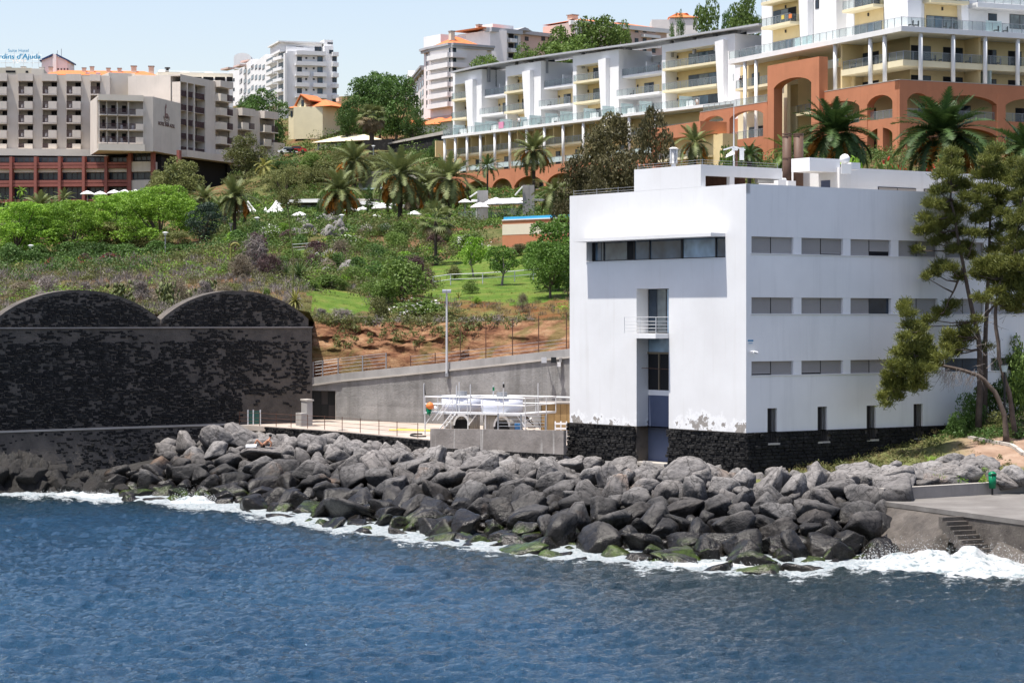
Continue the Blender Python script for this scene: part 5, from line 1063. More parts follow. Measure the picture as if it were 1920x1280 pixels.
text3('Suite Hotel',FS,FS.up(34.5),0,FS.zp(98,5),1.05,'signblue',sgn,'lettering',1.0,0,.05)
for k in range(5):u=FS.up(25+k*5.5);part('star','pinkwhite',sgn,lambda mb:mb.prism([FS.pt(u+(.3 if i%2==0 else .13)*math.sin(i*math.pi/5),-.02,FS.zp(114.5,5)+(.3 if i%2==0 else .13)*math.cos(i*math.pi/5))for i in range(10)],FS.n*.06))
for px in(-10,10,26,44,60,72):part('support_post','metalwhite',sgn,lambda mb:mb.tube([FS.pt(FS.up(px),-.3,FS.zp(126,5)),FS.pt(FS.up(px),-.3,FS.zp(97,5))],.05,4))
for y in(104,111.5,118):part('support_rail','metalwhite',sgn,lambda mb:mb.tube([FS.pt(FS.up(-40),-.25,FS.zp(y,5)),FS.pt(FS.up(78),-.25,FS.zp(y,5))],.04,4))
g3=empty('flat_roof_block',P(20,140,520));tag(g3,'cream flat roofed block with a dark slot under the rooftop sign','building');FF=frp(-70,520,82,522)
bodyp(g3,FF,-70,60,127,30,'cream',14,0);bodyp(g3,FF,59,82,129,30,'beige2',10,.6);window(g3,FF,11,29,132.5,136.5,.01,'dark','slot_window');window(g3,FF,48,53,133,137,.01,'dark','slot_window')
for px,h_ in((12,4),(40,5),(75,4)):chimney(g3,FF,FF.up(px),-5,FF.zp(127.5,8),FF.zp(127-h_,8),.5,'pinkwhite')
g4=empty('terrace_roof_block',P(360,140,575));tag(g4,'low white roof terrace with round water tanks behind the beige hotel','building');FH2=frp(285,575,437,580)
bodyp(g4,FH2,286,437,146,35,'trim',14,0);bodyp(g4,FH2,296,437,136.5,35,'cream',10,-4)
for x0,x1 in((358,378),(381,400),(403,422),(425,436)):window(g4,FH2,x0,x1,144.5,153,.01,'dark','window')
for px in(310,352,398):q=FH2.pt(FH2.up(px),-6,0);r=1.1;zt_1=FH2.zp(130 if px!=310 else 129,10);cyl((q.x,q.y),r,zt_1-3,zt_1,14).build('water_tank',M['trim'],g4,True)
part('roof_railing','metalwhite',g4,lambda mb:[mb.tube([FH2.pt(FH2.up(300),-4.2,FH2.zp(y,8)),FH2.pt(FH2.up(436),-4.2,FH2.zp(y,8))],.06,4)for y in(131,133.5)])
q=FH2.pt(FH2.up(318),-5,0);cyl((q.x,q.y),.35,FH2.zp(142,5),FH2.zp(124,5),8).build('vent_pipe',M['frame'],g4);cyl((q.x,q.y),.7,FH2.zp(125.5,5),FH2.zp(123,5),8).build('vent_cap',M['frame'],g4)
# ------------------------------------------------ white tower block
tb=empty('white_tower_block',P(560,200,590));tag(tb,'tall white apartment tower with stacked balconies behind the yellow house','building')
T1=frp(537,588,633,592);zt_=T1.zp(97,6);zb0=T1.zp(230,6)
part('wall','white',tb,lambda mb:T1.box(mb,T1.up(538),T1.up(632),-16,0,zb0,zt_))
part('penthouse','white',tb,lambda mb:T1.box(mb,T1.up(528),T1.up(608),-14,-2.2,zt_+.003,T1.zp(80,6)));part('roof_slab','trim',tb,lambda mb:T1.box(mb,T1.up(524),T1.up(611),-15,-1.2,T1.zp(80,6)+.003,T1.zp(77.5,6)))
part('lift_tower','white',tb,lambda mb:(T1.box(mb,T1.up(608),T1.up(625),-9,.01,zt_+.003,T1.zp(85,6)),T1.box(mb,T1.up(609.5),T1.up(626),-9,-1,T1.zp(85,6)+.003,T1.zp(73,6))))
window(tb,T1,614,624,80,83,-.98,'glass','slot_window');window(tb,T1,617,625,94,101,.02)
for x0,x1 in((555,569),(590,603)):window(tb,T1,x0,x1,88,96.5,-2.19,'glass','window',.1,2)
for k,y in enumerate((97,116.5,136.5,156.5,177)):
    z1,z0=T1.zp(y,6),T1.zp(y+7.5,6);x0,x1=(554,609)if k==0 else(553,610.5)
    part('balcony','trim',tb,lambda mb:(T1.box(mb,T1.up(x0),T1.up(x1),.004,1.5,z0,z0+.2),T1.box(mb,T1.up(x0),T1.up(x1),1.3,1.5,z0+.201,z1))if k in(0,1)else[(T1.box(mb,T1.up(a),T1.up(c_),.004,1.5,z0,z0+.2),T1.box(mb,T1.up(a),T1.up(c_),1.3,1.5,z0+.201,z1))for a,c_ in((x0,578),(586,x1))])
    part('balcony','trim',tb,lambda mb:T1.box(mb,T1.up(622),T1.up(633.5),.004,1.0,z0,z1));window(tb,T1,623,631,y+9.5,y+18,.003,'glass')
    for x0,x1,pn in((557,566,'glass'),(595,605,'glassblue'),(572.5,576,'glass'),(586.5,590,'glass')):window(tb,T1,x0,x1,y+9.5 if x1-x0>5 else y+10.5,y+19.5 if x1-x0>5 else y+14,.003,pn,'window',.08)
for(x0,d0,x1,d1,yt,mat,lab)in((520,595,538,589,90,'white',0),(497,612,521,597,101,'white',1),(470,640,498,612,113,'white',2),(448,668,471,640,121,'white',3),(430,672,449,668,132,'white',4)):
    f=frp(x0,d0,x1,d1);L_=f.up(x1);part('wall',mat,tb,lambda mb:f.box(mb,0,L_,-12,0,zb0,f.zp(yt,L_/2)))
    sp=20.5*590/((d0+d1)/2)
    for k in range(6):
        y=yt+7+k*sp
        if y>195:break
        if lab in(0,1):
            window(tb,f,x0+2.5,x1-3,y,y+10,.004,'glass','window',.12,2);part('balcony','trim',tb,lambda mb:(f.box(mb,f.up(x0+1),f.up(x1-1),.005,1.4,f.zp(y+16,L_/2),f.zp(y+15,L_/2)),f.box(mb,f.up(x0+1),f.up(x1-1),1.2,1.4,f.zp(y+15,L_/2),f.zp(y+10,L_/2))))if lab==0 else part('balcony','trim',tb,lambda mb:f.box(mb,f.up(x0+10),f.up(x1-1),.005,1.4,f.zp(y+15,L_/2),f.zp(y+9.5,L_/2)))
        elif lab==4:window(tb,f,437,440,y+8,y+14,.004)
        else:
            for j in range(4 if lab==2 else 3):w_=(x1-x0)/(4 if lab==2 else 3);window(tb,f,x0+w_*j+1.2,x0+w_*j+w_-1.6,y+2,y+10.5,.004,'glass','window',.1)
part('corner_column','trim',tb,lambda mb:T1.box(mb,T1.up(533),T1.up(537),-1,.6,zb0,T1.zp(100,0)))
f=frp(436,690,472,690);part('barrel_roof','white',tb,lambda mb:mb.prism([f.pt(f.up(438),0,f.zp(130,2))]+[f.pt(f.up(454.5-16*math.cos(a)),0,f.zp(108-8.5*math.sin(a),2))for a in np.linspace(.0,math.pi,12)]+[f.pt(f.up(471),0,f.zp(130,2))],-f.n*9))
for x0,x1,y in((426,440,129.5),(450,462,124),(463,478,115)):f=frp(x0,655,x1,650);part('awning','pink',tb,lambda mb:f.box(mb,0,f.up(x1),0,2,f.zp(y+3,1),f.zp(y,1)))
# ------------------------------------------------ stepped apartment block on the ridge
ub2=empty('ridge_apartments',P(840,215,520));tag(ub2,'pale pink apartment block with white wraparound balconies behind the big dark trees','building')
R1=frp(847,512,921,518);R2=frp(808,520,847,512);R3=frp(795,524,808,520);R4=frp(744,610,796,528);R5=frp(716,690,745,612)
zb0=R1.zp(216,2);zt_=R1.zp(86,1)
for f,x1,e in((R1,921,0),(R2,847,0),(R3,808,0),(R4,796,-3.2),(R5,745,-6)):part('wall','pinkwhite',ub2,lambda mb:f.box(mb,0,f.up(x1),-9,0,zb0,zt_+e))
for f,x1,e in((R1,921,0),(R2,847,0),(R3,808,0),(R4,796,-3.2)):part('cornice','greyroof',ub2,lambda mb:(f.box(mb,-.3,f.up(x1)+.3,.003,.7,zt_+e-.5,zt_+e),f.box(mb,-.3,f.up(x1)+.3,.003,1.1,zt_+e+.003,zt_+e+.5)))
for k in range(6):
    y=100+k*18.4;z1,z0=R1.zp(y,1),R1.zp(y+9,1);zw0,zw1=z1+.05,z1+1.45
    for f,a,b_ in((R1,-.7,R1.up(869)),(R2,R2.up(811),R2.up(847)+.7)):part('balcony','trim',ub2,lambda mb:f.box(mb,a,b_,.004,1.5,z0,z1))
    windowz(ub2,R1,R1.up(849),R1.up(860),zw0,zw1,.003,'glass');windowz(ub2,R1,R1.up(861),R1.up(868),zw0,zw1,.003,'pink');windowz(ub2,R2,R2.up(834),R2.up(845),zw0,zw1,.003,'glass');windowz(ub2,R2,R2.up(820),R2.up(831),zw0,zw1,.003,'pink');windowz(ub2,R2,R2.up(811.5),R2.up(817.5),zw0,zw1,.003,'glass')
    for a,b_ in((874,880),(884.5,891)):windowz(ub2,R1,R1.up(a),R1.up(b_),zw0,zw1,.003,'glass')
    for a,b_ in((799.5,801.5),(805,807.8)):windowz(ub2,R3,R3.up(a),R3.up(b_),zw0-.3,zw1-.1,.003,'glass')
    if k<5:
        for px in(792,788,782,776,769,765,757,753):windowz(ub2,R4,R4.up(px),R4.up(px+2.2),zw0-3.2,zw1-3.2,.003,'glass')
for px,s_ in((769,1.),(733,.9)):q=R4 if px>745 else R5;u=q.up(px);part('gable','pinkwhite',ub2,lambda mb:mb.prism([q.pt(u-3,.5,zt_-4)]+[q.pt(u-3*math.cos(a),.5,zt_-3.3+3.6*s_*math.sin(a))for a in np.linspace(0,math.pi,9)]+[q.pt(u+3,.5,zt_-4)],-q.n*2))
part('base','pink',ub2,lambda mb:R1.box(mb,-.2,R1.up(900),-8,.3,zb0-12,zb0-.01));hiproof(ub2,R1,R1.up(849),R1.up(905),-8,-1,zt_+.51,zt_+2.6)
chimney(ub2,R1,R1.up(861),-3,zt_+1.5,zt_+3.4);part('rooftop_room','white',ub2,lambda mb:R1.box(mb,R1.up(868),R1.up(915),-16,-9,zt_,zt_+3.6))
vb=empty('tiled_apartments',P(940,130,545));tag(vb,'white apartment block with orange hipped roof above the curved canopy roof','building')
V1=frp(919,540,976,546);V2=frp(879,560,919,540);V3=frp(975,549,1070,560);zt_=V1.zp(58,2);zb0=V1.zp(180,2)
part('wall','pinkwhite',vb,lambda mb:(V1.box(mb,0,V1.up(976),-12,0,zb0,zt_),V2.box(mb,0,V2.up(919),-4,0,zb0,zt_)));part('cornice','greyroof',vb,lambda mb:(V1.box(mb,-.3,V1.up(976),.003,.9,zt_-.4,zt_+.6),V2.box(mb,0,V2.up(919)+.3,.003,.9,zt_-.4,zt_+.6)))
hiproof(vb,V1,V1.up(908),V1.up(962),-12,-.5,zt_+.61,V1.zp(45,2));chimney(vb,V1,V1.up(929),-6,V1.zp(50,2),V1.zp(43.5,2));part('lift_room','white',vb,lambda mb:V1.box(mb,V1.up(942),V1.up(981),-10,-3.5,zt_,V1.zp(41,2)))
part('gable','greyroof',vb,lambda mb:mb.prism([V1.pt(V1.up(966),1,zt_+.6),V1.pt(V1.up(993),1,zt_+.6),V1.pt(V1.up(979.5),1,V1.zp(47,2))],-V1.n*4))
for k,y in enumerate((61,79.5,98)):
    for a,b_ in((924.5,931),(941,947.5)):window(vb,V1,a,b_,y,y+10,.004,'glass')
    window(vb,V1,953,963,y+2,y+11,.004,'dark');part('balcony','trim',vb,lambda mb:V1.box(mb,V1.up(952),V1.up(964),.004,1.2,V1.zp(y+17.5,3),V1.zp(y+10.5,3)))
part('stair_glazing','glassblue',vb,lambda mb:V1.box(mb,V1.up(964.5),V1.up(968.5),.004,.5,zb0,V1.zp(64,2)))
part('wing','pink',vb,lambda mb:V3.box(mb,0,V3.up(1068),-11,0,zb0,V3.zp(66,5)));part('cornice','greyroof',vb,lambda mb:V3.box(mb,-.2,V3.up(1068),.003,.9,V3.zp(66,5)-.2,V3.zp(61,5)));hiproof(vb,V3,V3.up(990),V3.up(1060),-11,0,V3.zp(61,5)+.01,V3.zp(53.5,5));chimney(vb,V3,V3.up(1011),-5,V3.zp(58,5),V3.zp(51,5))
for y in(69,87):
    for a,b_ in((984,991),(1015,1022),(1028,1034)):window(vb,V3,a,b_,y,y+8,.004,'glass')
wb2=empty('pink_apartments',P(1150,80,560));tag(wb2,'long pink apartment block with orange roof behind the ridge trees at top centre','building')
W1=frp(1078,548,1252,566);W2=frp(1030,575,1078,548);zt_=W1.zp(42.5,2);zb0=W1.zp(150,2)
part('wall','pink',wb2,lambda mb:W1.box(mb,0,W1.up(1250),-12,0,zb0,zt_));part('side_wall','pinkwhite',wb2,lambda mb:W2.box(mb,0,W2.up(1078),-1.5,0,zb0,zt_));part('cornice','trim',wb2,lambda mb:(W1.box(mb,0,W1.up(1251),.003,1,zt_-.6,zt_+.4),W2.box(mb,0,W2.up(1078),.003,1,zt_-.6,zt_+.4)))
hiproof(wb2,W1,W1.up(1080),W1.up(1247),-12,0,zt_+.41,W1.zp(28,2));chimney(wb2,W1,W1.up(1099),-5,W1.zp(32,2),W1.zp(25,2),.9);chimney(wb2,W1,W1.up(1185),-5,W1.zp(38,2),W1.zp(31,2),.9)
for y in(53,72,91):
    for a,b_ in((1096,1103),(1172,1179),(1190,1197),(1205,1212),(1222,1229)):window(wb2,W1,a,b_,y,y+8.5,.004,'glass')
    part('balcony','trim',wb2,lambda mb:W1.box(mb,W1.up(1202),W1.up(1232),.005,1.3,W1.zp(y+14,15),W1.zp(y+9,15)))
xb=empty('ridge_house',P(1265,40,600));tag(xb,'pale house with orange roof at the skyline left of the tall green trees','building');X1=frp(1218,600,1310,600);bodyp(xb,X1,1222,1308,37,60,'pinkwhite',10,0);hiproof(xb,X1,X1.up(1255),X1.up(1308),-10,0,X1.zp(33,5),X1.zp(20,5));bodyp(xb,X1,1256,1307,32,60,'white',9,-.5)
# ------------------------------------------------ yellow house and other small buildings
yh=empty('yellow_house',P(590,230,525));tag(yh,'small pale yellow house with orange hipped roof and arched dormer among the trees','house')
Y1=frp(541,527,605,522);Y2=frp(605,522,630,530);zb0=Y1.zp(262,3);zt_=Y1.zp(202,3)
part('wall','paleyellow',yh,lambda mb:(Y1.box(mb,0,Y1.up(605),-9,0,zb0,zt_),Y2.box(mb,0,Y2.up(630),-7,0,zb0,zt_)))
q=Y1;hiproof(yh,Y1,0,Y1.up(605)+2.2,-9,.0,zt_+.003,Y1.zp(186,3),over=.5)
part('dormer','paleyellow',yh,lambda mb:mb.prism([Y1.pt(Y1.up(561),.8,zb0),Y1.pt(Y1.up(577),.8,zb0),Y1.pt(Y1.up(577),.8,Y1.zp(198,3)),Y1.pt(Y1.up(569),.8,Y1.zp(182,3)),Y1.pt(Y1.up(561),.8,Y1.zp(198,3))],-Y1.n*6))
for p,q in((558,569),(586,569)):part('dormer_roof','rooftile',yh,lambda mb:mb.hexa([Y1.pt(Y1.up(px),n,z+e)for e in(.05,.3)for px,n,z in((p,1.2,Y1.zp(200 if p<560 else 192,3)),(q,1.2,Y1.zp(180,3)),(q,-5,Y1.zp(180,3)),(p,-5,Y1.zp(200 if p<560 else 192,3)))]))
window(yh,Y1,565,570,188,200,.81,'glass');part('chimney','cream',yh,lambda mb:Y1.box(mb,Y1.up(607)-.4,Y1.up(607)+.4,-6,-5.2,Y1.zp(190,3),Y1.zp(183,3)))
for a,b_ in((545,549),(560,566.5),(571,574),(586,592)):window(yh,Y1,a,b_,208.5,219.5,.82 if 560<=a<577 else .004,'glass')
for a,b_ in((610,613),(619,622.5)):window(yh,Y2,a,b_,209.5,221,.004,'glass')
for k,(x0,x1,yt,yb_,d,lab)in enumerate(((728,775,222,238,520,'low white house with orange roof half hidden by the big dark tree'),(780,842,219,238,505,'white shed with orange tiled roof beside the sloping stone wall'),(824,850,213,232,500,'small orange roof corner behind the left end of the cream hotel'))):
    o=empty('tiled_shed',P((x0+x1)/2,yb_+8,d));tag(o,lab,'house');f=frp(x0,d,x1,d-4);bodyp(o,f,x0+2,x1-2,yb_-4,f.zp(yb_+40,3),'trim',7,0);hiproof(o,f,f.up(x0),f.up(x1),-7,.3,f.zp(yb_-4,3)+.01,f.zp(yt,3))
gz_=empty('garden_pavilion',P(635,275,478));tag(gz_,'open pavilion with wide pale canvas roof on dark posts on the upper slope','pavilion');f=frp(585,482,692,474);zb0,zr_=f.zp(266,5),f.zp(251.5,5)
hiproof(gz_,f,f.up(587),f.up(688),-9,0,zb0,zr_,'paleyellow',4);part('floor_slab','concrete',gz_,lambda mb:f.box(mb,f.up(592),f.up(690),-8,.3,f.zp(315,5),f.zp(280,5)))
for px in(595,620,638,658,680):part('post','frame',gz_,lambda mb:f.box(mb,f.up(px)-.15,f.up(px)+.15,-.6,-.3,f.zp(280,5),zb0))
part('dark_screen','frame',gz_,lambda mb:f.box(mb,f.up(597),f.up(683),-7.5,-7.2,f.zp(280,5),zb0-.4));railz(gz_,f,f.up(596),f.up(640),f.zp(280,5),.1,1.1)
sw=empty('sloping_stone_wall',P(790,262,455));tag(sw,'dark rubble garden wall with pale sloping coping below the orange roofed shed','wall');f=frp(725,466,848,440);a,b_=f.up(730),f.up(846)
part('wall_face','basaltwall',sw,lambda mb:mb.prism([f.pt(a,0,f.zp(330,a)),f.pt(b_,0,f.zp(330,b_)),f.pt(b_,0,f.zp(250,b_)),f.pt(a,0,f.zp(271,a))],-f.n*.8));part('coping','paleconc',sw,lambda mb:mb.prism([f.pt(a,.3,f.zp(271,a)),f.pt(b_,.3,f.zp(250,b_)),f.pt(b_,.3,f.zp(243,b_)),f.pt(a,.3,f.zp(268,a))],-f.n*1.6))
sw=empty('rubble_garden_wall',P(705,262,470));tag(sw,'short dark rubble wall behind the shaggy palm','wall');f=frp(682,470,735,466);part('wall_face','basaltwall',sw,lambda mb:f.box(mb,0,f.up(735),-.8,0,f.zp(320,3),f.zp(262,3)))
# ------------------------------------------------ cream and white hotel wing under the curved canopy
ch=empty('cream_hotel_wing',P(1120,300,365));tag(ch,'white and cream stepped hotel wing with glass balconies under a long grey canopy roof','hotel')
FHt=frp(855,396,1420,330);U=FHt.up;Zy=lambda y,px:FHt.zp(y,U(px))
zL1,zL2,zTe=Zy(150.5,1105),Zy(189.5,1105),Zy(227.5,1105);zTop0=Zy(122,1105);fh=zL1-zL2;zM=zTe-fh;zBa=zTe-2*fh+.3
FRp=FHt.n
def wood_pt(u,n,z):return FHt.pt(u,n,z)
units=[(849,903,852.5,879,893),(948,1014,951,986,1001),(1074,1160,1081,1129,1143),(1241,1378,1248,1348,1364)]
uend=U(1432)
part('rear_body','paleyellow',ch,lambda mb:FHt.box(mb,1.0,uend,-14,-3.6,zBa-4,zL1-.05))
part('rear_body','white',ch,lambda mb:FHt.box(mb,1.0,uend,-14,-6.5,zL1-.04,zL1+fh*1.05))
for i,(a,b_,oa,ob,fb)in enumerate(units):
    ua,ub=U(a),U(b_);la,lb=U(oa),U(ob);zt=Zy((110,113,99,79)[i],(a+b_)/2);ztop=Zy((131,117,96,71)[i]+3,(a+b_)/2)
    hs=[(la,lb,zTe,min(zt+.0,zL1+fh*.78),2.2)]
    part('stair_box','white',ch,lambda mb:(FHt.wall(mb,ua,ub,zTe,ztop,hs),mb.poly([FHt.pt(ua,0,ztop),FHt.pt(ub,0,ztop),FHt.pt(ub,-6.4,ztop),FHt.pt(ua,-6.4,ztop)]),mb.poly([FHt.pt(ub,0,zTe),FHt.pt(ub,-6.4,zTe),FHt.pt(ub,-6.4,ztop),FHt.pt(ub,0,ztop)]),mb.poly([FHt.pt(ua,0,zTe),FHt.pt(ua,-6.4,zTe),FHt.pt(ua,-6.4,ztop),FHt.pt(ua,0,ztop)])))
    part('loggia_wall','yellow',ch,lambda mb:FHt.box(mb,la-.01,lb+.01,-2.5,-2.2,zTe,zL1+fh))
    for k,z in enumerate((zL1,zL2)):
        part('balcony_slab','paleyellow',ch,lambda mb:FHt.box(mb,la-.1,lb+.1,-2.2,.55,z-.35,z));railz(ch,FHt,la-.1,lb+.1,z,.5,1.05,1.3,'rail',.4)
    for k,z in enumerate((zL1,zL2,zTe)):
        w0,w1=la+(lb-la)*.22,lb-.25;hgt_=2.15 if z!=zL1 else min(2.15,hs[0][3]-z-.1)
        windowz(ch,FHt,w0,w1,z+.05,z+hgt_,-2.19,['glass','curtain','glassblue','glass'][(i+k)%2:],div=4 if i==3 else 3)
        part('wall_lamp','frame',ch,lambda mb:FHt.box(mb,la+.15,la+.3,-2.19,-2.0,z+1.7,z+2.1))
    fu=lb+.0
    zw=hs[0][3]+.25;fwid=U(fb)-lb
    part('slanted_fin','white',ch,lambda mb:mb.prism([FHt.pt(fu-.05,.004,zw),FHt.pt(fu+fwid,.004,zw+.15),FHt.pt(fu+fwid,.004,zTe),FHt.pt(fu+fwid*.42,.004,zTe)],FHt.n*.75))
    if i<3:
        gL,gR=ub,U(units[i+1][0])
    else:gL,gR=ub,uend
    part('gap_wall','white',ch,lambda mb:FHt.box(mb,gL+.01,gR-.01,-3.59,-3.4,zTe,zL2-.1));part('gap_wall','yellow',ch,lambda mb:FHt.box(mb,gL+.01,gR-.01,-3.59,-3.3,zL2+.01,zL1-.36))
    for z,nf,mt in((zL1,-.6,'white'),(zL2,.5,'white')):
        part('terrace_slab',mt,ch,lambda mb:FHt.box(mb,gL+.012 if z==zL1 else gL+.012,gR-.012,-3.58 if z==zL2 else-6.4,nf,z-.35,z));railz(ch,FHt,gL+.1,gR-.1,z,nf-.06,1.05,1.3,'rail')
    part('party_wall','white',ch,lambda mb:FHt.box(mb,(gL+gR)/2-.12,(gL+gR)/2+.12,-6.3,-1.2,zL1+.004,zL1+1.75))
    gw=gR-gL
    for z in(zL2,zTe):
        for q in(.2,.66):windowz(ch,FHt,gL+gw*q,gL+gw*(q+.22),z+.05,z+2.1,-3.29 if z==zL2 else-3.39,['curtain','glass'],div=2)
    part('wall_lamp','frame',ch,lambda mb:FHt.box(mb,gL+.5,gL+.65,-3.29,-3.1,zL2+1.6,zL2+2.0))
uT0=U(826)-3.5;NT=3.2
part('terrace_slab','trim',ch,lambda mb:FHt.box(mb,FHt.up(828,NT),uend,-3.58,NT,zTe-.42,zTe-.004))
railz(ch,FHt,FHt.up(829,NT)+.1,FHt.up(1310,NT),zTe,NT-.12,1.1,1.25,'rail',3)
for k,px in enumerate((865,905,925,953,985,1008,1038,1066,1110,1145,1180,1215,1290)):
    u=FHt.up(px,1);part('frosted_screen','frost',ch,lambda mb:FHt.box(mb,u,u+.06,.3,2.6,zTe+.05,zTe+1.75));
    if k%2==0:part('low_planter','trim',ch,lambda mb:FHt.box(mb,u+.3,u+2.0,1.2,1.6,zTe+.05,zTe+1.0))
cols_=[834,854,876,901,928,956,988,1021,1056,1094,1135,1180,1230]
for px in cols_:q=FHt.pt(FHt.up(px,NT-.45),NT-.45,0);cyl((q.x,q.y),.24,zBa-.3,zTe-.42,12).build('column',M['trim'],ch,True)
part('arcade_back','yellow',ch,lambda mb:FHt.box(mb,U(838),uend,-3.4,-.6,zBa-1,zTe-.43))
part('mid_slab','paleyellow',ch,lambda mb:FHt.box(mb,FHt.up(836,2.2),uend,-.59,2.2,zM-.3,zM))
railz(ch,FHt,FHt.up(836,2.2),uend-.2,zM,2.1,1.0,1.6,'rail');railz(ch,FHt,FHt.up(836,2.2),uend-.2,zBa,2.3,.95,1.6,'frost')
for a,b_ in zip(cols_,cols_[1:]):
    c_=(FHt.up(a,-.6)+FHt.up(b_,-.6))/2+.6
    for z in(zM,zBa):windowz(ch,FHt,c_,c_+1.3,z+.05,z+2.1,-.59,'glass')
    part('party_wall','yellow',ch,lambda mb:FHt.box(mb,FHt.up(a,0)-.1,FHt.up(a,0)+.1,-.58,1.9,zM+.01,zTe-.43))
zAt=zBa-.35;zAb=zAt-7.5;NA=2.9
piers=[846,868,920,962,1022,1080,1150,1230,1300];pu=[FHt.up(p,NA)for p in piers]
part('arcade_beam','terracotta',ch,lambda mb:FHt.box(mb,pu[0],uend,NA-.6,NA,zAt-1.0,zAt))
part('arcade_rear','yellow',ch,lambda mb:FHt.box(mb,pu[0],uend,-1.5,.2,zAb-3,zAt-.01));part('arcade_floor','trim',ch,lambda mb:FHt.box(mb,pu[0],uend,.21,NA-.02,zAb+2.6,zAb+2.95));part('arcade_ceiling','trim',ch,lambda mb:FHt.box(mb,pu[0],uend,.21,NA-.61,zAt-.3,zAt-.02))
for a,b_ in zip(pu,pu[1:]):
    part('arch','terracotta',ch,lambda mb:FHt.arch(mb,a+.35,b_-.35,zAt-2.9,zAt-1.45,zAt-1.003,NA-.6,NA));part('pier','terracotta',ch,lambda mb:FHt.box(mb,a-.35,a+.35,NA-.62,NA+.02,zAb-4,zAt-1.003))
    railz(ch,FHt,a+.4,b_-.4,zAb+2.95,NA-.35,1.0,1.5);windowz(ch,FHt,(a+b_)/2-.9,(a+b_)/2+.9,zAb+3.,zAb+5.2,.22,'glass',div=2)
    part('arch','terracotta',ch,lambda mb:FHt.arch(mb,a+.35,b_-.35,zAb+.6,zAb+1.7,zAb+2.6,NA-.6,NA))
part('end_pier','terracotta',ch,lambda mb:FHt.box(mb,pu[0]-1.5,pu[0]-.36,0,NA,zAb-4,zAt-1.003))
canp=[(853,137.5),(900,127),(960,117),(1020,108),(1080,99.5),(1140,91.5),(1200,83.5),(1260,74.5),(1320,65),(1380,56),(1432,47.5)]
def canopy(mb):
    for(p,y),(p2,y2)in zip(canp,canp[1:]):
        ua,ub=U(p),U(p2);za,zb=FHt.zp(y,ua,0),FHt.zp(y2,ub,0);e0,e1=(.05,.28)if p<860 else(.28,.28),(.28,.28)
        mb.hexa([FHt.pt(ua,.9,za-.05),FHt.pt(ub,.9,zb-.05),FHt.pt(ub,-7,zb+.35),FHt.pt(ua,-7,za+.35),FHt.pt(ua,.9,za+.22),FHt.pt(ub,.9,zb+.22),FHt.pt(ub,-7,zb+.75),FHt.pt(ua,-7,za+.75)])
part('canopy_roof','greyroof',ch,canopy)
for px in(863,905,957,985,1013,1082,1120,1158,1248,1290,1330,1372):u=U(px);z1=FHt.zp(np.interp(px,*zip(*canp)),u);part('canopy_post','grey',ch,lambda mb:FHt.box(mb,u-.25,u+.25,-1.4,-1.0,z1-2.4,z1+.02))
for a,b_ in((866,903),(960,1012),(1084,1156),(1250,1370)):z1=FHt.zp(np.interp((a+b_)/2,*zip(*canp)),U((a+b_)/2));part('clerestory','glass',ch,lambda mb:FHt.box(mb,U(a),U(b_),-3.0,-2.8,z1-3,z1-.1))
part('penthouse_wall','paleyellow',ch,lambda mb:FHt.box(mb,U(1215),U(1240),-7.5,-6.3,zL1,Zy(92,1225)))
# ------------------------------------------------ right hotel block above the terracotta arcade
rh=empty('terracotta_hotel_block',P(1680,300,290));tag(rh,'large yellow and white hotel block on a terracotta arched arcade at upper right','hotel')
RL=Fr(PX(1690,285),285,-.4245,.905);RR=Fr(PX(1690,285),285,.905,.4245)
zT1,zT0=RL.zp(48.5,0),RL.zp(58.5,0);fhr=3.45;zMs=RL.zp(110.5,0,-.8);zMb=RL.zp(122,0,-.8)
uLe=RL.up(1366);uRe=RR.up(1990);zPar=RL.zp(151,0,.8)
part('terrace_slab','trim',rh,lambda mb:mb.prism([RL.pt(uLe,0,zT0),RL.pt(0,0,zT0),RR.pt(uRe,0,zT0),RR.pt(uRe,-9,zT0),RL.pt(9,-9,zT0),RL.pt(uLe,-9,zT0)],(0,0,zT1-zT0)))
railz(rh,RL,.05,uLe,zT1,-.1,1.15,1.5);railz(rh,RR,.05,uRe,zT1,-.1,1.15,1.5)
BD=-4.2
part('storey_wall','yellow',rh,lambda mb:(RL.box(mb,4.2,RL.up(1540),BD-6,BD,zPar-8,zT0-.004),RR.box(mb,4.2,uRe,BD-6,BD-.002,zPar-8,zT0-.004)))
part('mid_slab','paleyellow',rh,lambda mb:mb.prism([RL.pt(RL.up(1567),-.8,zMb),RL.pt(.8,-.8,zMb),RR.pt(uRe,-.8,zMb),RR.pt(uRe,BD+.01,zMb),RL.pt(4.2,BD+.01,zMb),RL.pt(RL.up(1567),BD+.01,zMb)],(0,0,zMs-zMb)))
railz(rh,RL,.85,RL.up(1570),zMs,-.9,1.1,1.4);railz(rh,RR,.85,uRe,zMs,-.9,1.1,1.4)
for fr,cs in((RL,(1566,1632,1659)),(RR,(1726,1787,1847,1908))):
    for px in cs:q=fr.pt(fr.up(px,-.55),-.55,0);cyl((q.x,q.y),.27,zPar-.9,zT0,12).build('column',M['trim'],rh,True)
for fr,ws in((RL,((1614,1648,0),)),(RR,((1708,1745,0),(1768,1805,0),(1852,1868,0),(1890,1915,0)))):
    for a,b_,_ in ws:
        ua,ub=fr.up(a,BD),fr.up(b_,BD)
        for z in(zMs,zPar-1.0):windowz(rh,fr,ua,ub,z+.02,z+2.3,BD,['dark','glass'],div=2,name='balcony_door')
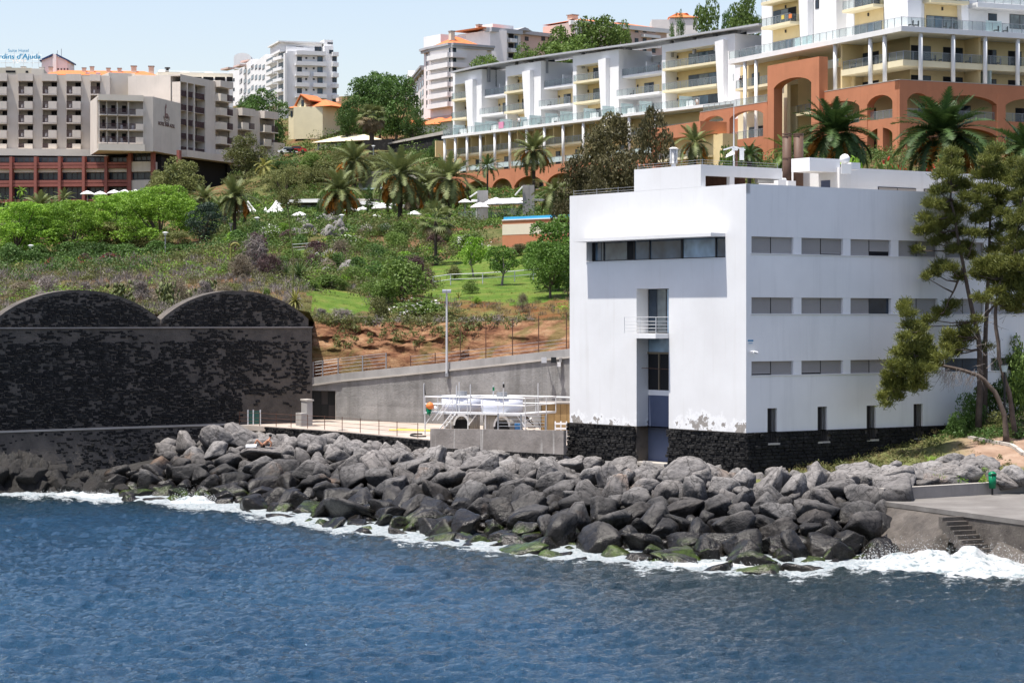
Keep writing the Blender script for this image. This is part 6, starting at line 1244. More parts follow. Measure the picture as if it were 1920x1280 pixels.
for k,(fr,px)in enumerate(((RL,1600),(RL,1655),(RR,1750),(RR,1765),(RR,1815),(RR,1872),(RR,1900))):chairs(None,fr,fr.up(px,-2),-2.,zMs,['dark chair on the middle balcony, first from the left end','dark chair on the middle balcony just left of the corner','dark chair on the middle balcony between the first two columns right of the corner','dark chair on the middle balcony left of the second column from the corner','dark chair on the middle balcony right of the second column','dark chair on the middle balcony right of the third column','dark chair on the middle balcony by the fourth column'][k])
for k,px in enumerate((1708,1718,1770,1785,1868,1885)):chairs(None,RR,RR.up(px,-1.3),-1.3,zT1,['first','second','third','fourth','fifth','sixth'][k]+' dark chair from the corner along the upper white terrace')
part('stair_wall','yellow',rh,lambda mb:(RL.box(mb,RL.up(1567)+.05,RL.up(1567)+.4,BD+.02,-1,zPar-1,zT0-.01),RL.box(mb,RL.up(1537),RL.up(1572),-2.6,-2.3,zPar-1,RL.zp(128,RL.up(1560),-2))))
part('party_wall','yellow',rh,lambda mb:RR.box(mb,RR.up(1828,-2),RR.up(1828,-2)+.3,BD+.02,-1.2,zPar-1,zT0-.01));part('frosted_screen','frost',rh,lambda mb:RR.box(mb,RR.up(1848,-1.5),RR.up(1848,-1.5)+.07,-3,-.4,zPar,zPar+1.9))
UD=-5.0;zU=zT1+14
part('upper_wall','white',rh,lambda mb:(RL.box(mb,5.0,RL.up(1428,UD),UD-8,UD,zT1+.003,zU),RR.box(mb,5.0,uRe,UD-8,UD-.002,zT1+.003,zU)))
part('upper_bay','white',rh,lambda mb:RL.box(mb,RL.up(1568,-3.4),RL.up(1544,-3.4),UD+.002,-3.4,zT1+.003,zU));part('corner_bay','white',rh,lambda mb:(RL.box(mb,3.6,RL.up(1668,-3.4),UD+.002,-3.4,zT1+.003,zU),RR.box(mb,3.3,RR.up(1727,-3.4),UD+.002,-3.402,zT1+.003,zU)))
def loggia(fr,x0,x1,ys,fin,n=UD):
    ua,ub=sorted((fr.up(x0,n),fr.up(x1,n)))
    part('yellow_panel','yellow',rh,lambda mb:fr.box(mb,ua,ub,n+.003,n+.06,zT1+.01,zU-.2));
    for k,y in enumerate(ys):
        z=fr.zp(y,(ua+ub)/2,n+1);part('balcony_slab','paleyellow',rh,lambda mb:fr.box(mb,ua-.3,ub+.3,n+.07,n+1.8,z-.38,z));railz(rh,fr,ua-.25,ub+.25,z,n+1.7,1.1,1.2,'rail',1.5)
        windowz(rh,fr,ua+(ub-ua)*.12,ub-.1,z+.03,z+2.2,n+.06,['dark','curtain','glass'],div=3)
        part('wall_lamp','frame',rh,lambda mb:fr.box(mb,(ua+ub)/2-.08,(ua+ub)/2+.08,n+.06,n+.25,z-1.1,z-.7))
    windowz(rh,fr,ua+(ub-ua)*.05,ub-.05,zT1+.03,zT1+2.25,n+.06,['curtain','glassblue','curtain','curtain'],div=4)
    if fin is not None:
        f0,f1=fr.up(fin[0],n+.9),fr.up(fin[1],n+.9);part('slanted_fin','white',rh,lambda mb:mb.prism([fr.pt(f0,n+.07,zU-.2),fr.pt(f1,n+.07,zU-.2),fr.pt(f1,n+.07,zT1+.01),fr.pt(f0+(f1-f0)*.4,n+.07,zT1+.01)],fr.n*.9))
loggia(RL,1450,1500,(46,0,-40),(1494,1515));loggia(RL,1603,1657,(14,-35),(1652,1675));loggia(RR,1733,1798,(2,-45),(1796,1815))
window(rh,RL,1529,1536,0,17,-3.39 if 0 else UD,'glass');window(rh,RL,1576,1584,38,66,UD,'glass');window(rh,RR,1853,1869,26,55,UD,'glass');window(rh,RR,1893,1930,28,55,UD,'curtain',div=2);window(rh,RL,1577,1587,-10,6,UD)
part('balcony_slab','trim',rh,lambda mb:RR.box(mb,RR.up(1833,UD+2),uRe,UD+.01,UD+2,RR.zp(12,12,UD+2),RR.zp(3,12,UD+2)));railz(rh,RR,RR.up(1833,UD+2),uRe,RR.zp(3,12,UD+2),UD+1.9,1.1,1.3)
for fr,px,w_ in((RL,1510,1.7),(RL,1531,2.3),(RR,1842,2.4)):u=fr.up(px,UD+1.2);part('frosted_screen','frost',rh,lambda mb:fr.box(mb,u,u+w_,UD+1.9,UD+1.96,zT1+.05,zT1+1.8))
for px,y,mt,nm,lab in((1468,33,'yellowpipe','towel','yellow towel hanging on the upper left balcony railing'),(1482,31,'orange','towel','pink red towel hanging beside the yellow one on the upper balcony')):
    u=RL.up(px,UD+1.75);z=RL.zp(y,u,UD+1.75);mb=MB();RL.box(mb,u-.35,u+.35,UD+1.74,UD+1.8,z-.25,z+.3);RL.box(mb,u-.3,u+.3,UD+1.68,UD+1.735,z,z+.3);tag(mb.build(nm,M[mt]),lab,'towel')
zF1=RL.zp(206,0,.8)-.9;zP0=zPar;zLow=zPar-14
def arcade(fr,u0,u1,piers,ztop,spring,crown,n0,n1,floors,name='arch',pw=.55):
    part('parapet_beam','terracotta',rh,lambda mb:fr.box(mb,min(u0,u1),max(u0,u1),n0,n1,crown+.35,ztop))
    part('coping','paleconc',rh,lambda mb:fr.box(mb,min(u0,u1),max(u0,u1),n0-.02,n1+.03,ztop+.003,ztop+.08))
    ps=sorted(piers)
    for a,b_ in zip(ps,ps[1:]):
        part(name,'terracotta',rh,lambda mb:fr.arch(mb,a[1],b_[0],spring,crown,crown+.347,n0,n1))
        for z in floors:
            part('floor_beam','terracotta',rh,lambda mb:(fr.box(mb,a[1],b_[0],n0,n1-.06,z-.75,z),fr.arch(mb,a[1],b_[0],z-2.0,z-1.05,z-.753,n0,n1-.06)));railz(rh,fr,a[1]+.05,b_[0]-.05,z,(n0+n1)/2,1.1,1.3)
    for a,b_ in ps:part('pier','terracotta',rh,lambda mb:fr.box(mb,a,b_,n0-.02,n1+.02,zLow,crown+.346))
def pr(fr,lst,n):return[tuple(sorted((fr.up(a,n),fr.up(b_,n))))for a,b_ in lst]
zsp,zcr=RL.zp(193,3,.8),RL.zp(178,3,.8)
arcade(RL,-.8,RL.up(1537,.8),pr(RL,[(1673.5,1683),(1611.5,1626),(1526,1538)],.8),zPar,zsp,zcr,-.2,.8,[zF1])
arcade(RR,-.8,uRe,[(-.8,.3)]+pr(RR,[(1744,1761),(1869.5,1885.5),(1990,2000)],.8),zPar-.002,zsp,zcr,-.2,.79,[zF1])
part('arcade_rear','yellow',rh,lambda mb:(RL.box(mb,4.1,RL.up(1537),BD-1,BD+.2,zLow,zPar-.3),RR.box(mb,4.1,uRe,BD-1,BD+.198,zLow,zPar-.3)))
part('arcade_floor','trim',rh,lambda mb:[mb.prism([RL.pt(RL.up(1537),-.25,z-.3),RL.pt(.25,-.25,z-.3),RR.pt(uRe,-.25,z-.3),RR.pt(uRe,BD+.21,z-.3),RL.pt(4,BD+.21,z-.3),RL.pt(RL.up(1537),BD+.21,z-.3)],(0,0,.3))for z in(zF1,zPar-.4)])
for fr,ws in((RL,((1622,1645),)),(RR,((1720,1745),(1790,1818),(1902,1930)))):
    for a,b_ in ws:
        for z in(zF1,zF1-3.6):windowz(rh,fr,fr.up(a,BD),fr.up(b_,BD),z+.02,z+2.25,BD+.2,['dark','glass'],div=2,name='balcony_door')
for a,b_ in((1645,1655),(1655,1655)):pass
part('slim_pier','terracotta',rh,lambda mb:RL.box(mb,RL.up(1655,.8),RL.up(1645,.8),-.2,.78,zLow,zF1-.8))
NP=1.6;pa,pb=RL.up(1536,NP),RL.up(1439,NP);zp1=RL.zp(106,pa,NP);pzs,pzc=RL.zp(160,(pa+pb)/2,NP),RL.zp(146,(pa+pb)/2,NP)
a0,a1=RL.up(1521,NP),RL.up(1451,NP)
part('portal_top','terracotta',rh,lambda mb:RL.box(mb,pa,pb,.3,NP,pzc+.4,zp1));part('portal_arch','terracotta',rh,lambda mb:RL.arch(mb,a0,a1,pzs,pzc,pzc+.397,.3,NP))
for p,q in((pa,a0),(a1,pb)):part('portal_pier','terracotta',rh,lambda mb:RL.box(mb,p,q,.3,NP,zLow,pzc+.396))
part('portal_rear','paleyellow',rh,lambda mb:RL.box(mb,RL.up(1500,-3),pb+4,-1.5,-1,zLow,zp1-.5));part('portal_rear','yellow',rh,lambda mb:RL.box(mb,pa-1,RL.up(1500,-3),-6,-5,zLow,zp1-.5))
zq=RL.zp(203,a0+1,-3);part('portal_balcony','paleyellow',rh,lambda mb:RL.box(mb,a0-.5,RL.up(1494,-2.5),-4.9,-2.4,zq-.35,zq));railz(rh,RL,a0-.5,RL.up(1494,-2.5),zq,-2.5,1.05,1.0);windowz(rh,RL,RL.up(1508,-5),RL.up(1496,-5),zq,zq+2.3,-4.99,'glass')
LD=-3.2;la_,lb_=RL.up(1438,0),RL.up(1372,0)
part('storey_wall','yellow',rh,lambda mb:RL.box(mb,pb,RL.up(1388,LD),LD-4,LD,zLow,zT0-.006));part('end_wall','white',rh,lambda mb:RL.box(mb,RL.up(1388,LD)+.002,RL.up(1376,LD),LD-4,LD,zLow,zT0-.006))
for y in(155,):z=RL.zp(y,la_,0);part('balcony_slab','paleyellow',rh,lambda mb:RL.box(mb,pb+.02,lb_,LD+.01,-.6,z-.35,z));railz(rh,RL,pb+.05,lb_,z,-.7,1.1,1.3);[windowz(rh,RL,RL.up(x1,LD),RL.up(x0,LD),z,z+2.2,LD,'glass')for x0,x1 in((1392,1400),(1410,1424))]
for px in(1397,1418):q=RL.pt(RL.up(px,-.4),-.4,0);cyl((q.x,q.y),.25,zLow,zT0,12).build('column',M['trim'],rh,True)
n1=1.2;z1=RL.zp(191,RL.up(1438,n1),n1);l0,l1=RL.up(1438,n1),RL.up(1312,n1);ls,lc_=RL.zp(222,(l0+l1)/2,n1),RL.zp(212,(l0+l1)/2,n1);lf=RL.zp(263,(l0+l1)/2,n1)
arcade(RL,l0,l1,pr(RL,[(1431,1439),(1356.5,1368),(1311,1318)],n1),z1,ls,lc_,.4,n1,[lf])
railz(rh,RL,l0,l1,z1+.08,.6,1.0,1.4);windowz(rh,RL,RL.up(1400,.2),RL.up(1372,.2),lf,lf+2,-2.6,['dark','glass'],div=2)
part('arcade_rear','terracotta',rh,lambda mb:RL.box(mb,RL.up(1352),l1+5,-3,-2.7,zLow,z1-1));part('arcade_rear','paleyellow',rh,lambda mb:RL.box(mb,l0-1,RL.up(1352)-.01,-3,-2.7,zLow,z1-.5));part('arcade_floor','trim',rh,lambda mb:RL.box(mb,l0,l1,-2.69,.39,lf-.3,lf))
fq=frp(1212,322,1313,308);part('link_wall','terracotta',rh,lambda mb:fq.box(mb,0,fq.up(1313),-4,0,fq.zp(262,5),fq.zp(238,5)));part('link_pier','terracotta',rh,lambda mb:[fq.box(mb,fq.up(px)-.5,fq.up(px)+.5,-1,-.01,fq.zp(350,5),fq.zp(262,5))for px in(1225,)]);part('link_rear','yellow',rh,lambda mb:fq.box(mb,0,fq.up(1330),-4.2,-2,fq.zp(350,5),fq.zp(262,5)))
part('link_slab','paleyellow',rh,lambda mb:[fq.box(mb,.5,fq.up(1313),-1.9,-.2,fq.zp(y+4,5),fq.zp(y,5))for y in(299,)]);railz(rh,fq,.6,fq.up(1312),fq.zp(299,5),-.3,1.1,1.3)
# ------------------------------------------------ terraces with the pool, lower garden pavilion, tents and umbrellas
pw=empty('pool_terrace_wall',P(1000,440,262));tag(pw,'orange and cream striped wall of the hotel pool terrace above the lawn','wall');f=frp(942,266,1080,258);L_=f.up(1080)
for y0,y1,mt in((412,419,'terracotta'),(419.1,439,'cream'),(439.1,500,'terracotta')):part('wall_band',mt,pw,lambda mb:f.box(mb,0,L_,-9,0 if mt!='cream' else .02,f.zp(y1,4),f.zp(y0,4)))
part('pool_edge','pool',pw,lambda mb:f.box(mb,.1,L_,-8,-.1,f.zp(412,4)+.003,f.zp(405,4)));part('coping','trim',pw,lambda mb:f.box(mb,0,L_,-.099,.1,f.zp(412,4)+.003,f.zp(410,4)))
tr=empty('dining_terrace',P(900,402,305));tag(tr,'raised dining terrace with glass balustrade between the palms and the pool','terrace');f=frp(858,312,985,300);part('deck','concrete',tr,lambda mb:f.box(mb,0,f.up(985),-9,0,f.zp(440,4),f.zp(414,4)));railz(tr,f,.1,f.up(984),f.zp(414,4),-.1,1.3,1.4,'rail')
for k,px in enumerate((905,991)):
    o=empty('concrete_pylon',P(px,400,303-k*4));d=303-k*4;tag(o,['lower grey concrete pylon left of the umbrella terrace','tall grey concrete pylon right of the white terrace umbrellas'][k],'pylon');w_=(10,11)[k];mb=MB();mb.bx(PX(px-w_,d),PX(px+w_,d),d,d+1.2,ZY(420,d),ZY((357,347)[k],d));mb.build('shaft',M['concrete'],o)
    mb=MB();mb.tube([P(px-w_,(360,350)[k],d-.2),P(px-w_-14,(370,366)[k],d-.2)],.1,5);mb.build('tie_rod',M['trim'],o)
o=empty('sail_roof',P(935,370,302));tag(o,'long thin white awning roof between the two concrete pylons','awning');f=frp(884,306,984,301);mb=MB();f.box(mb,0,f.up(984),-5,0,f.zp(377,4),f.zp(372.5,4));mb.build('roof_sheet',M['canvas'],o)
mb=MB();[mb.tube([f.pt(f.up(px),-.4,f.zp(410,4)),f.pt(f.up(px),-.4,f.zp(376,4))],.07,5)for px in(890,978)];mb.build('post',M['trim'],o)
def umb_mesh(folded=False):
    mb=MB();n=10
    for i in range(n):
        a,c_=2*math.pi*i/n,2*math.pi*(i+1)/n;mb.poly([(0,0,.75),(math.cos(a)*.55,math.sin(a)*.55,.42),(math.cos(c_)*.55,math.sin(c_)*.55,.42)]);mb.poly([(math.cos(a)*.55,math.sin(a)*.55,.42),(math.cos(a),math.sin(a),0),(math.cos(c_),math.sin(c_),0),(math.cos(c_)*.55,math.sin(c_)*.55,.42)]);mb.poly([(math.cos(a),math.sin(a),0),(math.cos(a),math.sin(a),-.13),(math.cos(c_),math.sin(c_),-.13),(math.cos(c_),math.sin(c_),0)])
    return mb.mesh('canopy',M['canvas'])
UM=umb_mesh();pm=MB().tube([(0,0,0),(0,0,1)],.03,5).mesh('pole',M['metalwhite'])
def umbrella(px,y,w_,d,label,group):
    r=w_/2/F*d;z=ZY(y,d);x=PX(px,d);g=min(z-2.2,float(terr(x,d)[0]));g=max(g,z-3.2);o=empty('umbrella',(x,d,g));tag(o,label,'umbrella',group);inst('canopy',UM,o,(0,0,z-g),(0,0,random.uniform(0,1)),(r,r,r*.62));inst('pole',pm,o,(0,0,0),s=(1.4,1.4,z-g+r*.4))
for k,(px,y)in enumerate(((164,363.5),(188,364.5),(214,362),(234,361.5),(254,361.5))):umbrella(px,y,27,425,['leftmost','second from left','middle','second from right','rightmost'][k]+' of five white umbrellas in a row before the red framed podium','umbrellas by the beige hotel')
for k,(px,y,w_,d)in enumerate(((562,404,32,335),(627,402,22,335),(660,395,30,345),(680,393,26,347),(716,390,40,335),(705,406,20,322),(777,402,30,333))):umbrella(px,y,w_,d,['white umbrella below the left end of the glazed garden pavilion','small white umbrella left of the leaning date palm','white umbrella before the pavilion, left of the pair','white umbrella before the pavilion, right of the pair','large raised white umbrella left of the tallest date palm','low white umbrella partly hidden by bushes under the large one','white umbrella between the two big date palms'][k],'garden umbrellas')
for k,(px,y,w_,d)in enumerate(((872,379,26,306),(900,388,38,300),(930,382,52,301),(962,381,46,300))):umbrella(px,y,w_,d,['small white umbrella at the left end of the dining terrace','low pinkish white umbrella on the dining terrace','wide white umbrella in the middle of the dining terrace','wide white umbrella beside the tall pylon'][k],'terrace umbrellas')
for k,(px,yp,yb_,w_,d)in enumerate(((465,377,402,46,352),(498,388,402,16,354),(518,376,401,42,350))):
    x=PX(px,d);r=w_/2/F*d;zb_,zp_=ZY(yb_,d),ZY(yp,d);o=empty('peaked_tent',(x,d,zb_));tag(o,['left white peaked tent with a sharp central point','small white tent peak between the two large tents','right white peaked tent beside the garden pavilion'][k],'tent')
    mb=MB();n=8;lv=[(1,0),(1,.12),(.62,.36),(.3,.68),(.05,1)]
    for(r0,h0),(r1,h1)in zip(lv,lv[1:]):
        for i in range(n):a,c_=[2*math.pi*(j+.5)/n for j in(i,i+1)];mb.poly([(x+r*r0*math.cos(a),d+r*r0*math.sin(a),zb_+(zp_-zb_)*h0),(x+r*r0*math.cos(c_),d+r*r0*math.sin(c_),zb_+(zp_-zb_)*h0),(x+r*r1*math.cos(c_),d+r*r1*math.sin(c_),zb_+(zp_-zb_)*h1),(x+r*r1*math.cos(a),d+r*r1*math.sin(a),zb_+(zp_-zb_)*h1)])
    mb.build('canvas_roof',M['canvas'],o);mb=MB();[mb.tube([(x+r*.95*math.cos(a),d+r*.95*math.sin(a),zb_-2.2),(x+r*.95*math.cos(a),d+r*.95*math.sin(a),zb_+.1)],.06,5)for a in(.4,1.2,2.,2.8,3.6,4.4,5.2,6.)];mb.build('poles',M['trim'],o)
gp=empty('glazed_pavilion',P(660,400,362));tag(gp,'long low garden pavilion with thin curved white roof and dark glazing behind the palms','pavilion');f=frp(522,366,812,352);rf_=[(522,379,3),(560,374,3.2),(625,373,3.4),(690,378,3.2),(750,383.5,3),(812,388.5,1.2)]
def proof(mb):
    for(p,y,t0),(p2,y2,t1)in zip(rf_,rf_[1:]):a,b_=f.up(p),f.up(p2);k=.082;mb.hexa([f.pt(a,.8,f.zp(y,a)-t0*k*2),f.pt(b_,.8,f.zp(y2,b_)-t1*k*2),f.pt(b_,-8,f.zp(y2,b_)-t1*k*2),f.pt(a,-8,f.zp(y,a)-t0*k*2),f.pt(a,.8,f.zp(y,a)),f.pt(b_,.8,f.zp(y2,b_)),f.pt(b_,-8,f.zp(y2,b_)),f.pt(a,-8,f.zp(y,a))])
part('curved_roof','canvas',gp,proof);part('core','dark',gp,lambda mb:f.box(mb,f.up(540),f.up(700),-7.5,-1.4,f.zp(412,12),f.zp(383,12)))
xs_=np.linspace(541,699,15)
for a,b_ in zip(xs_,xs_[1:]):window(gp,f,a,b_,383.5,401,-1.38,'glassblue' if int(a)%3 else 'glass','glazing',.06)
part('plinth','paleconc',gp,lambda mb:f.box(mb,f.up(536),f.up(800),-7,-1.0,f.zp(415,12),f.zp(401.3,12)));part('upper_band','paleconc',gp,lambda mb:f.box(mb,f.up(560),f.up(640),-12,-8.2,f.zp(384,12),f.zp(368,12)))
gw=empty('blue_glass_screen',P(705,345,398));tag(gw,'pale blue glass roof and grey wall half hidden behind the date palms','pavilion');f=frp(672,402,800,392);part('wall_face','paleconc',gw,lambda mb:f.box(mb,0,f.up(800),-6,0,f.zp(392,5),f.zp(330,5)));part('glass_roof','frost',gw,lambda mb:mb.hexa([f.pt(f.up(x),n,f.zp(y,5))for y in(356,353)for x,n in((675,.01),(740,.01),(740,2.2),(675,2.2))]+[]));part('roof_slab','parapet',gw,lambda mb:f.box(mb,f.up(676),f.up(760),-7,.3,f.zp(330,5)+.003,f.zp(321,5)))
# ------------------------------------------------ foliage tools
def leaf_cloud(lobes,n,s,rng,jit=.55,asp=.6,lo=.68,flat=1.,zmin=-.55,droop=0.):
    L=np.asarray(lobes,float);w_=L[:,3]**2;k=rng.choice(len(L),n,p=w_/w_.sum());d=rng.normal(size=(n,3));d/=np.linalg.norm(d,axis=1)[:,None]
    bad=d[:,2]<zmin;d[bad,2]*=-1;rho=lo+(1.06-lo)*rng.random(n)**.6
    d[:,2]*=flat;c=L[k,:3]+d*(L[k,3]*rho)[:,None]
    nn=d*(1-jit)+rng.normal(size=(n,3))*jit;nn/=np.linalg.norm(nn,axis=1)[:,None]
    t1=np.cross(nn,rng.normal(size=(n,3)));t1/=np.linalg.norm(t1,axis=1)[:,None]+1e-9;t2=np.cross(nn,t1);t1[:,2]-=droop;a=(s*rng.uniform(.6,1.45,n))[:,None];b_=a*asp
    return np.stack([c-t1*a,c-t2*b_,c+t1*a,c+t2*b_],1)
def quadmesh(name,Q,mat):
    Q=np.asarray(Q);n=len(Q);return mesh_np(name,Q.reshape(-1,3),np.arange(n*4).reshape(n,4),mat)
def objmat(o,mat):
    if o.data.materials[0]is not mat:o.material_slots[0].link='OBJECT';o.material_slots[0].material=mat
    return o
LM={'fresh':leafmat('fresh_green_leaf',(.045,.10,.014),(.13,.235,.04),.3,.35),'green':leafmat('leaf_mid_green',(0.061,0.108,0.020),(0.157,0.235,0.049),.25,.4),
 'bright':leafmat('leaf_bright_green',(0.107,0.230,0.026),(0.273,0.445,0.050),.3,.25),
 'dark':leafmat('leaf_dark_green',(0.034,0.075,0.017),(0.104,0.189,0.042),.2,.3),
 'blue':leafmat('leaf_blue_green',(.010,.025,.016),(.032,.058,.036),.12,.5),
 'olive':leafmat('leaf_olive',(0.084,0.094,0.030),(0.205,0.223,0.074),.25,.5),
 'brown':leafmat('leaf_brown_green',(.045,.042,.018),(.14,.125,.055),.25,.8,(.19,.13,.065)),
 'dry':leafmat('dry_scrub_leaf',(0.113,0.095,0.069),(0.253,0.209,0.145),.15,.8),
 'greyscrub':leafmat('grey_twig',(0.117,0.099,0.091),(0.262,0.228,0.214),.1,.9),
 'straw':leafmat('straw_grass',(0.158,0.126,0.053),(0.304,0.257,0.126),.3,.7),
 'grass':leafmat('green_grass_blade',(.08,.10,.02),(.18,.20,.05),.3,.7),
 'palm':leafmat('palm_frond',(0.082,0.108,0.036),(0.190,0.216,0.082),.2,1.2,(0.288,0.270,0.126)),
 'palmdark':leafmat('dark_palm_frond',(0.017,0.042,0.014),(0.070,0.119,0.031),.2,.8,(0.196,0.224,0.070)),
 'palmdry':leafmat('dry_palm_frond',(.12,.09,.05),(.26,.2,.11),.2,1),
 'fruit':leafmat('orange_fruit_stalk',(.38,.13,.02),(.62,.28,.05),.2,1.5),
 'pine':leafmat('pine_needle',(0.052,0.071,0.021),(0.223,0.235,0.048),.22,.9,(0.376,0.335,0.082)),
 'agave':leafmat('yellow_green_blade',(.13,.15,.035),(.34,.31,.09),.2,1.5),
 'agavedark':leafmat('dark_green_blade',(.03,.06,.02),(.09,.13,.04),.2,1.5),
 'red':leafmat('red_flower',(.30,.02,.015),(.60,.06,.04),.3,2),'magenta':leafmat('magenta_flower',(.30,.03,.16),(.52,.10,.32),.3,2),
 'whiteflower':leafmat('white_flower',(.6,.58,.55),(.8,.8,.78),.2,2),'pad':leafmat('cactus_pad',(.06,.085,.03),(.17,.19,.075),.1,1.4,(.24,.22,.10)),'purple':leafmat('purple_brown_leaf',(.055,.03,.032),(.13,.08,.075),.2,.6)}
def crown_lobes(rng,k,rx,z0,z1,r0,r1,shape='round'):
    out=[]
    for i in range(k):
        f=rng.random();a=rng.uniform(0,2*math.pi)
        if shape=='round':zc=z0+(z1-z0)*f;rr=rx*math.sqrt(max(.08,1-(2*f-1)**2))*rng.uniform(.45,1.)
        elif shape=='umbrella':f=f**.8;zc=z0+(z1-z0)*f;rr=rx*math.sqrt(max(.1,1-f**2*.85))*rng.uniform(.3,1.)
        elif shape=='dome':zc=z0+(z1-z0)*f;rr=rx*math.sqrt(max(.05,1-f**2))*rng.uniform(.3,1)
        out.append((rr*math.cos(a),rr*math.sin(a),zc,rng.uniform(r0,r1)))
    return out
def trunk_mesh(rng,lobes,r=.022,fork=.3,limbs=6,seg=6,mat='bark',lean=.04):
    mb=MB();x,y=rng.uniform(-lean,lean,2);mb.tube([(0,0,-.03),(x*.4,y*.4,fork*.5),(x,y,fork),(x*1.5,y*1.3,fork+.25)],[r*1.25,r,r*.8,r*.35],seg)
    for q in sorted(lobes,key=lambda q:-q[3])[:limbs]:m_=((x+q[0])*.5,(y+q[1])*.5,fork*.5+q[2]*.5-.03);mb.tube([(x,y,fork-.02),m_,q[:3]],[r*.6,r*.42,r*.15],5)
    return mb.mesh('trunk',M[mat])
PR={}
def proto(kind,n,seed0,fn):
    PR[kind]=[]
    for i in range(n):PR[kind].append(fn(np.random.default_rng(seed0+i)))
def mk_broad(r):L=crown_lobes(r,44,.37,.15,.88,.10,.165);return trunk_mesh(r,L,.022,.18),quadmesh('crown',leaf_cloud(L,8000,.016,r),LM['green'])
def mk_feather(r):L=crown_lobes(r,84,.47,.12,.93,.075,.14,'umbrella');return trunk_mesh(r,L,.02,.2,8),quadmesh('crown',leaf_cloud(L,14000,.0135,r,.5,.5,.6,.66),LM['bright'])
def mk_round(r):L=crown_lobes(r,70,.40,.12,.86,.085,.125);return trunk_mesh(r,L,.03,.2),quadmesh('crown',leaf_cloud(L,9000,.013,r,.35,.7,.85),LM['blue'])
def mk_sparse(r):L=crown_lobes(r,44,.38,.18,.90,.055,.11);return trunk_mesh(r,L,.024,.3,16,6,'bark',.1),quadmesh('crown',leaf_cloud(L,7500,.0115,r,.8,.5,.25),LM['brown'])
def mk_cyp(r):L=[(r.uniform(-.02,.02),r.uniform(-.02,.02),z,.075*math.sin(math.pi*min(1,(z*.8+.22)))**.7)for z in np.linspace(.06,.93,22)];return trunk_mesh(r,L,.012,.1,0),quadmesh('crown',leaf_cloud(L,1400,.014,r,.5),LM['dark'])
def mk_shrub(r):L=crown_lobes(r,16,.42,.10,.72,.16,.3,'dome');return trunk_mesh(r,L,.02,.15,5),quadmesh('crown',leaf_cloud(L,2600,.03,r,.55,.55,.6),LM['green'])
def mk_small(r):L=crown_lobes(r,26,.44,.36,.9,.09,.16);return trunk_mesh(r,L,.028,.3,9,6,'palebark',.12),quadmesh('crown',leaf_cloud(L,2800,.024,r,.6),LM['green'])
def mk_twig(r):
    Q=[];n=1500;L=crown_lobes(r,18,.42,.1,.72,.15,.28,'dome');Q=leaf_cloud(L,n,.075,r,.8,.09,.3);return trunk_mesh(r,L,.015,.12,5),quadmesh('crown',Q,LM['greyscrub'])
proto('broad',4,10,mk_broad);proto('feather',4,20,mk_feather);proto('round',2,30,mk_round);proto('sparse',3,40,mk_sparse);proto('cypress',2,50,mk_cyp);proto('shrub',5,60,mk_shrub);proto('small',3,70,mk_small);proto('twig',4,80,mk_twig)
FLW=[]
for i in range(3):r=np.random.default_rng(90+i);FLW.append(quadmesh('blossom',leaf_cloud(crown_lobes(r,16,.42,.12,.74,.17,.31,'dome'),170,.026,r,.5,.8,.98),LM['red']))
def plant(kind,px,yb,yt,wpx,label,cat='tree',mat=None,d=None,group=None,name=None,flower=None,sink=.0,base=None):
    if base is not None:p=base;d=p.y
    elif d is None:p=at(px,yb);d=p.y
    else:p=on(px,d)
    h_=ZY(yt,d)-p.z;wd_=wpx/F*d;tr_,cr_=random.choice(PR[kind]);fac={'broad':.96,'feather':1.16,'round':1.0,'sparse':.92,'cypress':.16,'shrub':1.15,'small':1.05,'twig':1.15}[kind]
    o=empty(name or{'shrub':'shrub','twig':'dry_shrub','cypress':'cypress_tree'}.get(kind,'tree'),(p.x,p.y,p.z-sink),random.uniform(0,6.28),(wd_/fac,wd_/fac,h_));tag(o,label,cat,group)
    inst('trunk',tr_,o);c=inst('crown',cr_,o)
    if mat:objmat(c,LM[mat])
    if flower:objmat(inst('blossom',random.choice(FLW),o),LM[flower])
    return o
# ------------------------------------------------ palms
def frond_mesh(r,droop,n=38,half=.22,mat='palm'):
    pts=[];a=0.;x=z=0.
    for i in range(15):f=i/14;pts.append((x,z));a=-droop*f**1.15;x+=math.cos(a)/14;z+=math.sin(a)/14
    V=[];Fc=[]
    def at_(f):k=min(13.999,f*14);i=int(k);q=k-i;return Vector((pts[i][0]*(1-q)+pts[i+1][0]*q,0,pts[i][1]*(1-q)+pts[i+1][1]*q)),Vector((pts[i+1][0]-pts[i][0],0,pts[i+1][1]-pts[i][1])).normalized()
    for i in range(14):
        w_=.012*(1-i/15);b_=len(V);(x0,z0),(x1,z1)=pts[i],pts[i+1];V+=[(x0,-w_,z0),(x1,-w_,z1),(x1,w_,z1),(x0,w_,z0)];Fc.append((b_,b_+1,b_+2,b_+3))
    for i in range(n):
        f=.14+.85*i/(n-1);p,t_=at_(f);l=half*(math.sin(math.pi*min(1,f*.82+.17)))**.6*r.uniform(.85,1.1)
        for s_ in(-1,1):
            tip=p+t_*l*.62+Vector((0,s_*l*.8,0))+Vector((0,0,.28*l-.35*l*r.random()));b_=len(V);k=t_*.015;V+=[tuple(p-k),tuple(p+k),tuple((p+tip)/2+k*.9+Vector((0,0,.03*l))),tuple(tip)];Fc.append((b_,b_+1,b_+2,b_+3))
    return mesh_np('frond',V,Fc,LM[mat])
r_=np.random.default_rng(5);FRD=[frond_mesh(r_,dr)for dr in(.5,.9,1.3,1.75)]
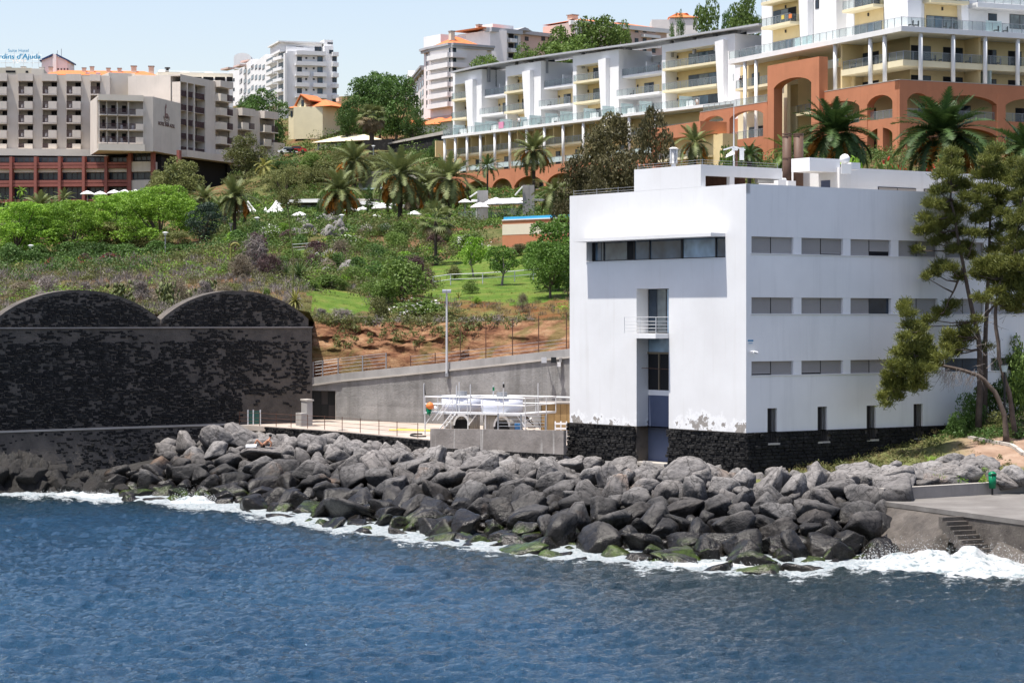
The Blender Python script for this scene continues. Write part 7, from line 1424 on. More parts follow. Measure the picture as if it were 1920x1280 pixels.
def fan_mesh(r):
    V=[];Fc=[];V+=[(0,-.008,0),(.55,-.006,.02),(.55,.006,.02),(0,.008,0)];Fc.append((0,1,2,3));n=17
    for i in range(n):
        a=-1.75+3.5*i/(n-1);l=.46*(1-.1*abs(a));b_=len(V);c,s_=math.cos(a),math.sin(a);p=Vector((.55,0,.02));t_=Vector((c,s_,0));nn=Vector((-s_,c,0))*.026;e=p+t_*l+Vector((0,0,-.10-.1*r.random()));m_=p+t_*l*.6
        V+=[tuple(p),tuple(m_-nn),tuple(e),tuple(m_+nn)];Fc.append((b_,b_+1,b_+2,b_+3))
    return mesh_np('frond',V,Fc,LM['palm'])
FAN=[fan_mesh(r_)for _ in range(2)]
def cluster_mesh(r,n=90):
    Q=[]
    for i in range(n):a=r.uniform(-.5,.5);l=r.uniform(.5,1);p=Vector((.15+l*.75,a*l*.7,-.55*l*l+.12*r.normal()));k=Vector((r.normal()*.05,r.normal()*.05,r.normal()*.05));e=p+Vector((.1,a*.1,-.16));Q.append([p-k,p+k,e+k*.5,e-k*.5])
    Q.append([Vector((0,-.02,0)),Vector((.6,-.02,-.15)),Vector((.6,.02,-.15)),Vector((0,.02,0))]);return quadmesh('fruit_cluster',np.array([[tuple(v_)for v_ in q]for q in Q]),LM['fruit'])
CLU=[cluster_mesh(r_)for _ in range(2)]
TRK=MB().tube([(0,0,-.05)]+[(0,0,z)for z in(.0,.1,.3,.5,.7,.85,.93,1.0)],[1.35,1.3,1.05,.95,.95,1.,1.15,1.35,.8],10).mesh('trunk',M['palmtrunk'],True)
def palm(px,yb,ycrown,span,label,d=None,nf=44,mat='palm',fruit=0,trunk=.24,low=-.75,kind='date',dry=0,up=1.35,base=None):
    if base is not None:p=base;d=p.y
    elif d is None:p=at(px,yb);d=p.y
    else:p=on(px,d)
    zc=ZY(ycrown,d);L_=span/2/F*d*1.12;o=empty('palm_tree',p);tag(o,label,'palm tree');h_=zc-p.z;L_*=1.14
    lean=(random.uniform(-.3,.3),random.uniform(-.2,.2));t_=inst('trunk',TRK,o,(0,0,0),(0,0,random.uniform(0,6)),(trunk,trunk,h_))
    ga=2.39996
    for i in range(nf):
        f=i/(nf-1);el=up+(low-up)*f**.85+random.uniform(-.1,.1);az=i*ga+random.uniform(-.2,.2);me=(FAN[i%2]if kind=='fan' else FRD[min(3,int((1-abs(el)/1.5)*3.2)if el>0 else 2)]);s_=L_*random.uniform(.86,1.08)*(1 if kind=='fan' else(.82 if el>1.0 else 1.))
        c=inst('frond',me,o,(0,0,h_),(random.uniform(-.3,.3),-el,az),(s_,s_,s_))
        mm_='palmdry' if f>1-dry else mat
        objmat(c,LM[mm_])
    for i in range(fruit):s_=L_*random.uniform(.42,.6);inst('fruit_cluster',CLU[i%2],o,(0,0,h_-.15),(0,random.uniform(-.1,.5),i*2*math.pi/fruit+random.uniform(-.3,.3)),(s_,s_,s_))
    return o
palm(440,432,370,92,'date palm with yellow tinged fronds at the edge of the dark round tree',300,fruit=3,dry=.12)
palm(75,408,388,70,'low date palm below the red framed podium at far left',380,fruit=2);palm(383,398,372,64,'date palm behind the dark round tree, left of the yellow tinged one',360,dry=.25)
palm(637,428,358,100,'date palm with orange fruit in front of the glazed pavilion',328,fruit=6,dry=.08);palm(665,365,303,88,'date palm with orange fruit farther up the slope below the canvas pavilion',400,fruit=5)
palm(750,427,330,118,'tallest date palm with orange fruit and thick dark trunk left of the dining terrace',318,fruit=6,trunk=.32);palm(843,410,335,116,'big date palm with dense orange fruit just left of the dining terrace',316,fruit=7,trunk=.3)
palm(795,395,345,80,'smaller date palm standing between the two big ones',345,fruit=3,dry=.15);palm(771,400,365,70,'short date palm with dry fronds behind the tallest palm',340,fruit=4,dry=.3);palm(735,345,318,90,'date palm crown behind and above the tallest palm',370,fruit=4)
palm(1001,352,283,86,'slender date palm in front of the cream hotel columns',350,fruit=2,trunk=.26);palm(914,365,312,58,'thin light green palm before the first terracotta arches',352,nf=18,trunk=.14,low=-.4,mat='agavedark');palm(950,330,300,46,'small yellowish feather palm beside the slender date palm',360,nf=16,trunk=.12,low=-.6,mat='agave')if False else None
palm(817,498,415,72,'fan palm with ragged crown on a dark trunk above the lawn',None,nf=30,kind='fan',trunk=.17,low=-.7,dry=.12)
palm(1042,420,358,84,'drooping palm beside the pool, next to the brown tree',285,nf=40,low=-1.25,up=1.0,dry=.1)
palm(697,282,222,52,'old shaggy palm with a skirt of dry fronds beside the rubble wall',462,nf=60,low=-1.45,dry=.55,kind='fan',trunk=.5)
palm(1303,318,268,80,'pale feathery palm against the low terracotta arcade',285,nf=30,fruit=2,trunk=.2);palm(1565,322,250,150,'broad dark date palm behind the brown flues',238,nf=64,mat='palmdark',fruit=4,trunk=.4,low=-.55);palm(1768,330,256,182,'largest dark date palm with an orange fruit bunch at right',225,nf=70,mat='palmdark',fruit=3,trunk=.42,low=-.6);palm(1925,335,285,140,'dark date palm cut by the right edge of the photo',222,nf=56,mat='palmdark',fruit=2,trunk=.38,low=-.6);palm(1478,330,285,80,'young feather palm left of the brown flues',232,nf=22,mat='green',trunk=.2,low=-.2,fruit=1);palm(1405,335,292,60,'bushy feather palm behind the antenna mast',230,nf=26,mat='palmdark',trunk=.2,low=-.3)
palm(325,335,322,40,'small palm before the beige hotel wing',410,nf=20,trunk=.15);palm(495,335,312,44,'small yellow green palm below the low hotel wing',425,nf=20,mat='agave',trunk=.16);palm(120,385,372,46,'feathery small palm just under the podium columns',410,nf=22);palm(40,372,358,24,'tiny round headed palm against the podium windows',440,nf=16,mat='bright')
# ------------------------------------------------ garden and skyline trees
T=plant
T('feather',28,500,376,190,'bright green feathery tree cut by the left edge of the photo',mat='bright',d=300);T('feather',135,498,372,185,'bright green feathery tree second from the left in the garden row',mat='bright',d=302);T('feather',208,495,364,165,'bright green feathery tree third from the left, between two others of its kind',mat='bright',d=308);T('feather',298,490,346,205,'largest bright green feathery tree in the garden row below the hotel',mat='bright',d=300);T('feather',248,490,358,150,'bright green feathery tree tucked behind the largest one',mat='bright',d=322);T('feather',85,490,382,150,'bright green feathery tree filling the gap behind the first two',mat='bright',d=325);T('feather',338,480,372,110,'bright green feathery tree between the largest one and the dark round tree',mat='bright',d=318)
for k,px in enumerate((20,62,150,190,232,268,300,345)):T('shrub',px,500,448+8*(k%3),74,['leftmost dark bush under the garden trees','dark bush under the rounded yellow green tree','dark bush between the crimson shrub and the trees','dark bush behind the wide red shrub','dark bush right of the wide red shrub','dark bush behind the arching flower hoop','dark bush under the low olive tree','rightmost dark bush under the garden trees'][k],'shrub','dark',d=288)
T('broad',42,508,408,125,'rounded yellow green tree in front of the feathery trees at far left',mat='green',d=310);T('broad',212,502,415,130,'olive brown bushy tree in front of the bright green trees',mat='olive',d=305);T('broad',328,485,432,90,'small olive tree left of the dark round tree',mat='olive',d=290);T('broad',275,495,448,80,'low olive tree beneath the largest feathery tree',mat='olive',d=300)
T('round',388,468,376,92,'dense dark blue green round tree in the garden',mat='blue',d=292)
for k,(px,yt,w_)in enumerate(((75,455,60),(125,448,70),(160,452,60),(100,470,50),(250,462,40))):T('shrub',px,500,yt,w_,['dark bush left of the red flowers at far left','dark tall bush under the second bright tree','dark bush behind the crimson flowering shrub','dark low bush right behind the leftmost red flowering shrub','dark bush at the foot of the largest bright tree'][k],'shrub','dark',d=298)
for k,(px,yb,w_,h_)in enumerate(((100,508,38,26),(160,498,36,24),(208,494,48,22),(255,492,34,14),(440,462,30,14))):T('shrub',px,yb,yb-h_,w_,['leftmost red flowering shrub on the garden edge','crimson flowering shrub second from left on the garden edge','wide red flowering shrub in the middle of the garden edge','low red flowering shrub at the right of the garden edge','small magenta flowering shrub near the light green trees'][k],'shrub','purple',d=255,flower='red' if k<4 else 'magenta')
T('broad',335,370,296,105,'large olive green tree in front of the hotel flank wall',mat='olive',d=412);T('broad',300,372,318,60,'smaller olive tree left of the one before the flank wall',mat='olive',d=415);T('broad',460,335,250,84,'grey green rounded tree in front of the low hotel wing',mat='olive',d=445)
T('broad',497,280,166,105,'tall dark green tree between the beige hotel and the yellow house',mat='dark',d=515);T('broad',462,260,178,60,'dark green tree rising just behind the low hotel wing',mat='dark',d=525)
T('broad',680,280,142,100,'left crown of the big dark plane trees in the centre of the slope',mat='dark',d=488);T('broad',742,285,134,112,'right crown of the big dark plane trees in the centre of the slope',mat='dark',d=484);T('broad',712,285,128,90,'highest middle crown of the big dark plane trees',mat='dark',d=492);T('broad',655,280,180,56,'lowest crown at the left flank of the big plane trees',mat='dark',d=482);T('broad',775,285,200,50,'smaller dark crown at the right flank of the big plane trees',mat='dark',d=478)
T('broad',1118,110,24,150,'large green tree on the ridge in front of the pink apartment block',mat='green',d=500);T('broad',1050,115,48,120,'green tree on the ridge left of the largest one',mat='green',d=498);T('broad',1165,110,40,70,'green tree on the ridge right of the largest one',mat='green',d=505);T('broad',985,120,84,90,'lower green tree above the canopy roof left of the ridge trees',mat='green',d=490);T('broad',908,150,96,86,'green tree against the white apartment block at the left end of the canopy',mat='green',d=480);T('broad',1075,110,70,160,'wide green bush mass under the ridge trees',mat='green',d=485)
T('sparse',1274,70,6,44,'thin dark tree on the skyline before the pale ridge house',mat='dark',d=470);T('broad',1330,80,-6,90,'tall green tree on the skyline left of the white hotel corner',mat='green',d=460);T('broad',1400,90,-14,100,'tall green tree touching the white hotel block at the skyline',mat='green',d=455);T('broad',1368,90,12,60,'green tree between the two tall skyline trees',mat='dark',d=465)
T('broad',1146,380,198,145,'large brown leaved tree left of the white building roof',mat='brown',d=245,sink=.5);T('broad',1226,345,200,98,'brown leaved tree with a bare pale trunk right of the large one',mat='brown',d=238);T('broad',1082,400,290,110,'low spreading brown tree behind the left corner of the white building',mat='brown',d=225);T('broad',1155,400,275,150,'brown bushy tree just above the white parapet',mat='brown',d=222);T('broad',1120,420,330,90,'dark brown green bush between the brown trees and the roof',mat='brown',d=215)
T('broad',1045,545,406,150,'dense bright green tree pressed against the left wall of the white building',mat='fresh',d=196);T('broad',1032,566,450,110,'lower green tree in front of the dense one by the white building',mat='fresh',d=190)
T('small',941,535,462,84,'small many stemmed green tree on the lawn',mat='fresh');T('small',888,520,446,76,'leaning small green tree on the lawn beside the many stemmed one',mat='bright');T('shrub',852,526,492,42,'rounded yellow green bush on the lawn','shrub','olive');T('shrub',884,551,523,40,'spiky green bush on the lower lawn','shrub','green');T('shrub',893,573,553,24,'tiny light green bush on the dry grass','shrub','bright');T('twig',980,588,546,34,'small bare dry sapling on the dry grass','shrub','dry');T('shrub',1003,642,603,50,'white flowering bush behind the rusty fence rods','shrub','green',d=172,flower='whiteflower');T('small',1000,520,470,60,'green shrubby tree right of the many stemmed one',mat='fresh')
T('shrub',755,590,474,124,'large wild bush on the bank, green below and purple brown above','shrub','green',d=192);T('twig',775,560,468,90,'purple brown bare bush crowning the large wild bush','shrub','purple',d=196);T('shrub',722,590,520,66,'bright green bush at the left of the large wild bush','shrub','green',d=190)
T('shrub',785,625,552,130,'white flowering sprawling shrub on the bank by the lamp post','shrub','green',d=184,flower='whiteflower');T('shrub',850,640,575,90,'green sprawling shrub right of the lamp post','shrub','olive',d=182);T('shrub',712,600,555,54,'mottled green bush below the large wild bush','shrub','olive',d=183)
T('shrub',880,480,436,90,'white flowering shrub behind the leaning tree','shrub','green',d=255,flower='whiteflower');T('shrub',655,480,440,80,'white flowering shrub on the upper bank','shrub','green',d=275,flower='whiteflower')
for k,(px,yb,yt,w_)in enumerate(((615,540,512,80),(640,545,520,44),(585,545,524,40))):T('shrub',px,yb,yt,w_,['wide low green bush above the small lawn','low green bush right of the wide one above the small lawn','low green bush left above the small lawn'][k],'shrub','green')
T('twig',480,520,430,92,'tall grey dry thicket under the magenta bougainvillea','shrub','greyscrub',d=212);T('twig',450,545,470,70,'grey tan dry thicket left of the tall one','shrub','dry',d=206);T('twig',505,545,465,70,'dark grey dry bush right of the magenta flowers','shrub','purple',d=208);T('shrub',485,470,430,56,'magenta flowering bougainvillea on top of the dry thicket','shrub','purple',d=214,flower='magenta')
for k,(px,yb,w_,h_)in enumerate(((320,555,90,46),(260,560,70,40),(90,560,80,48),(40,575,70,50),(160,560,44,36),(640,620,84,44),(690,640,60,50),(600,615,50,40),(380,560,60,40),(415,565,60,44),(545,575,60,40))):T('twig',px,yb,yb-h_,w_,['grey twiggy bush above the gap of the two arches','grey twiggy bush above the right flank of the first arch','grey brown dry bush above the left arch','dry bush at the left edge above the arch','pale bleached dry bush above the crest of the left arch','grey dry bush on the bank above the red rock','grey dry bush left of the white flowering shrub','grey dry bush at the top of the red rock by the arched wall','grey dry bush above the left flank of the second arch','grey dry bush above the crest of the second arch','grey dry bush at the right end of the second arch'][k],'shrub','greyscrub' if k%3 else 'dry',d=None if k>20 else(179+k*4 if k<5 else 184))
for k,(px,yb,yt,w_)in enumerate(((604,405,358,14),(692,410,340,17),(773,410,352,14),(598,402,368,10),(1462,330,262,20))):T('cypress',px,yb,yt,w_,['slim dark cypress left of the pavilion glazing end','tallest dark cypress between the garden umbrellas','dark cypress right of the tallest date palm','smallest slim cypress beside the first one','dark pointed conifer left of the brown flues'][k],'cypress','dark',d=342 if k<4 else 235)
for k,(px,yb,yt,w_,mt)in enumerate(((560,385,310,90,'olive'),(610,380,300,90,'olive'),(520,375,318,70,'olive'),(650,360,290,70,'olive'),(585,365,285,60,'green'),(700,360,290,60,'olive'),(645,330,275,60,'olive'),(730,345,285,60,'olive'),(850,340,268,26,'dark'),(858,230,190,30,'dark'),(530,350,300,60,'dark'),(820,300,262,40,'dark'))):T('broad',px,yb,yt,w_,['olive green tree left of the upper terraces','olive green tree directly below the canvas pavilion','olive green tree under the end of the hotel','olive green tree below the right end of the canvas pavilion','mid green tree below the red leaved hedge','olive tree left of the fruiting palm group','small olive tree next to the upper fruiting palm','olive tree under the rubble wall','dark narrow tree left of the first cream column','dark tree beside the left end of the cream hotel','dark green tree below the pale hotel end wall','dark tree under the sloping stone wall'][k],mat=mt,d=[412,405,418,410,425,415,432,425,410,425,428,430][k])
T('sparse',541,405,300,84,'sparse tree with upswept bare branches before the pavilion roof',mat='olive',d=338)
T('shrub',1600,330,272,150,'wide light green feathery bush behind the roof boxes','shrub','bright',d=205);T('shrub',1670,330,296,130,'light green bush with red geraniums along the roof edge','shrub','green',d=200,flower='red');T('shrub',1750,330,294,110,'green hedge with red flowers under the largest dark palm','shrub','olive',d=200,flower='red');T('shrub',1370,320,272,80,'green shrub behind the antenna mast','shrub','green',d=215);T('shrub',1520,330,285,80,'green shrub right behind the brown flues','shrub','dark',d=215);T('broad',1900,400,318,110,'dark green tree at the far right above the roof',mat='dark',d=190)
for k,(px,yb,yt,w_)in enumerate(((1000,480,452,60),(972,478,456,44),(1040,470,450,50))):T('shrub',px,yb,yt,w_,['dark bush in front of the orange striped wall','red brown bush at the left foot of the striped wall','dark bush at the right of the striped wall'][k],'shrub',['dark','brown','dark'][k],d=240)
T('shrub',640,330,296,90,'reddish leaved hedge below the canvas pavilion','shrub','brown',d=450)if False else None
# ------------------------------------------------ spiky rosettes, flower hoops and prickly pears
def blade_mesh(r,mat,bend):
    V=[];Fc=[];x=z=0;n=6
    for i in range(n+1):f=i/n;w_=.055*(1-f)**.6*(1 if f>.1 else .8);V+=[(x,-w_,z+w_*.5),(x,0,z),(x,w_,z+w_*.5)];a=-bend*f;x+=math.cos(a)/n;z+=math.sin(a)/n
    for i in range(n):
        for k in(0,1):b_=i*3+k;Fc.append((b_,b_+1,b_+4,b_+3))
    return mesh_np('leaf_blade',V,Fc,mat)
BLD=[blade_mesh(r_,LM['agave'],b_)for b_ in(.15,.6,1.1)]
def rosette(px,yb,yt,w_,label,mat,n=40,stem=0.,d=None,low=-.6,name='yucca_plant'):
    p=at(px,yb)if d is None else on(px,d);d=p.y;L_=w_/2/F*d*1.15;o=empty(name,p);tag(o,label,'plant');zc=(ZY(yt,d)-p.z)*stem
    if stem:mb=MB();mb.tube([p-Vector((0,0,.2)),p+Vector((0,0,zc))],[.16,.12],7);mb.build('stem',M['bark'],o)
    for i in range(n):f=i/n;el=1.4+(low-1.4)*f;c=inst('leaf_blade',BLD[0 if el>.5 else(1 if el>-.1 else 2)],o,(0,0,zc),(random.uniform(-.3,.3),-el,i*2.4),L_*random.uniform(.8,1.1));objmat(c,LM[mat]if f<.8 or mat=='agavedark' else LM['palmdry'])
    return o
rosette(554,578,536,50,'yellow green rosette with drooping blades at the right end of the arched wall','agave',56,.55,d=178,low=-1.2);rosette(619,508,466,46,'yellow green spiky rosette on the red bank','agave',44,.5,low=-1.0);rosette(560,505,462,66,'dark green spiky plant with broad blades left of the rosettes','agavedark',40,.2,d=205);rosette(537,505,474,50,'smaller dark spiky plant next to the broad bladed one','agavedark',34,.2,d=208);rosette(582,445,424,40,'small bright yellow green agave above the rocks','agave',26,0);rosette(860,560,540,30,'pale agave on the lower lawn','agave',24,0)
for k,(px,yb,hh,lab)in enumerate(((548,560,92,'tall bare flower stalk rising from the rosette by the arched wall'),)):
    p=on(px,178.5);mb=MB();mb.tube([p,p+Vector((.1,0,(ZY(yb-hh-60,178.5)-p.z)*.6)),Vector((p.x-.35,p.y,ZY(yb-hh-75,178.5)))],[.07,.05,.03],6);tag(mb.build('flower_stalk',LM['olive']),lab,'plant')
for k,(px,yb,w_,h_,d)in enumerate(((37,512,17,18,262),(52,510,12,14,264),(185,500,12,12,262),(233,494,12,8,262),(277,492,14,18,262),(441,468,16,12,232))):
    p=P(px,yb,d);p.z=float(terr(p.x,d)[0])-.1;zt_=ZY(yb-h_,d);r=w_/2/F*d;mb=MB();pts=[Vector((p.x-r,d,p.z))]+[Vector((p.x-r*math.cos(a),d,zt_-r+r*math.sin(a)))for a in np.linspace(0,math.pi,10)]+[Vector((p.x+r*1.05,d,zt_-r*1.9))]
    mb.tube(pts,[.13]*(len(pts)-3)+[.12,.1,.04],6);tag(mb.build('agave_flower_hoop',LM['agave']),['left arching foxtail flower hoop at the far left garden edge','smaller arching hoop beside the leftmost flower hoop','arching flower hoop between the red shrubs','low arching flower hoop right of the wide red shrub','tallest arching flower hoop under the largest bright tree','arching flower hoop by the magenta bougainvillea'][k],'flower')
pad=mesh_np('cactus_pad',[(0,0,0)]+[(.36*math.sin(a),s_*.05,.5-.5*math.cos(a))for s_ in(-1,1)for a in np.linspace(.35,2*math.pi-.35,9)],[(1+i,2+i,11+i,10+i)for i in range(8)]+[(1,3,5,7),(1,7,8,9),(10,12,14,16),(10,16,17,18)],LM['pad'])
def opuntia(px,yb,w_,h_,d,label,n=46):
    p=on(px,d,-.1);o=empty('prickly_pear',p);tag(o,label,'cactus');R_=w_/2/F*d;Hh=h_/F*d
    for i in range(n):f=random.random();a=random.uniform(0,6.28);rr=R_*random.uniform(.1,1)*(1-.35*f);s_=random.uniform(.32,.55);inst('cactus_pad',pad,o,(rr*math.cos(a),rr*math.sin(a),Hh*f*.85),(random.uniform(-.6,.6),random.uniform(-.5,.5),random.uniform(0,6.28)),s_)
opuntia(222,552,84,44,180,'wide prickly pear thicket above the right flank of the left arch',70);opuntia(312,592,66,56,176,'prickly pear growing in the gap between the two arches',60);opuntia(392,535,60,46,186,'tall prickly pear above the left flank of the second arch',60);opuntia(255,540,60,36,188,'prickly pear behind the wide thicket',40);opuntia(350,550,40,30,182,'small prickly pear between the two larger ones',30)
# ------------------------------------------------ ground cover of the bank: shrublets, scrub and grass joined into masses nobody could count
rg=np.random.default_rng(77)
flat=G.reshape(-1,3);fpx=PXg.ravel();fpy=PYg.ravel();fl_=lawn.ravel();fd_=dry.ravel()
ok=(fpx>-40)&(fpx<1960)&(flat[:,1]<560)&(flat[:,1]>150)
ok0=ok&(flat[:,1]>290)&(flat[:,1]<420)&(fpx>400)&(fpx<1060);ok&=~((fpx>925)&(fpy>412)&(fpy<478)&(flat[:,1]<300));ok&=~((flat[:,1]>296)&(flat[:,1]<372)&(fpx>425)&(fpx<1000)&(fpy<418));ok&=~((fpx>1075)&(flat[:,1]<195))&~((flat[:,1]>435)&(fpx<430))&~((flat[:,1]>330)&(fpx>830))
ci=np.nonzero(ok)[0];cell=np.gradient(G[:,:,1],axis=0).ravel()[ci]*10*flat[ci,1]/F
wt=np.sqrt(cell)/flat[ci,1]**1.1;wt/=wt.sum()
nfield=lambda P_,s_,o:np.array([mnoise.fractal((a*s_,b*s_,o),1,2.1,4)for a,b in P_[:,:2]])
def scatter(n,keep):
    k=rg.choice(ci,n,p=wt);k=k[keep(fpx[k],fpy[k],fl_[k],fd_[k])];p=flat[k].copy();p[:,0]+=rg.normal(size=len(p))*.8;p[:,1]+=rg.normal(size=len(p))*.8;p[:,2]=terr(p[:,0],p[:,1]);return p,fpx[k],fpy[k]
def cover(name,label,n,keep,mat,size,per,leaf,asp=.55,jit=.6,tall=.8,lift=.15,fieldsel=None):
    p,qx,qy=scatter(n,keep)
    if fieldsel:f=nfield(p,.05,fieldsel[0]);m_=(f>fieldsel[1])&(f<fieldsel[2]);p,qx,qy=p[m_],qx[m_],qy[m_]
    sc_=np.clip(p[:,1]/200,.8,2.1);r=size*sc_*rg.uniform(.5,1.35,len(p));L=np.concatenate([p+np.stack([0*r,0*r,r*lift],1),r[:,None]],1)
    nn=len(L);kk=np.repeat(np.arange(nn),per);d=rg.normal(size=(nn*per,3));d/=np.linalg.norm(d,axis=1)[:,None];d[:,2]=np.abs(d[:,2])*tall;c=L[kk,:3]+d*(L[kk,3]*rg.uniform(.35,1.05,nn*per))[:,None]
    no=d*(1-jit)+rg.normal(size=d.shape)*jit;no/=np.linalg.norm(no,axis=1)[:,None];t1=np.cross(no,rg.normal(size=d.shape));t1/=np.linalg.norm(t1,axis=1)[:,None]+1e-9
    if asp<.2:t1=d*.6+np.array([0,0,.8])+rg.normal(size=d.shape)*.35;t1/=np.linalg.norm(t1,axis=1)[:,None];no=np.cross(t1,rg.normal(size=d.shape));no/=np.linalg.norm(no,axis=1)[:,None]+1e-9
    t2=np.cross(no,t1);a=(leaf*sc_[kk]*rg.uniform(.6,1.4,nn*per))[:,None];Q=np.stack([c-t1*a,c-t2*a*asp,c+t1*a,c+t2*a*asp],1)
    print(name,nn);tag(inst(name,quadmesh(name,Q,LM[mat])),label,'undergrowth',kind='stuff')
low=lambda x,y,l,d:(l<.5)&(d<.5)
cover('green_undergrowth','mixed green bushes covering the bank below the hotels',1500,lambda x,y,l,d:low(x,y,l,d)&(y<560)&~((x<430)&(y>470))&~((x<560)&(y>525))&~((x<420)&(y>405)&(y<492)),'green',1.4,170,.095,fieldsel=(3.1,-.06,9))
cover('dark_undergrowth','dark green bushes scattered on the bank',900,lambda x,y,l,d:low(x,y,l,d)&(y<530),'dark',1.5,170,.095,fieldsel=(7.7,.02,9))
cover('olive_scrub','olive scrub covering the slope',3600,lambda x,y,l,d:low(x,y,l,d)&(y<640),'olive',.9,90,.085,fieldsel=(5.2,-.08,9))
cover('bright_undergrowth','light green low plants on the bank',1500,lambda x,y,l,d:low(x,y,l,d)&(y<590)&(y>395),'bright',1.0,100,.075,fieldsel=(11.3,.08,9))
cover('grey_scrub','grey dry scrub above the arched wall and the red rock',3400,lambda x,y,l,d:low(x,y,l,d)&(y>490)&(x<900),'greyscrub',.75,60,.22,.09,fieldsel=(13.9,-.05,9))
cover('dry_scrub','tan dry scrub on the lower bank',2400,lambda x,y,l,d:(l<.5)&(y>470)&(y<660)&(x<1100),'dry',.55,50,.16,.12,fieldsel=(17.9,.0,9))
cover('straw_grass','dry straw coloured grass on the bank',5200,lambda x,y,l,d:(l<.5)&(y>470),'straw',.38,40,.16,.07,tall=.7)
cover('lawn_grass','short green lawn blades',6000,lambda x,y,l,d:(l>.5)|(d>.5),'grass',.34,26,.06,.12,tall=.25,lift=0.)
ci=np.nonzero(ok0)[0];wt=1/flat[ci,1];wt/=wt.sum()
cover('low_hedges','low clipped green hedges and flower beds around the pavilion and terraces',1100,low,'green',.5,70,.08,tall=.6)
cover('low_dark_hedges','low dark hedges between the palms and the terraces',700,low,'dark',.55,70,.08,tall=.6)
def fringe(name,label,pts,mat,per,leaf,asp,rs):
    Q=[leaf_cloud([(x,y,z,r)],per,leaf,rg,.6,asp,.3)for x,y,z,r in pts];tag(inst(name,quadmesh(name,np.concatenate(Q),LM[mat])),label,'undergrowth',kind='stuff')
ft=[]
for i in range(130):p=586+rg.random()**1.5*400;d=float(wall_d(np.array(p)))+rg.uniform(-.6,2.5);x=PX(p,d);ft.append((x,d,float(terr(x,d)[0])+rg.uniform(-.3,.2),rg.uniform(.25,.7)))
fringe('hanging_scrub','scrub hanging over the top of the red rock',ft,'olive',60,.10,.5,1);fringe('hanging_dry_scrub','dry twigs along the top of the red rock',[(a+.5,b_,c,r)for a,b_,c,r in ft[::2]],'greyscrub',70,.2,.09,1)
ft=[]
for i in range(46):p=rg.uniform(620,900);f=rg.uniform(.25,.95);d=float(ret_d(p))+.6+4.5*f;x=PX(p,d);z0=float(ret_z(p));z1=float(terr(x,float(wall_d(np.array(p))))[0]);ft.append((x,d-.4,z0+(z1-z0)*f**.5,rg.uniform(.2,.5)))
fringe('rock_tufts','small green tufts growing on the red rock',ft,'olive',50,.09,.5,1)
SL={'green':'rounded green bush on the bank below the pavilion','dark':'dark green bush on the bank below the pavilion','olive':'olive bush on the bank below the pavilion','bright':'light green bush on the bank below the pavilion','dry':'tan dry bush on the bank below the pavilion','purple':'purplish bush on the bank below the pavilion'}
for i in range(95):
    px,py=rg.uniform(430,880),rg.uniform(425,560);mt=['green','dark','olive','bright','green','dark','dry','purple'][i%8]
    if inpoly(np.array([px]),np.array([py]),LAWN[0])[0]or inpoly(np.array([px]),np.array([py]),LAWN[1])[0]:continue
    w_=rg.uniform(22,62);T('twig' if mt=='dry' else 'shrub',px,py,py-w_*rg.uniform(.5,.8),w_,SL[mt],'shrub',mt,group=mt+' bushes on the bank',flower=('whiteflower' if i%19==0 else None))
def rocks(n,x0,x1,y0,y1,label,r0,r1,mat=None):
    for i in range(n):
        p=at(rg.uniform(x0,x1),rg.uniform(y0,y1));o=inst('garden_rock',BM[i%14],None,p+Vector((0,0,.15)),tuple(rg.uniform(-.6,.6,3)),tuple(rg.uniform(r0,r1,3)));tag(o,label,'rock',label.replace('one of the ',''))
rocks(26,555,640,420,445,'grey lava rock in the rockery below the garden pavilion',.5,1.2);rocks(16,560,660,480,520,'reddish brown rock on the bare bank left of the small lawn',.4,1.0)
for k,(px,yb,yt,d)in enumerate(((310,470,441,285),(433,438,424,300),(482,425,413,305),(641,425,408,300),(58,500,465,290),(700,290,277,430))):
    x=PX(px,d);g_=float(terr(x,d)[0]);z=ZY(yt,d);o=empty('garden_lamp',(x,d,g_));tag(o,['mushroom garden lamp under the largest bright tree','mushroom garden lamp beside the yellow tinged palm','mushroom garden lamp below the white tents','mushroom garden lamp beneath the leaning date palm','dark garden lamp post at far left among the trees','white lamp on a thin post below the rubble wall'][k],'lamp post','garden lamps')
    mb=MB();mb.tube([Vector((x,d,g_)),Vector((x,d,z))],.08,6);mb.build('pole',M['grey'],o);cyl((x,d),.16,z,z+.3,10,.24).build('lamp_head',M['canvas'],o);cyl((x,d),.42,z+.3,z+.42,12,.16).build('cap',M['metalwhite'],o)
rail_pts=[at(p,y)+Vector((0,0,0))for p,y in((812,540),(845,535),(905,532),(965,529),(1000,525),(1060,521))]
fence('garden_railing','low pale post and rail fence crossing the lawn',rail_pts,1.0,(.5,.95),M['metalwhite'],.05,wr=.035)
fence('garden_railing','short pale railing on the upper bank left of the rosettes',[at(p,y)for p,y in((548,474),(575,472),(598,470))],1.0,(.3,.6,.95),M['metalwhite'],.05,wr=.03)
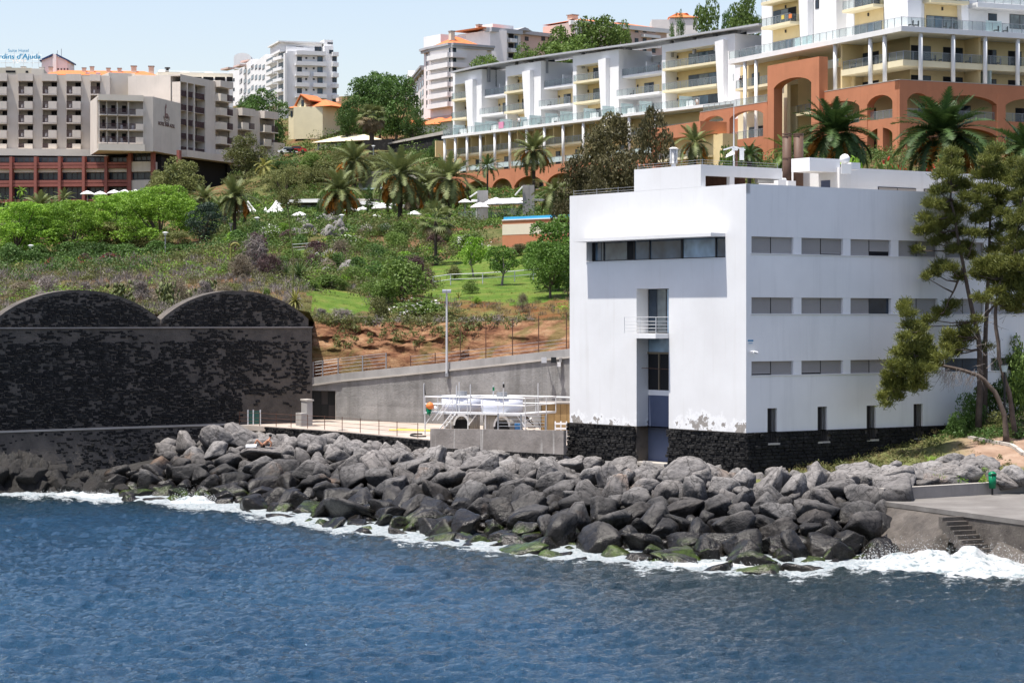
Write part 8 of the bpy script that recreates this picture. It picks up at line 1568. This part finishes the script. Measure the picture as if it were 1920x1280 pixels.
def person(label,joints,edges,radii,mat,head,loc,rz=0,clothes=None,hair='black',s=1.,tint=None):
    """one continuous skinned body; joints in metres"""
    o=empty('person',loc,rz,s);tag(o,label,'person')
    me=bpy.data.meshes.new('body');me.from_pydata(joints,edges,[]);b=bpy.data.objects.new('body',me);COL.objects.link(b);b.parent=o
    md=b.modifiers.new('skin','SKIN');md.use_smooth_shade=True
    for v_,r in zip(me.skin_vertices[0].data,radii):v_.radius=(r,r)
    me.skin_vertices[0].data[0].use_root=True;b.modifiers.new('sub','SUBSURF').levels=1;b.modifiers['sub'].render_levels=1
    bpy.context.view_layer.update();dg=bpy.context.evaluated_depsgraph_get();m2=bpy.data.meshes.new_from_object(b.evaluated_get(dg));m2.name='body';m2.materials.clear();m2.materials.append(M[mat]);b.modifiers.clear();b.data=m2
    for vv in m2.polygons:vv.use_smooth=True
    hd=ball(Vector(head)+Vector((0,.01,.03)),.108,'hair',M[hair]);h=inst('hair',hd,o)
    for nm_,mt,jj in(clothes or[]):
        mb=MB();mb.tube([Vector(joints[j])for j in jj[0]],jj[1],9);c=mb.mesh(nm_,M[mt],True);inst(nm_,c,o)
    return o
ED=[(0,1),(1,2),(2,3),(3,4),(4,5),(2,6),(6,7),(7,8),(8,9),(2,10),(10,11),(11,12),(12,13),(0,14),(14,15),(15,16),(16,17),(0,18),(18,19),(19,20),(20,21)]
RA=[.14,.125,.14,.055,.085,.06,.055,.045,.038,.03,.055,.045,.038,.03,.085,.06,.045,.04,.085,.06,.045,.04]
def standing():return[(0,0,.95),(0,0,1.13),(0,0,1.36),(0,0,1.5),(0,-.02,1.6),(0,-.01,1.7),(.19,0,1.4),(.24,0,1.13),(.25,-.08,.9),(.25,-.1,.8),(-.19,0,1.4),(-.24,0,1.13),(-.22,-.15,.95),(-.2,-.2,.88),(.1,0,.88),(.11,-.02,.48),(.11,0,.09),(.11,-.15,.05),(-.1,0,.88),(-.11,-.02,.48),(-.11,0,.09),(-.11,-.15,.05)]
def seated():return[(0,0,.5),(0,.05,.7),(0,.08,.95),(0,.06,1.08),(0,.03,1.18),(0,.04,1.28),(.19,.07,.98),(.25,.0,.74),(.2,-.2,.68),(.18,-.28,.67),(-.19,.07,.98),(-.25,0,.74),(-.2,-.2,.68),(-.18,-.28,.67),(.1,-.06,.5),(.12,-.45,.52),(.12,-.5,.1),(.12,-.63,.05),(-.1,-.06,.5),(-.12,-.45,.52),(-.12,-.5,.1),(-.12,-.63,.05)]
JS=[(0,0,.12),(.14,0,.22),(.36,0,.42),(.46,0,.55),(.47,0,.66),(.48,0,.76),(.38,.19,.44),(.55,.24,.24),(.5,.22,.05),(.42,.22,.03),(.38,-.19,.44),(.56,-.24,.24),(.52,-.24,.05),(.44,-.24,.03),(-.05,.1,.12),(-.42,.12,.45),(-.62,.12,.06),(-.76,.12,.04),(-.05,-.1,.12),(-.38,-.12,.5),(-.55,-.12,.08),(-.69,-.12,.05)]
fl_z=lambda px,py,d:P(px,py,d)
bx_,by_=PX(492,150.5),150.5
flat_rock=inst('boulder',BM[5],None,(bx_-.1,by_+.3,2.25),(.05,.1,.4),(1.7,1.2,.62));tag(flat_rock,'broad pale boulder under the sunbather','boulder')
person('tanned sunbather in dark trunks leaning back on the pale boulders',JS,ED,RA,'skin',(.48,0,.72),(bx_+.05,by_-.1,2.72),0,[('swim_trunks','black',((14,0,18),[.13,.17,.13]))])
mb=MB();zb=2.72;mb.hexa([(bx_-1.0+a,by_+b_,zb+c)for a,b_,c in((0,-.7,0),(.7,-.9,.02),(.7,-.5,.1),(0,-.4,.08),(0,-.7,.1),(.7,-.9,.14),(.7,-.5,.2),(0,-.4,.18))]);tag(mb.build('towel',M['canvas']),'crumpled white towel on the stone beside the sunbather','towel')
q=FHt.pt(FHt.up(973,NT-.8),NT-.8,zTe);person('person in a white shirt and dark trousers standing on the white hotel terrace',standing(),ED,RA,'skin',(0,-.01,1.66),q,0,[('shirt','canvas',((0,1,2,3),[.17,.155,.18,.07])),('trousers','black',((14,15,16),[.1,.08,.07])),('trousers','black',((18,19,20),[.1,.08,.07]))])
u=U(1222);q=FHt.pt(u,-1.4,zL1);person('person in a red top sitting on the upper terrace of the cream hotel',seated(),ED,RA,'skin',(0,.04,1.24),q,0,[('top','orange',((0,1,2,3),[.16,.15,.17,.07]))])
q=RL.pt(RL.up(1389,-1.2),-1.2,RL.zp(155,la_,0));person('person in a dark top standing on the balcony left of the terracotta portal',standing(),ED,RA,'skin',(0,-.01,1.66),q,0,[('top','black',((0,1,2,3),[.16,.15,.17,.07])),('trousers','grey',((14,15,16),[.1,.08,.07])),('trousers','grey',((18,19,20),[.1,.08,.07]))])
u=FHt.up(1307,1.5);q=FHt.pt(u,1.5,zTe);person('person in pale pink clothes sitting on the terrace near the low terracotta wing',seated(),ED,RA,'skin',(0,.04,1.24),q,0,[('top','pinkwhite',((0,1,2,3),[.16,.15,.17,.07]))])
mb=MB();u=FHt.up(940,NT-.05);FHt.box(mb,u-.7,u+.7,NT-.04,NT+.03,zTe+.1,zTe+1.15);FHt.box(mb,u-.65,u+.65,NT-.2,NT-.14,zTe+.5,zTe+1.15);tag(mb.build('towel',plain('pink_towel',(.72,.3,.45),.9)),'pink towel hung on the glass railing of the white terrace','towel')
for k,(fr,px,n,z,lab)in enumerate(((FHt,862,1.6,zTe,'dark chair at the left end of the white terrace'),(FHt,893,1.6,zTe,'dark chair on the white terrace left of the pink towel'),(FHt,918,1.6,zTe,'dark chair on the white terrace just left of the pink towel'),(FHt,1012,1.6,zTe,'dark chair on the white terrace right of the standing person'),(FHt,1043,1.6,zTe,'dark chair on the white terrace below the second white stair box'),(FHt,1030,-.8,zL2,'dark chair on the second gap balcony'),(FHt,1185,-.8,zL2,'dark chair at left on the third gap balcony'),(FHt,1215,-.8,zL2,'dark chair at right on the third gap balcony'),(FHt,935,-.8,zL2,'dark chair on the first gap balcony'),(FHt,1330,-.6,zL2,'dark chair in the wide loggia'),(FHt,1300,-.6,zL1,'dark chair in the upper wide loggia'))):chairs(None,fr,fr.up(px,n),n,z,lab)
for k,(px,y,mt,lab)in enumerate(((556,283,'orange','red parked car half hidden by the red leaved hedge'),(540,285,'canvas','white parked car at the end of the upper road'))):
    d=476;c=Vector((PX(px,d),d,ZY(y+4,d)));o=empty('parked_car',c);tag(o,lab,'car','cars on the upper road')
    prof=[(-2.,.3),(-2.05,.7),(-1.2,.85),(-.7,1.38),(.75,1.4),(1.4,.92),(2.05,.8),(2.1,.3)];mb=MB();mb.prism([c+Vector((x,-.8,z))for x,z in prof],(0,1.6,0));mb.build('body',M[mt]if mt!='orange' else plain('red_car_paint',(.5,.03,.03),.3),o)
    mb=MB();mb.prism([c+Vector((x,-.81,z))for x,z in((-1.0,.9),(-.65,1.3),(.7,1.32),(1.15,.9))],(0,1.62,0));mb.build('window',M['glass'],o)
    for x in(-1.25,1.3):
        for y_ in(-.82,.62):mb=MB();mb.tube([c+Vector((x,y_,.32)),c+Vector((x,y_+.2,.32))],.33,12);mb.build('wheel',M['black'],o)
# ------------------------------------------------ pines at the right
def pine(label,trunk,blobs,d,seed,nd=900,limbs=True,mat='pine',width=.026):
    r=np.random.default_rng(seed);o=empty('pine_tree',P(*trunk[0][0][0][:2],d));tag(o,label,'pine tree');mb=MB();tp=[]
    for path,r0,r1 in trunk:
        pts=[P(x,y,d+(dz if len(q)>2 else 0))for q in path for x,y,dz in[(q[0],q[1],q[2]if len(q)>2 else 0)]];f=np.linspace(0,1,18);xs=[Vector((np.interp(t_,np.linspace(0,1,len(pts)),[p.x for p in pts]),np.interp(t_,np.linspace(0,1,len(pts)),[p.y for p in pts]),np.interp(t_,np.linspace(0,1,len(pts)),[p.z for p in pts])))for t_ in f]
        for i_,q in enumerate(xs):q+=Vector((mnoise.noise(q*1.3),mnoise.noise(q*1.3+Vector((7,0,0))),0))*.07*min(1,i_/3)
        mb.tube(xs,[r0+(r1-r0)*t_ for t_ in f],8);tp+=xs
    V=[]
    for px,py,rp in blobs:
        c=P(px,py,d+r.normal()*.7);R_=rp/F*d*1.32;q=min(tp,key=lambda t_:(t_-c).length+(2 if t_.z>c.z+.4 else 0));m_=(q*.55+c*.45)+Vector((r.normal()*.12,r.normal()*.15,-.12));
        if limbs:mb.tube([q,m_,c,c+(c-q).normalized()*R_*.5],[.055,.035,.02,.008],5)
        nt_=max(8,int(24*(R_/.6)**1.6));k=int(nd*.95*(R_/.6)**1.7/nt_)
        for t in range(nt_):
            e=r.normal(size=3);e/=np.linalg.norm(e);e[2]=abs(e[2])*.75-.15 if r.random()<.75 else e[2]*.5;b_=np.array(c)+e*R_*r.uniform(.25,.95)*np.array([1,1,.8]);ax=e*.6+np.array([0,0,.55]);ax/=np.linalg.norm(ax)
            if r.random()<.5:mb.tube([c,Vector(b_)],[.014,.006],3,False)
            dd=ax+r.normal(size=(k,3))*.62;dd/=np.linalg.norm(dd,axis=1)[:,None];ln=r.uniform(.13,.30,k)[:,None];p0=b_+r.normal(size=(k,3))*.11;sd_=np.cross(dd,r.normal(size=(k,3)));sd_/=np.linalg.norm(sd_,axis=1)[:,None];sd_*=width
            V.append(np.stack([p0-sd_*.7,p0+sd_*.7,p0+dd*ln+sd_*.35,p0+dd*ln-sd_*.35],1))
    mb.build('trunk',M['bark'],o,True);Q=np.concatenate(V);me=quadmesh('crown',Q,LM[mat]);me.transform(wm(o).inverted());inst('crown',me,o)
B1=[(1785,288,15),(1782,308,20),(1778,330,22),(1790,352,24),(1760,360,17),(1750,385,19),(1775,388,22),(1800,398,22),(1812,372,14),(1760,425,20),(1745,432,16),(1727,434,9),(1738,410,15),(1780,415,18),(1800,438,16),(1769,450,14),(1722,470,8),(1750,455,10),(1790,470,15),(1812,462,14),(1822,440,14),(1768,500,16),(1752,513,12),(1736,520,8),(1783,505,14),(1800,520,12),(1745,600,13),(1765,588,16),(1785,573,14),(1730,612,8),(1820,482,12),(1830,412,15),(1805,345,13)]
B2=[(1866,283,15),(1858,300,18),(1865,322,23),(1838,332,16),(1882,336,20),(1850,356,24),(1880,366,20),(1835,378,18),(1862,384,20),(1898,372,14),(1838,410,15),(1850,400,16),(1878,402,16),(1893,430,14),(1882,452,13),(1860,470,12),(1905,465,12),(1845,440,12),(1898,345,14),(1848,305,12),(1875,425,12),(1868,440,10),(1912,385,10)]
B3=[(1908,308,20),(1918,330,18),(1915,415,24),(1912,445,22),(1892,500,26),(1862,494,24),(1842,502,20),(1918,498,30),(1882,530,20),(1852,520,16),(1912,540,26),(1842,560,15),(1872,548,16),(1905,580,20),(1925,460,24),(1930,400,24),(1918,365,16),(1868,510,20),(1900,520,22),(1830,515,12),(1895,475,14),(1925,560,24),(1885,565,14),(1915,350,16),(1930,310,20)]
B4=[(1697,572,10),(1703,590,13),(1708,612,17),(1699,634,13),(1720,648,19),(1690,662,18),(1710,676,25),(1736,660,18),(1680,688,19),(1700,702,27),(1730,692,22),(1665,704,12),(1690,725,23),(1671,738,17),(1715,724,19),(1655,747,9),(1661,758,9),(1750,682,13),(1766,670,12),(1716,630,14),(1728,618,9),(1675,715,16),(1690,578,6),(1738,640,12),(1705,655,18),(1722,708,16),(1745,668,14),(1683,745,12),(1668,722,14)]
B5=[(1795,650,15),(1812,638,14),(1788,662,12),(1780,626,12),(1822,622,11),(1806,612,10),(1770,652,10),(1832,600,10),(1850,650,9),(1775,640,10),(1800,630,12)]
pine('tall open pine with a narrow spire in front of the shaded side wall',[([(1834,812),(1838,700),(1836,640),(1818,560),(1797,450),(1782,370),(1784,285)],.2,.03),([(1806,500),(1790,540),(1770,585)],.09,.02),([(1815,480),(1830,440)],.06,.02)],B1+B5,131.5,1)
pine('second open pine with a slim dark trunk just right of the spire',[([(1846,812,1),(1848,640,1),(1853,500,1),(1857,420,1),(1866,300,1)],.17,.03),([(1850,590),(1866,570),(1880,545)],.08,.02)],B2,132.2,2)
pine('dense yellow green pine cut by the right edge of the photo',[([(1905,825),(1893,740),(1875,680),(1866,600),(1870,540),(1905,470),(1920,330)],.16,.04)],B3,128.5,3)
pine('leaning pine whose bent trunk carries a drooping mass over the side wall',[([(1888,832),(1884,780),(1868,738),(1840,706),(1808,694),(1760,684),(1715,690)],.17,.05),([(1720,690),(1708,640),(1698,575)],.07,.02),([(1735,688),(1700,720),(1665,745)],.06,.02)],B4,127.5,4)
mb=MB();rr=random.Random(4)
for i in range(70):a=P(rr.uniform(1765,1835),rr.uniform(690,705),127.6+rr.uniform(-.6,.6));m_=a+Vector((rr.uniform(-.5,.3),rr.uniform(-.3,.3),-rr.uniform(.2,.7)));mb.tube([a,m_,m_+Vector((rr.uniform(-.5,.2),0,-rr.uniform(.0,.5)))],[.014,.010,.005],3,False)
for i in range(40):a=P(rr.uniform(1830,1880),rr.uniform(590,700),129+rr.uniform(-.6,.6));mb.tube([a,a+Vector((rr.uniform(-.8,.8),rr.uniform(-.3,.3),rr.uniform(-.2,.6)))],[.014,.005],3,False)
tag(mb.build('dead_twigs',M['palebark']),'tangle of bare grey twigs hanging under the bent pine trunk','twigs',kind='stuff')
for k,(px,yb,yt,w_,d,mt)in enumerate(((1815,815,735,74,132.5,'dark'),(1852,812,705,80,134,'dark'),(1900,825,690,90,133,'dark'),(1925,830,640,80,131,'green'),(1795,800,765,44,131,'dark'),(1870,820,770,60,131,'olive'),(1905,780,610,80,137,'green'),(1860,790,650,70,137,'dark'))):
    p=P(px,800,d);p.z=rground(p.x,p.y)-.1;T('shrub',px,yb,yt,w_,['dark oleander bush left of the pine trunk','dark bush behind the straight pine trunk','dark bush behind the black path lamp','tall green bush at the right edge under the dense pine','low dark bush against the stone base','olive bush behind the path lamp foot','tall bush closing the gap at right behind the pines','dark tall bush between the pine trunks'][k],'shrub',mt,base=p)
def shore(name,label,n,xr,yr,mat,size,per,leaf,asp):
    Q=[];k=np.nonzero((PXr.ravel()>xr[0])&(PXr.ravel()<xr[1])&(PYr.ravel()>yr[0])&(PYr.ravel()<yr[1]))[0]
    for i in rg.choice(k,n):
        x,y,z=_rx[i]+rg.normal()*.3,_ry[i]+rg.normal()*.3,_rz[i]
        if(960+F*x/y)>1765 and abs(HOR-F*(z-H)/y-848)<26 and rg.random()<.85:continue
        q=leaf_cloud([(x,y,z-.02,size*rg.uniform(.5,1.3))],per,leaf,rg,.7,asp,.2);q[...,2]=np.maximum(q[...,2],z-.03);Q.append(q)
    tag(inst(name,quadmesh(name,np.concatenate(Q),LM[mat])),label,'undergrowth',kind='stuff')
shore('shore_weeds','green weeds at the foot of the stone base and the path',420,(1500,1930),(805,900),'olive',.35,40,.07,.4);shore('shore_grass','fresh green grass patch by the quay',260,(1740,1860),(860,905),'bright',.22,40,.05,.25);shore('shore_straw','dry yellow grass along the stone base',420,(1480,1930),(800,905),'straw',.3,36,.10,.12);shore('shade_undergrowth','dark weeds in the shade of the pines',200,(1770,1930),(800,832),'dark',.45,40,.08,.4)
for i in range(46):
    px=rg.uniform(1590,1900);d=float(top_d(px))+rg.uniform(-2.2,.8);s_=rg.uniform(.22,.75)if px>1700 else rg.uniform(.4,1.0);x=PX(px,d);o=inst('shore_stone',BM[i%14],None,(x,d,max(2.3,rground(x,d)-.1)+s_*.25),tuple(rg.uniform(-.5,.5,3)),(s_*1.25,s_,s_*.75));tag(o,'pale tan stone on the shore strip behind the quay parapet','stone','stones behind the quay')
